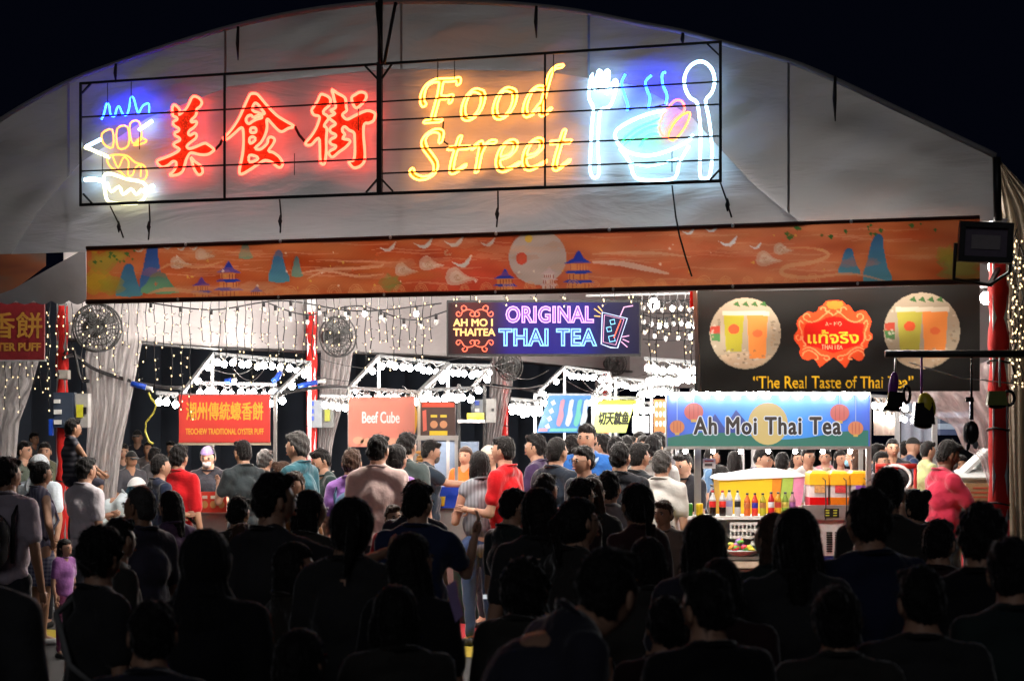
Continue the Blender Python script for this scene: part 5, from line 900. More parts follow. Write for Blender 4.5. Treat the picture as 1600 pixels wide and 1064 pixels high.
for i, (px, liq, up) in enumerate(((1276, (0.6, 0.008, 0.008), (0.75, 0.3, 0.1)), (1308, (0.75, 0.18, 0.01), (0.65, 0.05, 0.05)), (1340, (0.55, 0.3, 0.35), (0.3, 0.1, 0.45)))):
    q = W(px, 792, 18.95); jt = empty('juice_dispenser', (q.x, 18.95, zt), ['juice tank with red drink and orange lid, leftmost of three', 'juice tank with orange drink and orange lid, middle of three', 'juice tank with purple label, rightmost of three and beside the post'][i], 'juice dispenser', 'juice tanks on the tea stall')
    h = dpx(735, 18.95)-zt; w_ = 0.175
    b = MB(); b.box((q.x, 18.95, zt+h*.14), (w_, 0.3, h*.26)); b.build('drink', mat('juice', liq, 0.15, bump=0), jt)
    b = MB(); b.box((q.x, 18.95, zt+h*.44), (w_*.98, 0.29, h*.34)); b.build('clear_tank', mat('tank_plastic', (0.72, 0.66, 0.62), 0.12, bump=0), jt)
    b = MB(); b.box((q.x+0.01, 18.795, zt+h*.50), (w_*.62, 0.008, h*.2)); b.build('tank_label', mat('tank_label_print', up, 0.4, nscale=60, namp=0.7), jt)
    b = MB(); b.box((q.x, 18.95, zt+h*.77), (w_*1.06, 0.31, h*.32), taper=.93); b.box((q.x, 18.95, zt+h*.96), (w_*.9, 0.28, h*.07), taper=.8); b.build('lid', mat('orange_lid', (0.85, 0.38, 0.01), 0.35, bump=0), jt)
    b = MB(); b.tube([(q.x+0.03, 18.78, zt+h*.8), (q.x+0.05, 18.74, zt+h*.75), (q.x+0.055, 18.74, zt+h*.1), (q.x+0.05, 18.74, zt-0.12)], 0.006, 5); b.build('power_cord', DARKW, jt)
# ================================================================ props on the right
red_m = mat('red_tube_paint', (0.55, 0.03, 0.02), 0.4)
o = empty('crowd_barrier', W(1400, 800, 21)-Z*(W(1400, 800, 21).z), 'red tubular barrier behind the man in the raspberry shirt', 'barrier')
b = MB(); b.tube([W(1368, 728, 21), W(1432, 728, 21)], 0.03, 8); b.build('top_rail', red_m, o)
for px in (1370, 1400, 1430): q = W(px, 728, 21); b = MB(); b.tube([(q.x, 21, 0), q], 0.018, 6); b.build('leg', red_m, o)
q = W(1398, 748, 20.7); b = MB(); b.tube([(q.x+0.17*math.cos(a*math.pi/9), 20.7, q.z+0.14*math.sin(a*math.pi/9)) for a in range(18)], 0.018, 6, closed=True); b.bar((q.x, 20.7, 0), (q.x, 20.7, q.z-0.14), 0.02); tag(b.build('white_ring_stand', WHITEP), 'white ring stand in front of the red barrier', 'stand')
tbl = empty('packing_table', (W(1520, 800, 17.6).x, 17.6, 0), 'steel table carrying cartons beside the right red column', 'table')
zT = dpx(792, 17.3); q0 = W(1495, 792, 17.4); q1 = W(1552, 792, 17.4)
b = MB(); b.box(((q0.x+q1.x)/2, 17.75, zT-0.02), (q1.x-q0.x, 0.7, 0.04)); b.build('table_top', STEEL, tbl)
for x in (q0.x+.03, q1.x-.03):
    for y in (17.43, 18.07): b = MB(); b.bar((x, y, 0), (x, y, zT-0.04), 0.03); b.build('leg', STEEL, tbl)
CART = mat('brown_cardboard', (0.36, 0.22, 0.11), 0.85)
q = W(1528, 778, 17.55); hh = dpx(763, 17.5)-zT
bx = empty('cardboard_box', (q.x, 17.6, zT), 'brown carton printed in red standing beside the right red column', 'carton')
b = MB(); b.box((q.x, 17.62, zT+0.10), (0.25, 0.3, 0.20)); b.build('carton_body', CART, bx)
for k in range(4): b = MB(); b.box((q.x, 17.467, zT+0.04+0.04*k), (0.18-(k % 2)*.05, 0.004, 0.014)); b.build('printed_line', mat('red_carton_ink', (0.45, 0.08, 0.04), bump=0), bx)
wb = empty('foam_box', (W(1520, 740, 17.7).x, 17.7, zT+0.2), 'open white foam box with raised lid on top of the brown carton', 'foam box'); FO_ = mat('white_foam', (0.72, 0.75, 0.76), 0.7, bump=0.1)
q = W(1520, 752, 17.7)
b = MB(); b.box((q.x+.02, 17.72, zT+0.235), (0.36, 0.32, 0.07)); b.build('box_body', FO_, wb)
b = MB(); b.box((q.x-0.02, 17.75, zT+0.35), (0.42, 0.3, 0.03), rot=Matrix.Rotation(-0.75, 3, 'Y')); b.build('raised_lid', FO_, wb)
b = MB(); b.box((q.x+0.07, 17.8, zT+0.33), (0.34, 0.26, 0.025), rot=Matrix.Rotation(-0.95, 3, 'Y')); b.build('raised_lid', FO_, wb)
b = MB(); b.box((q.x+.03, 17.6, zT+0.28), (0.4, 0.2, 0.015), rot=Matrix.Rotation(0.35, 3, 'X')); b.build('flap', FO_, wb)
# awnings and cloth far right
for px0, y0, px1, y1, d, c, lab in ((1365, 618, 1404, 680, 29, (0.75, 0.68, 0.6), 'cream cloth panel seen under the purple hanging trinket'), (1408, 625, 1462, 690, 31, (0.30, 0.36, 0.45), 'grey blue cloth panel behind the yellow hanging trinket')):
    a = W(px0, y0, d); c_ = W(px1, y1, d); b = MB(); nn = 14; vs = []
    for i in range(nn+1):
        for j in range(2): vs.append((a.x+(c_.x-a.x)*i/nn, d+0.04*math.sin(i*1.4), [a.z, c_.z][j]))
    b.add(vs, [(2*i, 2*i+1, 2*i+3, 2*i+2) for i in range(nn)]); tag(b.build('cloth_panel', mat('panel_cloth', c, 0.8, trans=0.3)), lab, 'cloth panel')
aw = empty('striped_awning', W(1482, 690, 27), 'far stall awning in dark blue and white bands behind the right drape', 'awning')
for k, (c, y) in enumerate((((0.5, 0.62, 0.85), 648), ((0.03, 0.05, 0.10), 657), ((0.25, 0.32, 0.42), 666), ((0.03, 0.05, 0.12), 675))):
    b = MB(); a = W(1464, y, 27-k*0.3); c_ = W(1508, y, 27-k*0.3); b.box(((a.x+c_.x)/2, a.y, a.z), (c_.x-a.x, 0.4, 0.075)); b.build('awning_band', mat('awning_cloth', c), aw)
for px, d in ((1402, 26), (1460, 24)): 
    q = W(px, 610, d); b = MB(); b.bar((q.x, d, 0), q, 0.06); tag(b.build('tent_post', GALV), {1402: 'pale steel post under the purple hanging trinket', 1460: 'pale steel post right of the yellow hanging trinket'}[px], 'post')
for px in (1070, 1160, 1180, 1255, 1295): 
    q = W(px, 600, 27); b = MB(); b.bar((q.x, 27, 0), (q.x, 27, 2.35), 0.10 if px == 1180 else 0.05); tag(b.build('stall_post', GALV), 'steel post seen through the tea stall above '+{1070: 'the green can', 1160: 'the orange bottle', 1180: 'the yellow tub', 1255: 'the pink tub panel', 1295: 'the middle juice tank'}[px], 'post')
# floodlight
fl = empty('floodlight', W(1540, 410, 14.1), 'black floodlight with unlit violet glass at the upper right corner post', 'floodlight')
R = Matrix.Rotation(math.radians(-7), 3, 'Z') @ Matrix.Rotation(math.radians(3), 3, 'Y'); q = W(1540, 379, 14.1)
b = MB(); 
for s, c in (((0.375, 0.09, 0.04), (0, 0, 0.122)), ((0.375, 0.09, 0.04), (0, 0, -0.122)), ((0.04, 0.09, 0.22), (-0.167, 0, 0)), ((0.04, 0.09, 0.22), (0.167, 0, 0)), ((0.34, 0.03, 0.25), (0, 0.045, 0))): b.box(R @ Vector(c)+q, s, 0, R)
b.build('housing', BLACKM, fl)
b = MB(); b.box(R @ Vector((0, -0.01, 0))+q, (0.30, 0.012, 0.21), 0, R); b.build('glass', mat('violet_grey_glass', (0.16, 0.13, 0.17), 0.15, spec=0.8, bump=0), fl)
b = MB(); b.box(R @ Vector((0, -0.020, 0.0))+q, (0.2, 0.008, 0.10), 0, R); b.build('led_chip_plate', mat('led_plate', (0.24, 0.21, 0.22), 0.4), fl)
b = MB()
for k in range(9): b.box(R @ Vector((-0.18+0.045*k, 0.08, 0))+q, (0.008, 0.05, 0.26), 0, R)
b.build('cooling_fin', BLACKM, fl)
b = MB(); b.tube([q+Vector((-0.2, 0.05, 0.0)), q+Vector((-0.2, 0.12, -0.25)), q+Vector((0.1, 0.3, -0.28)), q+Vector((0.2, 0.12, -0.2)), q+Vector((0.2, 0.05, 0))], 0.014, 6); b.bar(q+Vector((0.1, 0.3, -0.28)), W(1560, 420, 14.7), 0.03); b.build('bracket', BLACKM, fl)
# horizontal boom with hanging trinkets
BD = 14.0
bm_ = empty('display_boom', (W(1680, 553, BD).x, BD, 0), 'long black horizontal boom reaching in from the right edge', 'boom')
b = MB(); b.tube([W(1383, 553, BD), W(1690, 553, BD)], 0.026, 10); b.build('arm', BLACKM, bm_)
b = MB(); q = W(1683, 553, BD); b.tube([(q.x, BD, 0), (q.x, BD, q.z)], 0.03, 10); b.build('post', BLACKM, bm_)
b = MB(); b.lathe((q.x, BD, 0), [(0.3, 0), (0.3, 0.03), (0.04, 0.06)], 18); b.build('base', BLACKM, bm_)
b = MB(); b.tube([W(1420, 566, BD+.02), W(1500, 590, BD+.02), W(1600, 601, BD+.02)], 0.004, 5); b.build('stay_wire', GALV, bm_)
PUR_M = mat('purple_plastic', (0.16, 0.03, 0.24), 0.3); YEL_M = mat('yellow_plastic', (0.55, 0.45, 0.03), 0.35); BLK_P = mat('black_gloss_plastic', (0.012, 0.011, 0.012), 0.25, bump=0.05); GRY_P = mat('grey_plastic', (0.25, 0.25, 0.26), 0.3)
def trinket(px, y, lab, cord_m, parts):
    top = W(px, 553, BD); t = empty('hanging_trinket', W(px, y, BD), lab, 'trinket', 'trinkets hung from the black boom'); s = BD/F
    b = MB(); b.tube([top, W(px, y-18, BD)], 0.009, 5); b.build('cord', cord_m, t)
    for nm, kind, x, yy, sx_, sz_, m_, rot in parts:
        c = W(px+x, y+yy, BD); b = MB()
        if kind == 'e': b.ell(c, (sx_*s, min(sx_, sz_)*s*.8, sz_*s), 12, 8, rot=Matrix.Rotation(rot, 3, 'Y'))
        elif kind == 'b': b.box(c, (2*sx_*s, 1.4*min(sx_, sz_)*s, 2*sz_*s), rot=Matrix.Rotation(rot, 3, 'Y'), taper=.8)
        else: b.tube([c+Vector((sx_*s*math.cos(a*math.pi/8), 0, sz_*s*math.sin(a*math.pi/8))) for a in range(16)], 2.6*s, 6, closed=True)
        b.build(nm, m_, t)
trinket(1399, 610, 'purple and black hanging trinket, first on the boom', GALV, [('bag', 'e', -3, -8, 8, 22, PUR_M, 0.1), ('housing', 'b', -1, 14, 13, 12, BLK_P, 0.1), ('face', 'e', -4, 18, 8, 8, mat('brown_tint_plastic', (0.10, 0.07, 0.07), 0.2), 0), ('handle', 'r', 18, 6, 5, 13, BLK_P, 0), ('foot', 'b', -6, 28, 14, 4, BLK_P, 0.1)])
trinket(1440, 640, 'black and yellow hanging trinket, second on the boom', PUR_M, [('back_plate', 'e', 8, -6, 14, 22, YEL_M, -0.3), ('housing', 'b', 2, 6, 17, 17, BLK_P, 0), ('window', 'b', -6, 0, 4, 8, mat('gold_tint_plastic', (0.4, 0.3, 0.12), 0.2), 0), ('window', 'b', 8, 2, 4, 9, YEL_M, 0), ('foot', 'e', 2, 24, 15, 6, BLK_P, 0.1)])
trinket(1518, 672, 'black hanging trinket on a long dark strap, third on the boom', BLK_P, [('clasp', 'b', -3, -48, 7, 4, BLK_P, 0), ('strap', 'b', 0, -34, 3, 18, BLK_P, 0), ('housing', 'e', 0, 4, 12, 19, BLK_P, 0), ('wheel', 'r', -7, 4, 4, 14, GRY_P, 0), ('tail', 'e', -5, 24, 3, 9, BLK_P, 0.2), ('tail', 'e', 6, 22, 5, 8, GRY_P, -0.2)])
trinket(1562, 622, 'green and yellow hanging trinket with loop handle near the column', GALV, [('housing', 'b', -5, 0, 16, 11, mat('olive_plastic', (0.16, 0.18, 0.05), 0.3), 0), ('window', 'e', -14, -1, 5, 7, mat('green_tint_plastic', (0.06, 0.22, 0.10), 0.2), 0), ('handle', 'r', 14, 0, 9, 11, BLK_P, 0), ('foot', 'e', -4, 13, 14, 4, BLK_P, 0)])
# ================================================================ electrical boxes, fans, cables
def ebox(px0, y0, px1, y1, d, m_, lab, extra=()):
    a = W(px0, y0, d); c = W(px1, y1, d); t = empty('electrical_box', ((a.x+c.x)/2, d, c.z), lab, 'electrical box')
    b = MB(); b.box(((a.x+c.x)/2, d+0.06, (a.z+c.z)/2), (c.x-a.x, 0.14, a.z-c.z)); b.build('enclosure', m_, t)
    b = MB(); b.box(((a.x+c.x)/2, d-0.012, (a.z+c.z)/2), ((c.x-a.x)*.9, 0.01, (a.z-c.z)*.92)); b.build('door', m_, t)
    for nm, x0, yy0, x1, yy1, mm in extra:
        p = W(x0, yy0, d); r = W(x1, yy1, d); b = MB(); b.box(((p.x+r.x)/2, d-0.03, (p.z+r.z)/2), (r.x-p.x, 0.05, p.z-r.z)); b.build(nm, mm, t)
    return t
NAVY = mat('dark_blue_grey_paint', (0.035, 0.05, 0.08), 0.4); BLUEP = mat('socket_blue', (0.01, 0.06, 0.45), 0.35); YST = mat('yellow_sticker', (0.6, 0.6, 0.03)); GRB = mat('grey_enclosure', (0.22, 0.25, 0.28), 0.45); LGB = mat('light_grey_enclosure', (0.36, 0.36, 0.35), 0.45)
ebox(83, 613, 116, 668, 20.0, NAVY, 'dark blue distribution box with round white sockets on the far left column', [('socket', 86, 624, 95, 630, WHITEP), ('socket', 86, 640, 97, 647, WHITEP), ('socket', 86, 656, 97, 663, WHITEP), ('socket_cover', 78, 655, 84, 680, BLUEP)])
ebox(117, 615, 138, 668, 20.05, LGB, 'light grey meter box with a yellow sticker beside the plastic curtain', [('sticker', 121, 632, 131, 652, YST), ('latch', 132, 636, 137, 647, BLACKM)])
ebox(485, 625, 503, 668, 25.2, GRB, 'grey distribution box with blue sockets on the second red column', [('socket', 482, 627, 491, 634, BLUEP), ('socket', 482, 639, 491, 646, BLUEP), ('socket', 482, 650, 491, 657, BLUEP)])
ebox(503, 627, 521, 668, 25.3, mat('mid_grey_enclosure', (0.16, 0.17, 0.17)), 'mid grey box with olive sticker right of the blue sockets', [('sticker', 508, 640, 516, 658, mat('olive_sticker', (0.3, 0.32, 0.04)))])
ebox(758, 623, 775, 660, 29, LGB, 'white control box hanging beside the third red column', [('knob', 768, 638, 772, 642, BLACKM)])
ebox(736, 624, 757, 655, 30, GRB, 'grey distribution box with blue sockets left of the white control box', [('socket', 742, 626, 749, 633, BLUEP), ('socket', 742, 638, 749, 644, WHITEP)])
ebox(90, 578, 106, 592, 19.9, mat('beige_enclosure', (0.3, 0.28, 0.25)), 'small tilted beige junction box on the far left red column')
def fan(px, y, d, r_px, lab, yaw=0.5, m_=None):
    m_ = m_ or mat('dusty_black_metal', (0.05, 0.05, 0.05), 0.5, 0.3); R_ = r_px/F*d; c = W(px, y, d); t = empty('industrial_fan', c, lab, 'fan', 'big caged fans fixed to the columns')
    rz = Matrix.Rotation(yaw, 3, 'Z')
    def P(r, a, y_): return c+rz @ Vector((r*math.cos(a), y_, r*math.sin(a)))
    for s in (-1, 1):
        b = MB()
        for k, rr in enumerate((0.25, 0.5, 0.75, 1.0)): b.tube([P(R_*rr, a*math.pi/14, s*0.09*(1.1-rr*.6)) for a in range(28)], 0.006 if rr < 1 else 0.012, 4, closed=True)
        for k in range(28): a = k*math.pi/14; b.tube([P(R_*.12, a, s*.10), P(R_*.6, a+.12, s*.085), P(R_, a+.2, s*.04)], 0.0045, 4)
        b.build('guard', m_, t)
    for k in range(4):
        a = k*math.pi/2+.4; b = MB(); vs = [P(R_*.15, a-.2, -.03), P(R_*.9, a-.12, -.045), P(R_*.92, a+.45, .03), P(R_*.15, a+.5, .03)]; b.prism(vs, [v+rz @ Vector((0, .006, 0)) for v in vs]); b.build('blade', mat('fan_blade_grey', (0.16, 0.16, 0.16)), t)
    b = MB(); b.ell(c, (R_*.2, R_*.2, R_*.2), 12, 8); b.build('hub', m_, t)
    b = MB(); b.lathe(P(0, 0, .16), [(0.0, -.12), (0.09, -.1), (0.1, .08), (0.04, .12)], 12, axis=rz @ Matrix.Rotation(math.pi/2, 3, 'X')); b.build('motor', m_, t)
    return t
fan(152, 512, 20.0, 37, 'caged fan on the far left column in front of the plastic curtain', 0.5); fan(528, 526, 25.0, 31, 'caged fan right of the second red column', 0.7); fan(797, 572, 30.5, 22, 'caged fan just under the left end of the neon light board', 0.7); fan(962, 568, 36, 18, 'small far caged fan under the right end of the neon light board', 0.6)
def cable(pts, d0, d1, r, lab, n=1, name='power_cable', spread=0.02):
    t = None; L = len(pts); b = MB()
    for k in range(n):
        b.tube(smooth_loop([W(x, y+spread/20.5*F*(math.sin(k*2.1+i*0.7))*(0.6 if n > 1 else 0), d0+(d1-d0)*i/(L-1)+0.02*k) for i, (x, y) in enumerate(pts)], 4, False), r, 5)
    return tag(b.build(name, DARKW), lab, 'cable')
cable([(98, 560), (118, 556), (140, 572), (170, 585), (215, 598), (250, 604), (284, 606)], 20.0, 21, 0.010, 'bundle of black cables from the left column fan to the red stall sign', 6)
cable([(100, 552), (112, 540), (118, 556), (126, 590), (140, 596)], 20.0, 20, 0.012, 'short looping black cable on the left column', 2)
cable([(430, 620), (455, 612), (488, 606), (520, 604), (545, 606)], 21, 22, 0.010, 'bundle of black cables from the red stall to the beef stall', 4)
cable([(770, 600), (800, 604), (840, 612)], 30, 26, 0.01, 'thin cables from the third column to the blue sign stall', 2)
cable([(560, 598), (500, 590), (440, 580), (400, 560)], 23, 23, 0.005, 'single thin wire crossing behind the second red column')
for pts, d0, lab in ((([205, 599], [216, 602], [228, 605]), 20.5, 'blue and white cable connector left of the red stall'), (([466, 604], [480, 600], [496, 597]), 21.5, 'blue cable connector in front of the second red column'), (([426, 597], [434, 590], [438, 580]), 21.2, 'blue cable connector on the canopy of the red stall'), (([352, 596], [362, 594]), 21.1, 'small blue connector above the red oyster puff sign')):
    b = MB(); q = [W(x, y, d0) for x, y in pts]; b.tube(q, [0.03]*len(q), 8); o = b.build('cable_connector', BLUEP); tag(o, lab, 'connector'); b = MB(); b.tube([q[-1], q[-1]+(q[-1]-q[-2])*0.8], 0.022, 8); b.build('plug', WHITEP, o)
# ================================================================ fairy light curtains and festoons
def fairy(px, y0, y1, d, amp=1.5):
    n = max(3, int((y1-y0)/16)); pts = [W(px+amp*math.sin(i*1.7+px), y0+(y1-y0)*i/n, d) for i in range(n+1)]
    o = empty('fairy_light_string', pts[0], 'thin vertical string of tiny fairy lights hanging under the orange banner', 'fairy lights', 'strings of fairy lights under the banner')
    b = MB(); b.tube(pts, 0.0045, 4); b.build('wire', DARKW, o)
    b = MB()
    for p in pts[1:]:
        q = p+Vector((random.uniform(-.02, .02), -0.01, random.uniform(-.03, .03))); b.ell(q, (0.006, 0.006, 0.009), 5, 4)
        b.tube([q, q+Vector((random.choice((-.03, .03)), 0, .012))], 0.003, 3, 1)
    tag(b.build('tiny_bulbs', [FAIRY, DARKW], o), kind='stuff')
x = 78
while x < 690:
    d = GD(x)+0.35; fairy(x+random.uniform(-3, 3), bbot(max(x, 140))+2 if x > 135 else 474, random.choice([560, 590, 610, 640, 655, 540]) if x < 300 else random.choice([535, 560, 575, 545, 600]), d); x += random.uniform(10, 15)
x = 1004
while x < 1086: fairy(x, 458, random.choice([520, 540, 570]), GD(x)+0.5); x += 11
for x in (712, 745, 790, 838, 880, 940, 985): fairy(x, 458, 474, GD(x)+0.4)
for i in range(7): x = 8+i*11; fairy(x, 474, random.choice([590, 640, 610]), 20.9)
for i in range(6): x = 1582+random.uniform(-6, 20); fairy(x, 350+i*8, 600, 14.5, 4)
festo = [((215, 470), (330, 484), (440, 470), (560, 486), (690, 474)), ((420, 474), (480, 492), (560, 478), (640, 500), (698, 486)), ((985, 462), (1020, 474), (1060, 470), (1090, 476)), ((1000, 490), (1030, 498), (1060, 494), (1088, 500)), ((1000, 506), (1040, 518), (1088, 514))]
OFFB = mat('unlit_bulb_glass', (0.6, 0.6, 0.58), 0.15, spec=0.8, bump=0)
def fbulb(lit):
    b = MB(); b.ell((0, 0, -0.075), (0.024, 0.024, 0.03), 8, 6, 0); b.lathe((0, 0, -0.05), [(0.016, 0), (0.018, 0.05), (0.01, 0.06)], 8, 1); return b.mesh('festoon_bulb', [BULB if lit else OFFB, DARKW])
FB1, FB0 = fbulb(1), fbulb(0)
for k, pts in enumerate(festo):
    d = 20.3+0.3*k; q = smooth_loop([W(x, y, d) for x, y in pts], 8, False)
    o = empty('festoon_string', q[0], ['long sagging festoon string directly under the left half of the orange banner', 'shorter festoon string left of the neon light board', 'upper festoon string between light board and black banner', 'middle festoon string between light board and black banner', 'lower festoon string between light board and black banner'][k], 'festoon lights', 'festoon light strings')
    b = MB(); b.tube(q, 0.008, 5); b.build('wire', DARKW, o)
    for j in range(2, len(q)-1, 3): piece('festoon_bulb', FB1 if random.random() < .12 else FB0, q[j], o)
for k, (y, x0, x1) in enumerate(((468, 1000, 1090), (488, 1000, 1090), (507, 1000, 1090), (530, 1004, 1090))):
    b = MB(); b.tube([W(x0, y, 21.5), W((x0+x1)/2, y+2, 21.5), W(x1, y, 21.5)], 0.007, 4); tag(b.build('support_wire', DARKW), 'horizontal wire of the grid right of the light board, '+['topmost', 'second from top', 'third from top', 'lowest'][k], 'wire', 'wires of the grid beside the light board')
# bulb rows added out of view under the roof as fill light on the crowd
for k, v in enumerate((0.5, 2.6, 8.5, 14.5)):
    zz = 3.36 if k == 0 else 3.9; a = G0+U*(-2.9)+V*v+Z*zz; c = G0+U*(4.2)+V*v+Z*zz
    o = empty('bulb_row', (a+c)/2, ['row of large bulbs strung across inside the tent just behind the gable', 'second row of large bulbs strung across the tent ceiling', 'third row of large bulbs strung across the tent ceiling', 'farthest row of large bulbs strung across the tent ceiling'][k], 'bulb row', 'bulb rows under the tent roof')
    b = MB(); b.bar(a, c, 0.03); b.build('support_bar', GALV, o)
    bm2 = bulb_mesh(0.085) if k == 0 else bm2
    bulbs_between(a, c, 15 if k == 0 else 10, o, bm2, 0.08)

for k in range(16):
    x0 = random.uniform(230, 980); x1 = x0+random.uniform(40, 160); y0 = random.uniform(560, 612); y1 = y0+random.uniform(-14, 14); s_ = random.uniform(6, 26); d0 = random.uniform(20.5, 26)
    o = cable([(x0, y0), (x0+(x1-x0)*.3, (y0*.7+y1*.3)+s_*.8), (x0+(x1-x0)*.65, (y0*.35+y1*.65)+s_), (x1, y1)], d0, d0+1.5, random.choice((.004, .006, .008)), 'thin slack wire among the stall canopies', 1, 'slack_wire'); o['category'] = 'wire'; o['group'] = 'slack wires among the stall canopies'

ho = empty('dark_hoarding', W(350, 640, 44)-Z*W(350, 640, 44).z, 'dark blue grey hoarding standing in the night beyond the open left side', 'hoarding')  # backdrop added so the empty night beyond catches a faint tone
hm_ = mat('dark_tarpaulin', (0.10, 0.12, 0.16), 0.8, nscale=1.2, namp=0.5, bump=0.5, bscale=2)
ha = W(-120, 640, 40); hb = W(960, 640, 56); ha.z = hb.z = 0
for k in range(26):
    p0 = ha.lerp(hb, k/26); p1_ = ha.lerp(hb, (k+.97)/26); b = MB(); b.bar((p0+p1_)/2, (p0+p1_)/2+Z*(4.6+.2*math.sin(k*2.1)), (p1_-p0).length, 0.06); pn = b.build('panel', hm_, ho)
# ================================================================ people
SKIN = [(0.48, 0.27, 0.18), (0.42, 0.23, 0.15), (0.33, 0.17, 0.10), (0.16, 0.075, 0.045)]
HAIRC = {'k': (0.006, 0.005, 0.005), 'b': (0.05, 0.025, 0.015), 'g': (0.055, 0.052, 0.05), 'br': (0.12, 0.055, 0.03)}
def skin(i): return mat('skin', SKIN[i], 0.5, nscale=14, namp=0.08, bump=0.05)
def hairm(c): return mat('hair', HAIRC[c], 0.62, nscale=40, namp=0.4, bump=0.5, bscale=60, spec=0.2, sheen=0.3)
def organic(prims, vox, it=3, noise=0.0, clip=None):
    """one continuous surface grown from overlapping capsules and ellipsoids"""
    b = MB()
    for p in prims:
        if p[0] == 'c':
            _, a, c, ra, rc = p; a = Vector(a); c = Vector(c); L = max((c-a).length, 1e-4); ax = (c-a).normalized()
            q = ax.to_track_quat('Z', 'Y').to_matrix(); n = 8; pr_ = []
            for k in range(4): an = -math.pi/2+math.pi/2*k/4; pr_.append((ra*math.cos(an)+1e-4, ra*math.sin(an)))
            pr_.append((ra, 0)); pr_.append((rc, L))
            for k in range(1, 5): an = math.pi/2*k/4; pr_.append((rc*math.cos(an)+1e-4, L+rc*math.sin(an)))
            b.lathe(a, pr_, n, axis=q)
        else: b.ell(p[1], p[2], 12, 8, rot=p[3] if len(p) > 3 else None)
    me = b.mesh('o', []); o = bpy.data.objects.new('o', me)
    r = o.modifiers.new('r', 'REMESH'); r.mode = 'VOXEL'; r.voxel_size = vox; r.use_smooth_shade = True
    s = o.modifiers.new('s', 'SMOOTH'); s.iterations = it; s.factor = 0.5
    out = evaluated(o); bpy.data.meshes.remove(me)
    out.materials.clear()
    if noise or clip is not None:
        n = len(out.vertices); co = np.zeros(n*3); out.vertices.foreach_get('co', co); co = co.reshape(-1, 3)
        if noise:
            no = np.zeros(n*3); out.vertices.foreach_get('normal', no); no = no.reshape(-1, 3); ph = random.uniform(0, 6)
            f = np.sin(co[:, 0]*38+co[:, 2]*7+ph)*np.cos(co[:, 1]*33-co[:, 2]*9+ph)+0.6*np.sin(co[:, 2]*43+co[:, 0]*22+ph*2)*np.sin(co[:, 1]*37+ph)
            co = co+no*(f*noise)[:, None]
        out.vertices.foreach_set('co', co.ravel())
    return out
def head_geo(sc, n=22, m=18, grow=0.0, hairline=None, noise=0.0):
    """head surface around the origin, facing +Y; sc = head height; optional hair shell"""
    vs = []; keep = []
    for i in range(m+1):
        la = -math.pi/2+math.pi*i/m
        for k in range(n):
            lo = 2*math.pi*k/n; x = math.cos(la)*math.cos(lo); y = math.cos(la)*math.sin(lo); z = math.sin(la)
            px, py, pz = x*0.335, y*0.41, z*0.5
            if z < 0: t = -z; px *= 1-0.22*t*t-0.1*t; py *= (1-0.10*t) if y > 0 else (1-0.30*t)     # jaw
            if y > 0: py *= 1-0.10*max(0, 1-abs(z)*1.4)*(abs(x) > .5); 
            if grow == 0 and y > 0.5:
                nose = math.exp(-((x/0.13)**2))*math.exp(-(((z+0.16)/0.17)**2)); py += 0.085*nose
                py += 0.022*math.exp(-((x/0.45)**2))*math.exp(-(((z-0.22)/0.1)**2)); py -= 0.03*math.exp(-(((abs(x)-.36)/0.16)**2))*math.exp(-(((z-0.06)/0.1)**2))
                py += 0.022*math.exp(-((x/0.25)**2))*math.exp(-(((z+0.50)/0.09)**2)); py += 0.03*math.exp(-((x/0.25)**2))*math.exp(-(((z+0.85)/0.15)**2))
            g = 1+grow
            if grow and noise: g += noise*(math.sin(k*2.7+i*1.3)*.5+math.sin(k*1.1-i*2.9)*.5)
            vs.append(Vector((px*g, py*g, pz*g))*sc); keep.append((x, y, z))
    fs = []
    for i in range(m):
        for k in range(n):
            a, b_, c, d = i*n+k, i*n+(k+1) % n, (i+1)*n+(k+1) % n, (i+1)*n+k
            if hairline is not None and not all(hairline(*keep[q]) for q in (a, b_, c, d)): continue
            fs.append((a, b_, c, d))
    return vs, fs
N_P = [0]; K_DARK = (.012, .012, .014)
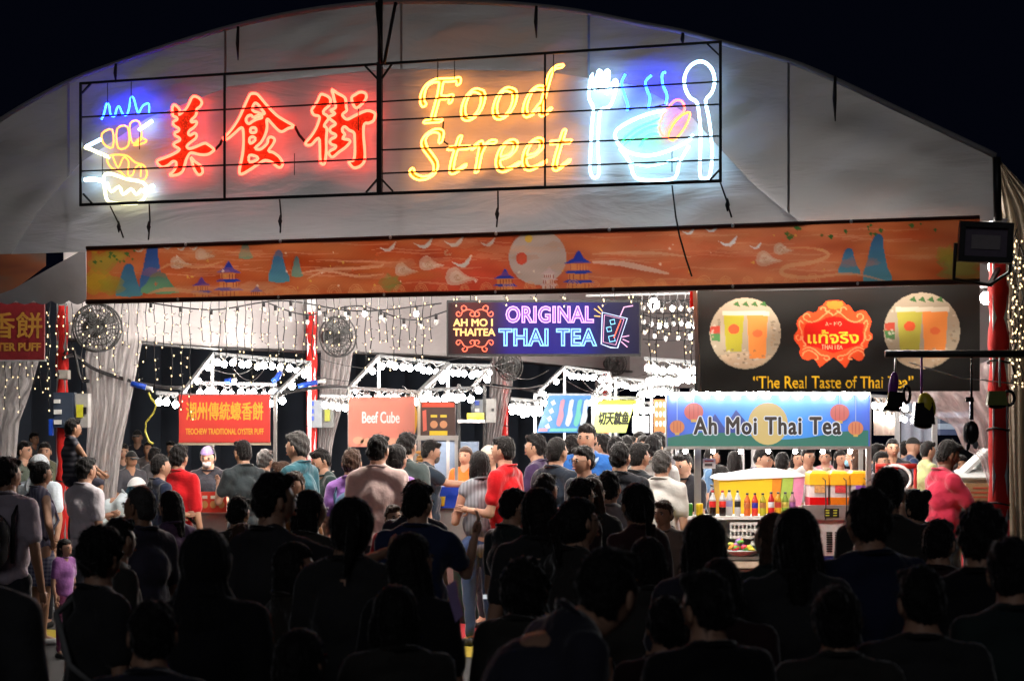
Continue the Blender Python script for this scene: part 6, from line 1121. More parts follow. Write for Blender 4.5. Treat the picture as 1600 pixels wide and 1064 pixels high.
def person(label, px, top, d, yaw=0, **o):
    """stands on the ground at the place where photo column px and distance d meet; yaw 0 = back to the camera, 90 = faces right"""
    g = o.get
    Hh = g('h') or EYE-(top-HY)*d/F
    base = Vector(((px-CX)/F*d, d, g('z', 0.0)))
    if g('bot') == K_DARK: o = dict(o); o.setdefault('hr', random.uniform(-10, 10)); o.setdefault('hy', random.uniform(-28, 28)); o['fat'] = o.get('fat', 1.0)*random.uniform(.9, 1.12); g = o.get
    fat = g('fat', 1.0); S = Hh; vox = g('vox', 0.019 if d > 9 else 0.021)
    lean = math.radians(g('lean', 0)); side = math.radians(g('side', 0)); ya = math.radians(yaw)
    Rz = Matrix.Rotation(-ya, 3, 'Z'); hip = Vector((0, 0, .53))
    Rl = Matrix.Rotation(-lean, 3, 'X') @ Matrix.Rotation(side, 3, 'Y')
    def up(p): return ((Rl @ (Vector(p)-hip))+hip)*S     # torso frame
    def lo(p): return Vector(p)*S
    child = g('child', False); hs = S*(0.137 if not child else 0.155)
    t = empty('person', base, label, g('cat', 'person'), g('group'))
    t['_o'] = tuple(base)
    sh = 0.098*(0.5+0.5*fat) if not g('fem') else 0.086*(0.5+0.5*fat)
    AP = {'down': ((.128, -.005, .63), (.135, .035, .485)), 'phone': ((.13, .06, .66), (.06, .17, .75)), 'hold': ((.13, .02, .64), (.07, .16, .655)), 'hip': ((.20, -.03, .67), (.11, .03, .57)), 'out': ((.12, .10, .75), (.10, .27, .74)), 'point': ((.15, .12, .76), (.14, .29, .80)), 'cross': ((.13, .03, .65), (-.02, .12, .69)), 'head': ((.17, .06, .80), (.06, .06, .93)), 'low': ((.12, .10, .66), (.08, .22, .58)), 'back': ((.17, -.02, .66), (.16, .12, .60))}
    arms = []
    for s, key in ((-1, g('la', 'down')), (1, g('ra', 'down'))):
        e, w_ = AP[key] if isinstance(key, str) else key
        arms.append((up((s*sh, 0, .812)), up((s*e[0], e[1], e[2])), up((s*w_[0], w_[1], w_[2])), s))
    sit = g('sit')
    legs = []
    for s in (-1, 1):
        if sit: legs.append((lo((s*.05, 0, .52)), lo((s*.075, .21, .50)), lo((s*.075, .19, .27)), s))
        else:
            st = g('stride', .0)*s; legs.append((lo((s*.052, 0, .52)), lo((s*.055, .01+st*.4, .285)), lo((s*.058, -.005+st, .045)), s))
    hc_up = Vector((0, .012, .932 if not child else .922)); hc = up(hc_up)
    R_h = Matrix.Rotation(-math.radians(g('hy', 0)), 3, 'Z') @ Matrix.Rotation(-math.radians(g('hp', 0))-lean*g('hk', 0.4), 3, 'X') @ Matrix.Rotation(math.radians(g('hr', 0)), 3, 'Y')
    neck = up((0, -.004, .83)); hc = hc+Vector((0, math.sin(math.radians(g('hp', 0)))*.03*S, -abs(math.sin(math.radians(g('hp', 0))))*.01*S))
    # ---- body, one surface
    P = [('e', up((0, 0, .53)), (.085*S*fat, .062*S*fat, .06*S)), ('e', up((0, .003, .63)), (.074*S*fat, .056*S*fat, .09*S)), ('e', up((0, 0, .74)), (.088*S, .06*S*fat, .09*S)),
         ('c', up((-sh, 0, .805)), up((sh, 0, .805)), .032*S, .032*S), ('c', neck, hc-Vector((0, .004*S, .03*S)), .039*S, .036*S)]
    for s in (-1, 1): P.append(('c', up((s*.012, -.006, .852)), up((s*sh*.85, -.002, .815)), .027*S, .024*S))
    for a, e, w_, s in arms: P += [('c', a, e, .029*S, .023*S), ('c', e, w_, .024*S, .015*S)]
    for a, k, n, s in legs: P += [('c', a, k, .047*S*fat, .033*S), ('c', k, n, .032*S, .019*S), ('c', n, n+Vector((0, .07*S, -.022*S)), .02*S, .018*S)]
    me = organic(P, vox, 2); me.transform(Rz.to_4x4())
    v0 = [tuple(v.co) for v in me.vertices]; f0 = [tuple(p.vertices) for p in me.polygons]; bpy.data.meshes.remove(me)
    b = MB(); b.v = v0; b.f = f0; b.m = [0]*len(f0); b.sm = [True]*len(f0)
    hv, hf = head_geo(hs)
    if g('hair', 'short') != 'bald': hv = [v*(.93 if (v.z > .16*hs or (v.y < .02*hs and v.z > -.22*hs)) else 1) for v in hv]
    hcW = Rz @ hc; RH = Rz @ R_h
    b.add([RH @ v+hcW for v in hv], hf, 0)
    for s in (-1, 1):
        b.ell(hcW+RH @ Vector((s*.345*hs, -.02*hs, -.03*hs)), (.035*hs, .07*hs, .13*hs), 8, 6, 0, RH)          # ear
        b.ell(hcW+RH @ Vector((s*.135*hs, .352*hs, .035*hs)), (.066*hs, .032*hs, .032*hs), 8, 5, 1, RH)        # eye
        b.ell(hcW+RH @ Vector((s*.138*hs, .374*hs, .035*hs)), (.052*hs, .022*hs, .028*hs), 6, 4, 2, RH)  # wide dark oval: iris with the eyelash shade painted in
        b.tube([hcW+RH @ Vector((s*x*hs, .395*hs-abs(x-.13)*.25*hs, z*hs)) for x, z in ((.06, .095), (.13, .115), (.21, .09))], [.018*hs, .028*hs, .014*hs], 4, 2)
    b.ell(hcW+RH @ Vector((0, .395*hs, -.235*hs)), (.11*hs, .035*hs, .034*hs), 8, 5, 3, RH)
    b.ell(hcW+RH @ Vector((0, .425*hs, -.125*hs)), (.06*hs, .03*hs, .012*hs), 8, 5, 3, RH)  # dark sliver standing for the shadow under the nose
    # hands with fingers
    if d < 24:
        for a, e, w_, s in arms:
            dr = (w_-e).normalized(); pc = w_+dr*.022*S; sd = Vector((s, 0, 0)).cross(dr); sd = sd.normalized() if sd.length > .1 else Vector((0, 0, 1)); nn = dr.cross(sd).normalized(); hl = .052*S
            q = dr.to_track_quat('Z', 'Y').to_matrix(); b.ell(Rz @ pc, (.016*S, .016*S, .03*S), 8, 6, 0, Rz @ q)
            curl = nn*(-s)*0.35
            for k, (of, ln) in enumerate(((-1.5, .8), (-.5, .95), (.5, 1.0), (1.5, .88))):
                p0 = pc+dr*.018*S+sd*(of*.0088*S); p1 = p0+(dr+curl*.4)*hl*.42*ln; p2 = p1+(dr+curl*1.4).normalized()*hl*.32*ln; p3 = p2+(dr*.5+curl*2).normalized()*hl*.22*ln
                b.tube([Rz @ z_ for z_ in (p0, p1, p2, p3)], [.0055*S, .0052*S, .0047*S, .0036*S], 5)
            p0 = w_+dr*.006*S+sd*(.011*S); p1 = p0+(dr*.6+sd*.8)*hl*.4; p2 = p1+(dr*.9+sd*.25)*hl*.35; b.tube([Rz @ z_ for z_ in (p0, p1, p2)], [.0065*S, .006*S, .0045*S], 5)
    sk_i = g('skin', 0)
    mats = [skin(sk_i), mat('eye_white', (0.6, 0.58, 0.55), 0.3, bump=0), mat('dark_iris', (0.02, 0.012, 0.01), 0.3, bump=0), mat('lips', tuple(c*.55 if i else c*.8 for i, c in enumerate(SKIN[sk_i])), 0.5, bump=0)]
    if g('paint'): pass
    me = b.mesh('body', mats); bo = piece('body', me, base, t)
    def add(nm, me_, m_, lab=None, par=t):
        me_.materials.append(m_); me_.transform(Rz.to_4x4()); q = piece(nm, me_, base, par)
        if lab: q['label'] = lab
        return q
    # ---- top
    slv = g('slv', .62); tc = g('col', (.02, .02, .022)); long_ = g('hem', .50); f2 = fat*1.13
    P = [('e', up((0, 0, long_+.045)), (.094*S*fat, .072*S*f2, .05*S)), ('e', up((0, .003, .63)), (.086*S*f2, .068*S*f2, .10*S)), ('e', up((0, 0, .73)), (.100*S, .074*S*f2, .09*S)),
         ('c', up((-sh*.9, 0, .80)), up((sh*.9, 0, .80)), .041*S, .041*S)]
    for s in (-1, 1): P.append(('c', up((s*.016, -.012, .842)), up((s*sh*.9, -.003, .815)), .040*S, .037*S))
    if slv > 0:
        for a, e, w_, s in arms:
            if slv <= 1: P.append(('c', a, a.lerp(e, slv), .042*S, .037*S))
            else: P += [('c', a, e, .041*S, .033*S), ('c', e, e.lerp(w_, min(1, slv-1)), .033*S, .024*S)]
    if g('hood'): P.append(('e', up((0, -.045, .85)), (.06*S, .04*S, .035*S)))
    tm = fabric(tc)
    if g('stripe'): tm = stripe_mat(tc, *g('stripe'))
    top_o = add('dress' if g('dress') else 'shirt', organic(P, vox*1.0, 2, .0055*S/1.7), tm)
    if not g('dress') and d < 22:
        q = MB(); q.tube([up((.047*math.cos(a*math.pi/8), -.006+.046*math.sin(a*math.pi/8), .858-.013*math.sin(a*math.pi/8))) for a in range(16)], .0065*S, 5, closed=True)
        add('collar', q.mesh('c', []), fabric(tuple(c*.6 for c in tc)))
    # ---- bottom
    bc = g('bot', (.02, .022, .03)); kind = g('bk', 'trousers')
    if kind in ('skirt',):
        q = MB(); pr_ = []; nn = 30; rows = []
        zz0, zz1 = g('sk', (.545, .33))
        for j in range(7):
            z = zz0+(zz1-zz0)*j/6; r = (.078+.055*j/6)*fat
            for k in range(nn): a = 2*math.pi*k/nn; rr = r*(1+.05*math.sin(a*8)*j/6); rows.append(lo((rr*math.cos(a), rr*.85*math.sin(a), z)))
        q.add(rows, [(j*nn+k, j*nn+(k+1) % nn, (j+1)*nn+(k+1) % nn, (j+1)*nn+k) for j in range(6) for k in range(nn)]+[tuple(range(nn-1, -1, -1)), tuple(6*nn+k for k in range(nn))])
        m_ = check_mat(bc, g('check')) if g('check') else fabric(bc); add('skirt', q.mesh('skirt', []), m_)
    else:
        P = [('e', lo((0, 0, .52)), (.092*S*fat, .07*S*fat, .055*S))]
        for a, k, n, s in legs:
            P.append(('c', a, k, .054*S*fat, .041*S))
            if kind == 'trousers': P.append(('c', k, k.lerp(n, .9), .04*S, .028*S))
        if kind == 'shorts' and sit is None: P = [P[0]]+[('c', a, a.lerp(k, .85), .055*S*fat, .047*S) for a, k, n, s in legs]
        add('trousers' if kind == 'trousers' else 'shorts', organic(P, vox*1.15, 2, .006*S/1.7), fabric(bc))
    # ---- shoes
    if d < 24:
        for a, k, n, s in legs:
            add('shoe', organic([('c', n+Vector((0, -.015*S, -.018*S)), n+Vector((0, .085*S, -.026*S)), .026*S, .02*S)], .012*S, 1), mat('shoe_rubber', g('shoe', (.03, .03, .03)), .6))
    # ---- hair
    hk = g('hair', 'short'); hcl = g('hc', 'k'); hm = hairm(hcl)
    def hp(p): return hc+R_h @ (Vector(p)*hs)
    def cap_line(x, y, z): return (z > 0.50) if y > .45 else (z > .05 if y > 0.12 else z > -.42)
    if hk in ('cap', 'cap_long'):
        vv, ff = head_geo(hs, 22, 18, .09, lambda x, y, z: z > .22); q = MB(); q.add([hc+R_h @ v for v in vv], ff)
        me_ = q.mesh('cap', []); me_.materials.append(fabric(g('capc', (.03, .03, .03)))); me_.transform(Rz.to_4x4()); piece('cap', me_, base, t)
        q = MB()
        q.prism([hp(p) for p in ((-.28, .33, .16), (-.2, .62, .08), (0, .72, .06), (.2, .62, .08), (.28, .33, .16))], [hp(p) for p in ((-.28, .33, .13), (-.2, .62, .05), (0, .72, .03), (.2, .62, .05), (.28, .33, .13))])
        me_ = q.mesh('visor', []); me_.materials.append(fabric(g('capc', (.03, .03, .03)))); me_.transform(Rz.to_4x4()); piece('visor', me_, base, t)
    prim = []
    if hk in ('short', 'messy', 'buzz', 'curly', 'flat'):
        gr = {'short': .05, 'messy': .09, 'buzz': .025, 'curly': .18, 'flat': .045}[hk]
        prim = [('e', hp((0, -.03, .11)), (.335*(1+gr)*hs, .405*(1+gr*.7)*hs, .44*(1+gr*.8)*hs))]
        prim += [('e', hp((0, -.14, -.06)), (.315*(1+gr)*hs, .295*hs, .29*hs))]
        if hk in ('short', 'messy', 'flat'):
            prim += [('e', hp((x, .22, .40)), (.13*hs, .14*hs, .10*hs)) for x in (-.14, .0, .14)]
    elif hk in ('long', 'pony', 'bun', 'bob', 'cap_long', 'hijab'):
        prim = [('e', hp((0, -.04, .10)), (.385*hs, .455*hs, .46*hs)), ('e', hp((0, -.16, -.08)), (.36*hs, .32*hs, .36*hs))]
        if hk == 'cap_long': prim = [('e', hp((0, -.12, -.05)), (.345*hs, .32*hs, .38*hs))]
        if hk in ('long', 'cap_long'):
            L = g('hl', 1.5); prim += [('c', hp((0, -.20, -.1)), hp((0, -.26, -.2-L*.55)), .33*hs, .24*hs), ('c', hp((-.27, -.08, -.1)), hp((-.33, -.05, -.1-L*.6)), .15*hs, .10*hs), ('c', hp((.27, -.08, -.1)), hp((.33, -.05, -.1-L*.6)), .15*hs, .10*hs), ('c', hp((-.15, -.25, -.3)), hp((-.2, -.28, -.25-L*.8)), .17*hs, .07*hs), ('c', hp((.15, -.25, -.3)), hp((.2, -.28, -.25-L*.75)), .17*hs, .07*hs)]
        if hk == 'bob': prim += [('c', hp((-.27, -.1, -.1)), hp((-.29, -.08, -.42)), .17*hs, .16*hs), ('c', hp((.27, -.1, -.1)), hp((.29, -.08, -.42)), .17*hs, .16*hs), ('c', hp((0, -.22, -.1)), hp((0, -.24, -.42)), .26*hs, .25*hs)]
        if hk == 'pony': prim += [('c', hp((0, -.42, .18)), hp((0, -.62, .0)), .11*hs, .12*hs), ('c', hp((0, -.62, .0)), hp((0, -.58, -.75)), .13*hs, .05*hs)]
        if hk == 'bun': prim += [('e', hp((0, -.42, .36)), (.19*hs, .18*hs, .18*hs))]
        if hk == 'hijab': prim = [('e', hp((0, -.06, .06)), (.42*hs, .50*hs, .52*hs)), ('c', hp((0, -.1, -.3)), hp((0, -.05, -.75)), .40*hs, .62*hs)]
    if prim:
        me_ = organic(prim, .045*hs if d < 22 else .07*hs, 2 if hk != 'curly' else 1, 0)
        n = len(me_.vertices); co = np.zeros(n*3); me_.vertices.foreach_get('co', co); co = co.reshape(-1, 3); no = np.zeros(n*3); me_.vertices.foreach_get('normal', no); no = no.reshape(-1, 3)
        lc = (co-np.array(hc)) @ np.array(R_h)/hs
        face = (lc[:, 1] > .10)*np.clip((0.30-lc[:, 2])/.1, 0, 1)*(np.abs(lc[:, 0]) < (.36 if hk != 'hijab' else .28))      # keep the face clear
        if hk in ('short', 'buzz', 'messy', 'curly', 'flat'): face = np.maximum(face, (lc[:, 1] > -.12)*np.clip((-.02-lc[:, 2])/.12, 0, 1)); face = np.maximum(face, np.clip((-.40-lc[:, 2])/.1, 0, 1)*.5)
        target = co.copy(); k = 0.70; inw = np.array(hc)+(co-np.array(hc))*k; co = co*(1-face[:, None])+inw*face[:, None]
        am = {'messy': .032, 'curly': .045, 'short': .026, 'flat': .02}.get(hk, .022)*hs; ph = random.uniform(0, 9); an = np.arctan2(lc[:, 0], -lc[:, 1])
        f = np.sin(an*19+ph+lc[:, 2]*4)*.5+np.sin(an*43+ph*2+lc[:, 2]*9)*.35+(.6*np.sin(lc[:, 2]*21+an*5+ph) if hk in ('messy', 'curly', 'short') else 0)
        co = co+no*(f*am*(1-face))[:, None]; me_.vertices.foreach_set('co', co.ravel()); me_.update()
        if hk == 'hijab': hm = fabric(g('capc', (.02, .02, .02)))
        if g('tint'): hm = mat('hair', g('tint'), .4, nscale=40, namp=.4, bump=.5)
        rest_co = co; add('hair' if hk != 'hijab' else 'headscarf', me_, hm)
    if d < 21 and prim and hk != 'hijab':
        q = MB(); nv = len(me_.vertices); ctr = hc
        for k in range(150 if d < 11 else 90):
            i = random.randrange(nv); p = Vector(co[i]); nn_ = Vector(no[i])
            if face[i] > .2: continue
            L = random.uniform(.05, .17)*hs; tg = nn_.cross(Vector((random.gauss(0, 1), random.gauss(0, 1), random.gauss(0, 1))))
            if hk in ('long', 'bob', 'pony'): tg = tg*.4+Vector((0, 0, -1.2))
            if tg.length < .01: continue
            tg.normalize(); q.tube([p-nn_*.003, p+nn_*L*.28+tg*L*.5, p+nn_*L*.42+tg*L*1.2], [.0010+d*.00004, .0009+d*.00004, .0005], 3, caps=False)
        q2 = q.mesh('h', []); q2.materials.append(hm); q2.transform(Rz.to_4x4()); tag(piece('loose_hair', q2, base, t), kind='stuff')
    # ---- extras
    if g('net'):
        vv, ff = head_geo(hs, 18, 14, .13, lambda x, y, z: z > (.3 if y > 0 else -.2)); q = MB(); q.add([hc+R_h @ v for v in vv], ff); me_ = q.mesh('n', []); add('hair_net', me_, mat('lilac_net', (.2, .15, .32), .8, bump=.5))
    if g('mask'):
        q = MB(); q.ell(hp((0, .30, -.22)), (.21*hs, .15*hs, .19*hs), 12, 8, 0, R_h); q.tube([hp((-.36, 0, -.06)), hp((-.2, .3, -.15))], .006*hs, 4); q.tube([hp((.36, 0, -.06)), hp((.2, .3, -.15))], .006*hs, 4); add('face_mask', q.mesh('m', []), mat('mask_cloth', g('mask'), .8))
    if g('glasses'):
        q = MB()
        for s in (-1, 1):
            q.tube([hp((s*.145+.085*math.cos(a*math.pi/5), .43, .03+.065*math.sin(a*math.pi/5))) for a in range(10)], .009*hs, 4, closed=True); q.tube([hp((s*.23, .41, .05)), hp((s*.34, .0, .04))], .008*hs, 4)
        q.tube([hp((-.06, .43, .04)), hp((.06, .43, .04))], .008*hs, 4); add('glasses', q.mesh('g', []), BLACKM)
    if g('pack'):
        q = MB(); 
        me_ = organic([('e', up((0, -.105*fat, .70)), (.075*S, .055*S, .10*S)), ('e', up((0, -.115*fat, .64)), (.072*S, .058*S, .06*S))], .014*S, 2); add('backpack', me_, mat('backpack_nylon', g('pack'), .7))
        for s in (-1, 1): q.tube([up((s*.06, -.06*fat, .60)), up((s*.07, -.075*fat, .78)), up((s*.065, -.01, .853)), up((s*.065, .078*fat, .78)), up((s*.075, .07*fat, .66)), up((s*.07, -.02, .6))], .009*S, 5)
        add('backpack_straps', q.mesh('s', []), mat('backpack_nylon', g('packs', g('pack')), .7))
    if g('strap'):
        q = MB(); f3 = fat*1.13; q.tube([up((-.07, 0, .855)), up((-.03, -.078*f3, .80)), up((.05, -.082*f3, .68)), up((.105*f3, -.01, .58)), up((.04, .082*f3, .68)), up((-.04, .08*f3, .78))], .009*S, 5, closed=True); add('bag_strap', q.mesh('s', []), mat('strap_leather', g('strap'), .6))
    if g('bag'):
        q = MB(); c = up((.13*fat, -.0, .52)); q.box(c, (.04*S, .13*S, .10*S)); q.ell(c+Vector((0, 0, .045*S)), (.02*S, .062*S, .02*S), 8, 5); add('shoulder_bag', q.mesh('b', []), mat('bag_leather', g('bag'), .5))
    N_P[0] += 1
    t['_arm'] = [tuple(base+Rz @ w_) for a, e, w_, s in arms]
    return t
def stripe_mat(c, c2, sc=60, axis=2):
    key = ('stripe',)+tuple(c)+tuple(c2)+(sc,)
    if key in MATS: return MATS[key]
    m = bpy.data.materials.new('striped_fabric'); n, l = _nt(m); b = n['Principled BSDF']; b.inputs['Roughness'].default_value = .9
    tc = n.new('ShaderNodeTexCoord'); w_ = n.new('ShaderNodeTexWave'); w_.inputs['Scale'].default_value = sc/6; w_.bands_direction = ['X', 'Y', 'Z'][axis]; w_.inputs['Distortion'].default_value = 1.2; w_.inputs['Detail'].default_value = 2
    l.new(tc.outputs['Object'], w_.inputs['Vector']); mx = n.new('ShaderNodeMix'); mx.data_type = 'RGBA'; mx.inputs[6].default_value = tuple(c)+(1,); mx.inputs[7].default_value = tuple(c2)+(1,)
    l.new(w_.outputs['Fac'], mx.inputs[0]); l.new(mx.outputs[2], b.inputs['Base Color']); MATS[key] = m; return m
def check_mat(c, c2):
    key = ('check',)+tuple(c)+tuple(c2)
    if key in MATS: return MATS[key]
    m = bpy.data.materials.new('checked_fabric'); n, l = _nt(m); b = n['Principled BSDF']; b.inputs['Roughness'].default_value = .9
    tc = n.new('ShaderNodeTexCoord'); w1 = n.new('ShaderNodeTexWave'); w1.inputs['Scale'].default_value = 9; w1.bands_direction = 'X'; w2 = n.new('ShaderNodeTexWave'); w2.inputs['Scale'].default_value = 9; w2.bands_direction = 'Z'
    l.new(tc.outputs['Object'], w1.inputs['Vector']); l.new(tc.outputs['Object'], w2.inputs['Vector']); mu = n.new('ShaderNodeMath'); mu.operation = 'ADD'; l.new(w1.outputs['Fac'], mu.inputs[0]); l.new(w2.outputs['Fac'], mu.inputs[1])
    m2 = n.new('ShaderNodeMath'); m2.operation = 'MULTIPLY'; m2.inputs[1].default_value = .5; l.new(mu.outputs[0], m2.inputs[0])
    mx = n.new('ShaderNodeMix'); mx.data_type = 'RGBA'; mx.inputs[6].default_value = tuple(c)+(1,); mx.inputs[7].default_value = tuple(c2)+(1,); l.new(m2.outputs[0], mx.inputs[0]); l.new(mx.outputs[2], b.inputs['Base Color']); MATS[key] = m; return m
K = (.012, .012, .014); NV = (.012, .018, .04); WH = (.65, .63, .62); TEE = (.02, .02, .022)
# ---- lit people by the stalls, left to right
person('man with lavender shirt and black backpack at the far left edge, back turned', 10, 716, 13.2, 15, col=(.42, .36, .42), pack=K, hy=20, skin=2)
person('woman in striped sleeveless top and checked skirt with one hand on her hip', 62, 722, 17.5, 55, col=(.26, .25, .34), slv=0, stripe=((.12, .12, .2), 50, 0), bk='skirt', bot=(.25, .25, .32), check=(.03, .03, .09), ra='hip', la='down', hair='bun', fem=1, strap=(.05, .04, .08), shoe=(.6, .6, .6), skin=1)
pm = person('man in white tee carrying a child on his shoulders', 132, 716, 17.3, 40, col=(.6, .56, .6), bot=(.1, .1, .12), la='cross', hair='short', skin=1)
person('girl in dark lace dress riding on the shoulders of the man in white tee', 112, 655, 17.4, 60, h=1.12, z=.86, child=True, sit=True, col=(.03, .03, .045), stripe=((.10, .10, .12), 40, 2), slv=0, bk='shorts', bot=(.03, .03, .045), hair='short', la='low', ra='low', skin=2, fem=1)
person('small girl in dim purple top behind the woman in the checked skirt', 100, 842, 16.5, 120, child=True, col=(.30, .12, .35), bot=(.2, .05, .12), hair='long', hl=.8, fem=1, skin=1)
person('person in white shirt at the far left edge half hidden by darker people', 62, 712, 18.9, 200, col=(.70, .78, .88), hair='hijab', capc=(.5, .55, .6), fat=1.1)
person('man in green shirt facing forward in the dim area beside the left red column', 36, 690, 24.0, 110, col=(.08, .10, .08), hair='short')
person('man in olive shirt standing in the dark left of the red column', 70, 692, 25.0, 170, col=(.14, .15, .10), hair='short', skin=1)
person('stooping person in white cap, pale blue top and blue shorts', 140, 0, 18.9, 80, h=1.60, lean=42, col=(.72, .82, .88), slv=.8, bk='shorts', bot=(.01, .05, .40), hair='cap_long', capc=(.8, .8, .8), tint=(.04, .10, .14), hl=.8, la='low', ra='low', mask=(.02, .02, .02), hk=-.2, fat=1.15)
person('heavy man in navy shirt facing right beside the red shirted one', 248, 711, 18.5, 60, col=NV, hair='buzz', fat=1.15, la='hold', skin=1)
person('person in bright red shirt with back turned at the oyster puff stall', 278, 697, 18.9, 25, col=(.50, .01, .015), hair='messy', strap=K, slv=.8)
person('stall worker in black tee and lilac hair net facing the queue', 326, 698, 21.9, 185, col=(.02, .022, .028), hair='bun', net=1, mask=(.6, .55, .55), fem=1, fat=1.15, hp=15, la='hold', ra='low')
person('man in dark grey tee and glasses facing the red oyster puff sign', 381, 689, 19.7, -40, col=(.035, .045, .05), glasses=1, la='phone', hair='flat')
person('grey haired head just behind the man in the dark grey tee', 413, 704, 21.0, 30, col=(.06, .06, .06), hair='messy', hc='g')
person('tall man with greying hair in teal tee looking left', 468, 677, 17.4, -65, col=(.03, .11, .14), hair='messy', hc='g', la='hold', ra='down')
person('masked man with black hair looking down behind the man in teal tee', 507, 702, 19.6, -120, col=(.03, .05, .05), hair='messy', mask=(.03, .03, .03), hp=20)
person('woman with brown bun and face lowered in front of the man in teal tee', 441, 722, 19.3, 100, col=(.05, .04, .04), hair='bun', hc='b', fem=1, skin=1)
person('person with short brown hair and blue backpack straps over lilac shirt', 549, 703, 17.0, 5, col=(.34, .16, .52), hair='short', hc='b', pack=(.06, .13, .22), fem=1)
person('tall man in pale pink tee with his back to the camera', 590, 681, 16.2, 10, col=(.75, .55, .52), hair='short', hy=15, fat=1.05, bot=(.03, .03, .04))
person('woman with dark bun and lilac top reaching round the man in pink', 618, 696, 16.9, 35, col=(.28, .14, .42), hair='bun', la=((.16, .05, .70), (.22, -.02, .72)), fem=1, skin=1)
person('man in patterned dark shirt behind the woman with the bun', 634, 678, 18.6, 30, col=(.06, .08, .08), hair='messy')
person('masked stall worker in black tee reaching out over the blue crate', 668, 688, 20.6, 80, col=(.02, .03, .045), mask=(.10, .08, .07), la='out', ra='out', hp=15, hair='flat', skin=1)
person('worker in orange top at the back of the beef stall', 728, 698, 23.2, 200, col=(.60, .12, .02), hair='bob', hc='b', fem=1, skin=1)
person('woman with black bob in grey patterned sleeveless top and jeans', 750, 706, 17.4, -25, col=(.30, .33, .36), slv=0, stripe=((.18, .2, .23), 60, 0), bot=(.06, .10, .22), hair='bob', fem=1, la='hold', ra='hold', hem=.46)
person('man in red football shirt facing left past the woman with the bob', 790, 683, 17.2, -65, col=(.58, .01, .015), hair='flat', la='hold', bot=(.45, .03, .03))
person('person in pale cap behind the man in the red football shirt', 766, 697, 18.9, -140, col=(.25, .25, .18), hair='cap', capc=(.6, .55, .45))
person('man in dark purple shirt looking left beside the red football shirt', 840, 680, 19.5, -75, col=(.05, .03, .08), hair='messy', la='phone')
person('broad man in navy shirt turned away to the right', 868, 685, 17.2, 45, col=(.015, .022, .035), hair='buzz', fat=1.2, skin=1)
person('tall young man in bright blue shirt looking towards the camera', 918, 665, 19.4, 200, col=(.03, .13, .42), hair='messy', strap=(.3, .4, .5), skin=1)
person('man with glasses in black tee looking left below the yellow sign', 914, 699, 16.6, -125, col=(.02, .022, .03), hair='messy', glasses=1)
person('man behind the broad navy shirted man, face hidden', 893, 681, 20.6, 30, col=(.10, .1, .12), hair='short', skin=1)
for i, (px, top, d, yw, c, hr) in enumerate(((945, 680, 21.5, -60, (.5, .5, .5), 'messy'), (962, 684, 20.4, 10, (.04, .04, .05), 'messy'), (978, 682, 22, 60, (.3, .32, .36), 'short'), (1005, 681, 23.5, 150, (.05, .12, .12), 'short'), (1000, 676, 25, 200, (.4, .4, .42), 'messy'), (1030, 676, 24, -30, (.2, .2, .22), 'messy'))):
    person('packed group under the yellow sign: '+['pale shirt, looking left', 'dark shirt, back turned', 'grey blue shirt, turned right', 'dark teal shirt, looking right', 'light grey shirt, facing forward', 'grey shirt just left of the tea sign'][i], px, top, d, yw, col=c, hair=hr, skin=i % 3)
person('man with short black hair in black tee, back turned below the yellow sign', 968, 693, 16.4, 20, col=(.018, .02, .026), hair='short', hy=10, fat=1.1)
person('man in black tee close behind the other black tee, turned right', 996, 693, 17.2, 50, col=(.02, .025, .03), hair='flat', skin=1)
person('man in grey shirt with dark shoulder strap left of the tea sign', 1020, 681, 18.8, 20, col=(.34, .33, .31), hair='short', strap=K)
person('man in white tee with grey hair standing left of the tea stall post', 1033, 705, 16.9, 30, col=(.60, .58, .55), hair='short', hc='g')
person('tea stall worker in black tee with short hair looking down', 1072, 706, 19.0, -135, col=(.025, .025, .03), hair='flat', hp=20, la='hold', ra='low')
person('woman in black with hair up crouching behind the yellow tub', 1122, 728, 20.4, 110, col=(.02, .02, .025), hair='bun', fem=1, hp=15)
person('man in navy shirt seen through the tea stall above the yellow tub', 1186, 700, 21.8, 120, col=(.04, .045, .12), hair='short', hp=20)
for i, (px, top, d, yw, c, hr) in enumerate(((1110, 700, 24, 100, (.10, .2, .35), 'short'), (1148, 705, 22.8, 0, (.05, .04, .04), 'long'), (1200, 708, 24.5, 200, (.35, .2, .15), 'long'), (1222, 708, 21.4, 10, (.4, .42, .4), 'short'), (1246, 704, 25, 170, (.5, .5, .5), 'bob'), (1262, 700, 23.2, 160, (.72, .7, .68), 'short'), (1290, 702, 26, 200, (.6, .25, .3), 'messy'), (1312, 704, 25, 160, (.5, .3, .35), 'long'))):
    person('shopper seen through the tea stall, '+['blue shirt beside the inner post', 'long dark hair above the cola bottles', 'tan top left of the round dark head', 'round dark head above the white lid', 'grey top above the pink tub panel', 'white tee above the pink tub panel', 'pink top above the juice tanks', 'rose top between the juice tanks'][i], px, top, d, yw, col=c, hair=hr, skin=i % 2)
person('woman in black top with blue mask behind the right juice tank', 1338, 698, 20.8, -70, col=(.025, .02, .025), hair='long', hc='b', fem=1, mask=(.2, .45, .6))
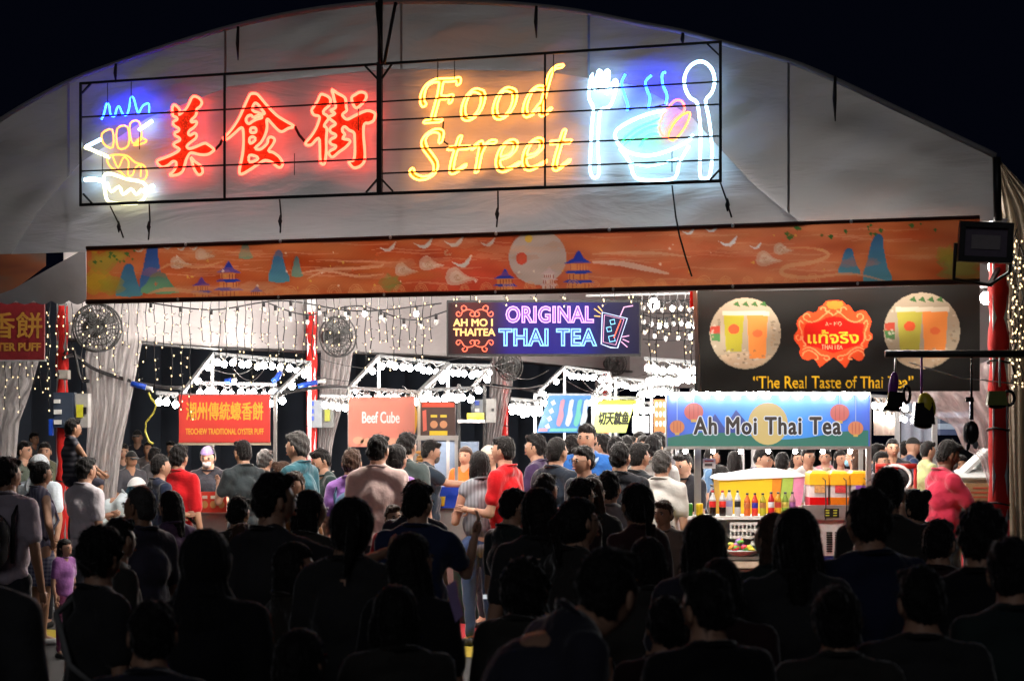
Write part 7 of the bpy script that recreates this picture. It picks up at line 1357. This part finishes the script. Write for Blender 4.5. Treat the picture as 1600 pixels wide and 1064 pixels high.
for i, (px, top, d, yw, c, hr, sk) in enumerate(((1368, 694, 22, 100, (.03, .04, .06), 'short', 0), (1376, 706, 21.5, 150, (.3, .3, .34), 'bob', 0), (1394, 686, 24.5, 180, (.025, .025, .03), 'buzz', 1), (1424, 684, 26, 90, (.03, .05, .12), 'cap', 0), (1448, 690, 24, 80, (.4, .42, .2), 'short', 0), (1470, 700, 25, 160, (.2, .2, .3), 'messy', 1), (1414, 690, 27, 40, (.1, .12, .2), 'messy', 0), (1500, 712, 22, 180, (.25, .1, .1), 'messy', 2))):
    person('shopper beyond the red barrier, '+['dark blue shirt looking right beside the stall post', 'young face with bobbed hair beside the stall post', 'bearded man in black with a necklace', 'dark cap, looking right', 'olive top, short hair, looking right', 'messy hair beside the masked worker', 'dark hair, back turned', 'small brown face by the foam box'][i], px, top, d, yw, col=c, hair=hr, skin=sk)
person('worker in raspberry tee and face mask looking down beside the red column', 1474, 688, 16.6, 75, col=(.50, .03, .07), hair='flat', mask=(.35, .5, .55), skin=3, hp=22, la='hold', ra='low', fat=1.1)
# ---- dim people outside on the left
for i, (px, top, d, yw) in enumerate(((12, 700, 27, 60), (215, 672, 34, 180), (233, 690, 30, 200), (192, 694, 27, 160), (240, 700, 26, 30), (204, 705, 25, 140), (160, 700, 29, 90), (268, 690, 33, 200), (52, 676, 36, 120))):
    person('dim figure in the dark outside the tent, '+['at the very left edge', 'behind the top of the plastic curtain', 'pale head right of the plastic curtain', 'close to the plastic curtain foot', 'right behind the navy shirted man', 'low head beside the white cap', 'left of the curtain foot', 'beneath the yellow curly cable', 'small and far beneath the dark banner'][i], px, top, d, yw, col=[(.06, .06, .07), (.03, .03, .04), (.15, .13, .13), (.08, .09, .1), (.16, .15, .16)][i % 5], hair=['short', 'cap', 'buzz', 'messy'][i % 4], skin=i % 3)
# ---- dark silhouettes in front, back row first
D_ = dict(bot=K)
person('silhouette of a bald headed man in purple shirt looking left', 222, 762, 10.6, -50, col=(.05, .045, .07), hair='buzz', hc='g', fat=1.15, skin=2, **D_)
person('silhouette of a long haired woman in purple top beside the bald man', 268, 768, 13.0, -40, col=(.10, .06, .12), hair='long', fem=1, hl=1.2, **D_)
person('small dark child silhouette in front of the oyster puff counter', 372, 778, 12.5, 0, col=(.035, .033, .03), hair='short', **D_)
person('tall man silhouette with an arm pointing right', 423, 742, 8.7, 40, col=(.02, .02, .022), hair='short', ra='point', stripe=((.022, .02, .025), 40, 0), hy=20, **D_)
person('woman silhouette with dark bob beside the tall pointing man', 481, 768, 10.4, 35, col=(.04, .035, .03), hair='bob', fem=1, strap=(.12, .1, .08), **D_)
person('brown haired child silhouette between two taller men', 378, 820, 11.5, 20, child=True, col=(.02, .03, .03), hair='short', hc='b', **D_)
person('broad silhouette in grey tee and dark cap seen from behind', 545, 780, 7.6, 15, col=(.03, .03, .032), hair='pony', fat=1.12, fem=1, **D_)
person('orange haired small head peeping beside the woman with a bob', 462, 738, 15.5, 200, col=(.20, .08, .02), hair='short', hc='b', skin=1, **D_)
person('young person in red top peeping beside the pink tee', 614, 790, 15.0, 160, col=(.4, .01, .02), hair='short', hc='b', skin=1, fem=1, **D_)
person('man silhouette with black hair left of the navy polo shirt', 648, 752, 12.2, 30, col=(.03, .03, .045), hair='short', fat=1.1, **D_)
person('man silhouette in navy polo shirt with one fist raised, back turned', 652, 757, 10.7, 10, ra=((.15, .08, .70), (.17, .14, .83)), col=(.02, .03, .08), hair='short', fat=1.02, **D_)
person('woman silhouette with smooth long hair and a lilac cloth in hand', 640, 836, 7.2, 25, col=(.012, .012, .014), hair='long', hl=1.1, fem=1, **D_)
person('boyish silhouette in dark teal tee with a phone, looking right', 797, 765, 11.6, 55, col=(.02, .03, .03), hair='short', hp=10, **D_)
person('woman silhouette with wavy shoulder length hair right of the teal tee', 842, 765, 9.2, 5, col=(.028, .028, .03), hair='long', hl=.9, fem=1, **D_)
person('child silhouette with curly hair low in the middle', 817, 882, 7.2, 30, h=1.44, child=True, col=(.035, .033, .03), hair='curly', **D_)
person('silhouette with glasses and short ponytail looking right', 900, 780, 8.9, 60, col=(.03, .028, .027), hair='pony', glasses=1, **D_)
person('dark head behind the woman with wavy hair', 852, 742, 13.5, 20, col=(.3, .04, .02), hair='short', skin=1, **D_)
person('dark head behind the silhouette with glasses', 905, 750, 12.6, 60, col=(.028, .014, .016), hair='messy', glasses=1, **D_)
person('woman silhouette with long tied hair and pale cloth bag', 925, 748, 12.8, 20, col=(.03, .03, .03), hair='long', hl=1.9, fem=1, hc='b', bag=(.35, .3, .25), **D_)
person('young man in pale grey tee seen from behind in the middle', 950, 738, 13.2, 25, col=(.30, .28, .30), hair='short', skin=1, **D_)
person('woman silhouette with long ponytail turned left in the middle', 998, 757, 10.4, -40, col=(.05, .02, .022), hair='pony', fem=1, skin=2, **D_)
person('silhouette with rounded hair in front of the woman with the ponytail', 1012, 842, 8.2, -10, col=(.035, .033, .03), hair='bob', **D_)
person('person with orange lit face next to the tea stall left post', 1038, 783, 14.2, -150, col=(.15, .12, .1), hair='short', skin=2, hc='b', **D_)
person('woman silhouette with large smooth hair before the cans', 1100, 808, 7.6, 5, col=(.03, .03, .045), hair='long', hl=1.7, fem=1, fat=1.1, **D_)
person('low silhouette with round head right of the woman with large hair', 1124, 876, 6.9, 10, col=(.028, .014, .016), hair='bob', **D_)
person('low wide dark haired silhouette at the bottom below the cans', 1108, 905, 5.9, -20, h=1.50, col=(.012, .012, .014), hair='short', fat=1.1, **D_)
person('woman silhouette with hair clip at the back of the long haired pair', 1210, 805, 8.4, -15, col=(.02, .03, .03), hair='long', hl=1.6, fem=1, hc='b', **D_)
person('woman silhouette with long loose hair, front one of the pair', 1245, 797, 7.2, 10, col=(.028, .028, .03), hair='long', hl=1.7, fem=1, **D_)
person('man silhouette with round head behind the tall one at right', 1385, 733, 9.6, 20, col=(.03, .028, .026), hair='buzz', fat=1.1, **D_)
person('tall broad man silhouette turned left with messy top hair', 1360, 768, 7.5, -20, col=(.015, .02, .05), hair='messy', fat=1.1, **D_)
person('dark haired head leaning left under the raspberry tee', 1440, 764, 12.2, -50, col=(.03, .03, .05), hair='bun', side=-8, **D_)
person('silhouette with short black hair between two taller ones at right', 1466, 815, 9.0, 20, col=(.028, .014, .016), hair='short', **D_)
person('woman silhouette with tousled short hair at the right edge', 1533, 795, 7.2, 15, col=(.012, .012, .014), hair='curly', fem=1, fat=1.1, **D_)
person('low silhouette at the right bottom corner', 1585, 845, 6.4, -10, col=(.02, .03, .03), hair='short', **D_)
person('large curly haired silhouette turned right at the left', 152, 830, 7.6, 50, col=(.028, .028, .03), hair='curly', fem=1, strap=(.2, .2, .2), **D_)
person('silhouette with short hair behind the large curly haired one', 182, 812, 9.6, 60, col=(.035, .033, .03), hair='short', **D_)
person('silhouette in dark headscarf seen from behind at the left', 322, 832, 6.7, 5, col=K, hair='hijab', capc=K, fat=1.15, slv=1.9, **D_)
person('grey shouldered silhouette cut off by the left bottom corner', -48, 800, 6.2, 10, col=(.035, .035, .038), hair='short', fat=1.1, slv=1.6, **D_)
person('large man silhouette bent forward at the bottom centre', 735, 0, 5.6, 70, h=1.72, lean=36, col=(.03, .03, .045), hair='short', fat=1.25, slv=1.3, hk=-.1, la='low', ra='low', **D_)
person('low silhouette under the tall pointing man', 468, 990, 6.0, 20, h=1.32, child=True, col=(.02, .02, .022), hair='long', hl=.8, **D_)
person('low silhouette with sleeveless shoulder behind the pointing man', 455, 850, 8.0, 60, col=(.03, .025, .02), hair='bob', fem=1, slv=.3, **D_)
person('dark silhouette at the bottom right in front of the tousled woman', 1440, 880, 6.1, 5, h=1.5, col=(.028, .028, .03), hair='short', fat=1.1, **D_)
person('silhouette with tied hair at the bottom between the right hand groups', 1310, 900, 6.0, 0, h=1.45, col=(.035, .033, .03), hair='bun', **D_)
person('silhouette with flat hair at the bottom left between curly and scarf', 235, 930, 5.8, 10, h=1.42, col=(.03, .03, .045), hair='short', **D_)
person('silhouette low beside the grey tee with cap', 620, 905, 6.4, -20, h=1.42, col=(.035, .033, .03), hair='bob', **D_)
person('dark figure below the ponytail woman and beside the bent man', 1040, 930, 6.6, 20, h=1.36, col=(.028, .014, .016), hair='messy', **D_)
# phone and lilac cloth held by silhouettes
b = MB(); q = W(763, 932, 11.2); b.box(q, (0.06, 0.02, 0.022)); tag(b.build('mobile_phone', emi('lit_phone_screen', (.6, .65, .7), 1.0)), 'small lit phone held low by the silhouette in teal tee', 'phone')
b = MB(); b.prism([W(x, y, 7.0) for x, y in ((697, 915), (712, 905), (716, 930), (724, 960), (712, 972), (704, 945))], [W(x, y, 7.04) for x, y in ((697, 915), (712, 905), (716, 930), (724, 960), (712, 972), (704, 945))]); tag(b.build('folded_cloth', fabric((.35, .25, .5))), 'folded lilac cloth hanging from the hand of the smooth haired woman', 'cloth')
print('people', N_P[0], 'tris', sum(len(o.data.polygons)*2 for o in SC.objects if o.type == 'MESH'))

bpy.data.scenes.remove(WORK)
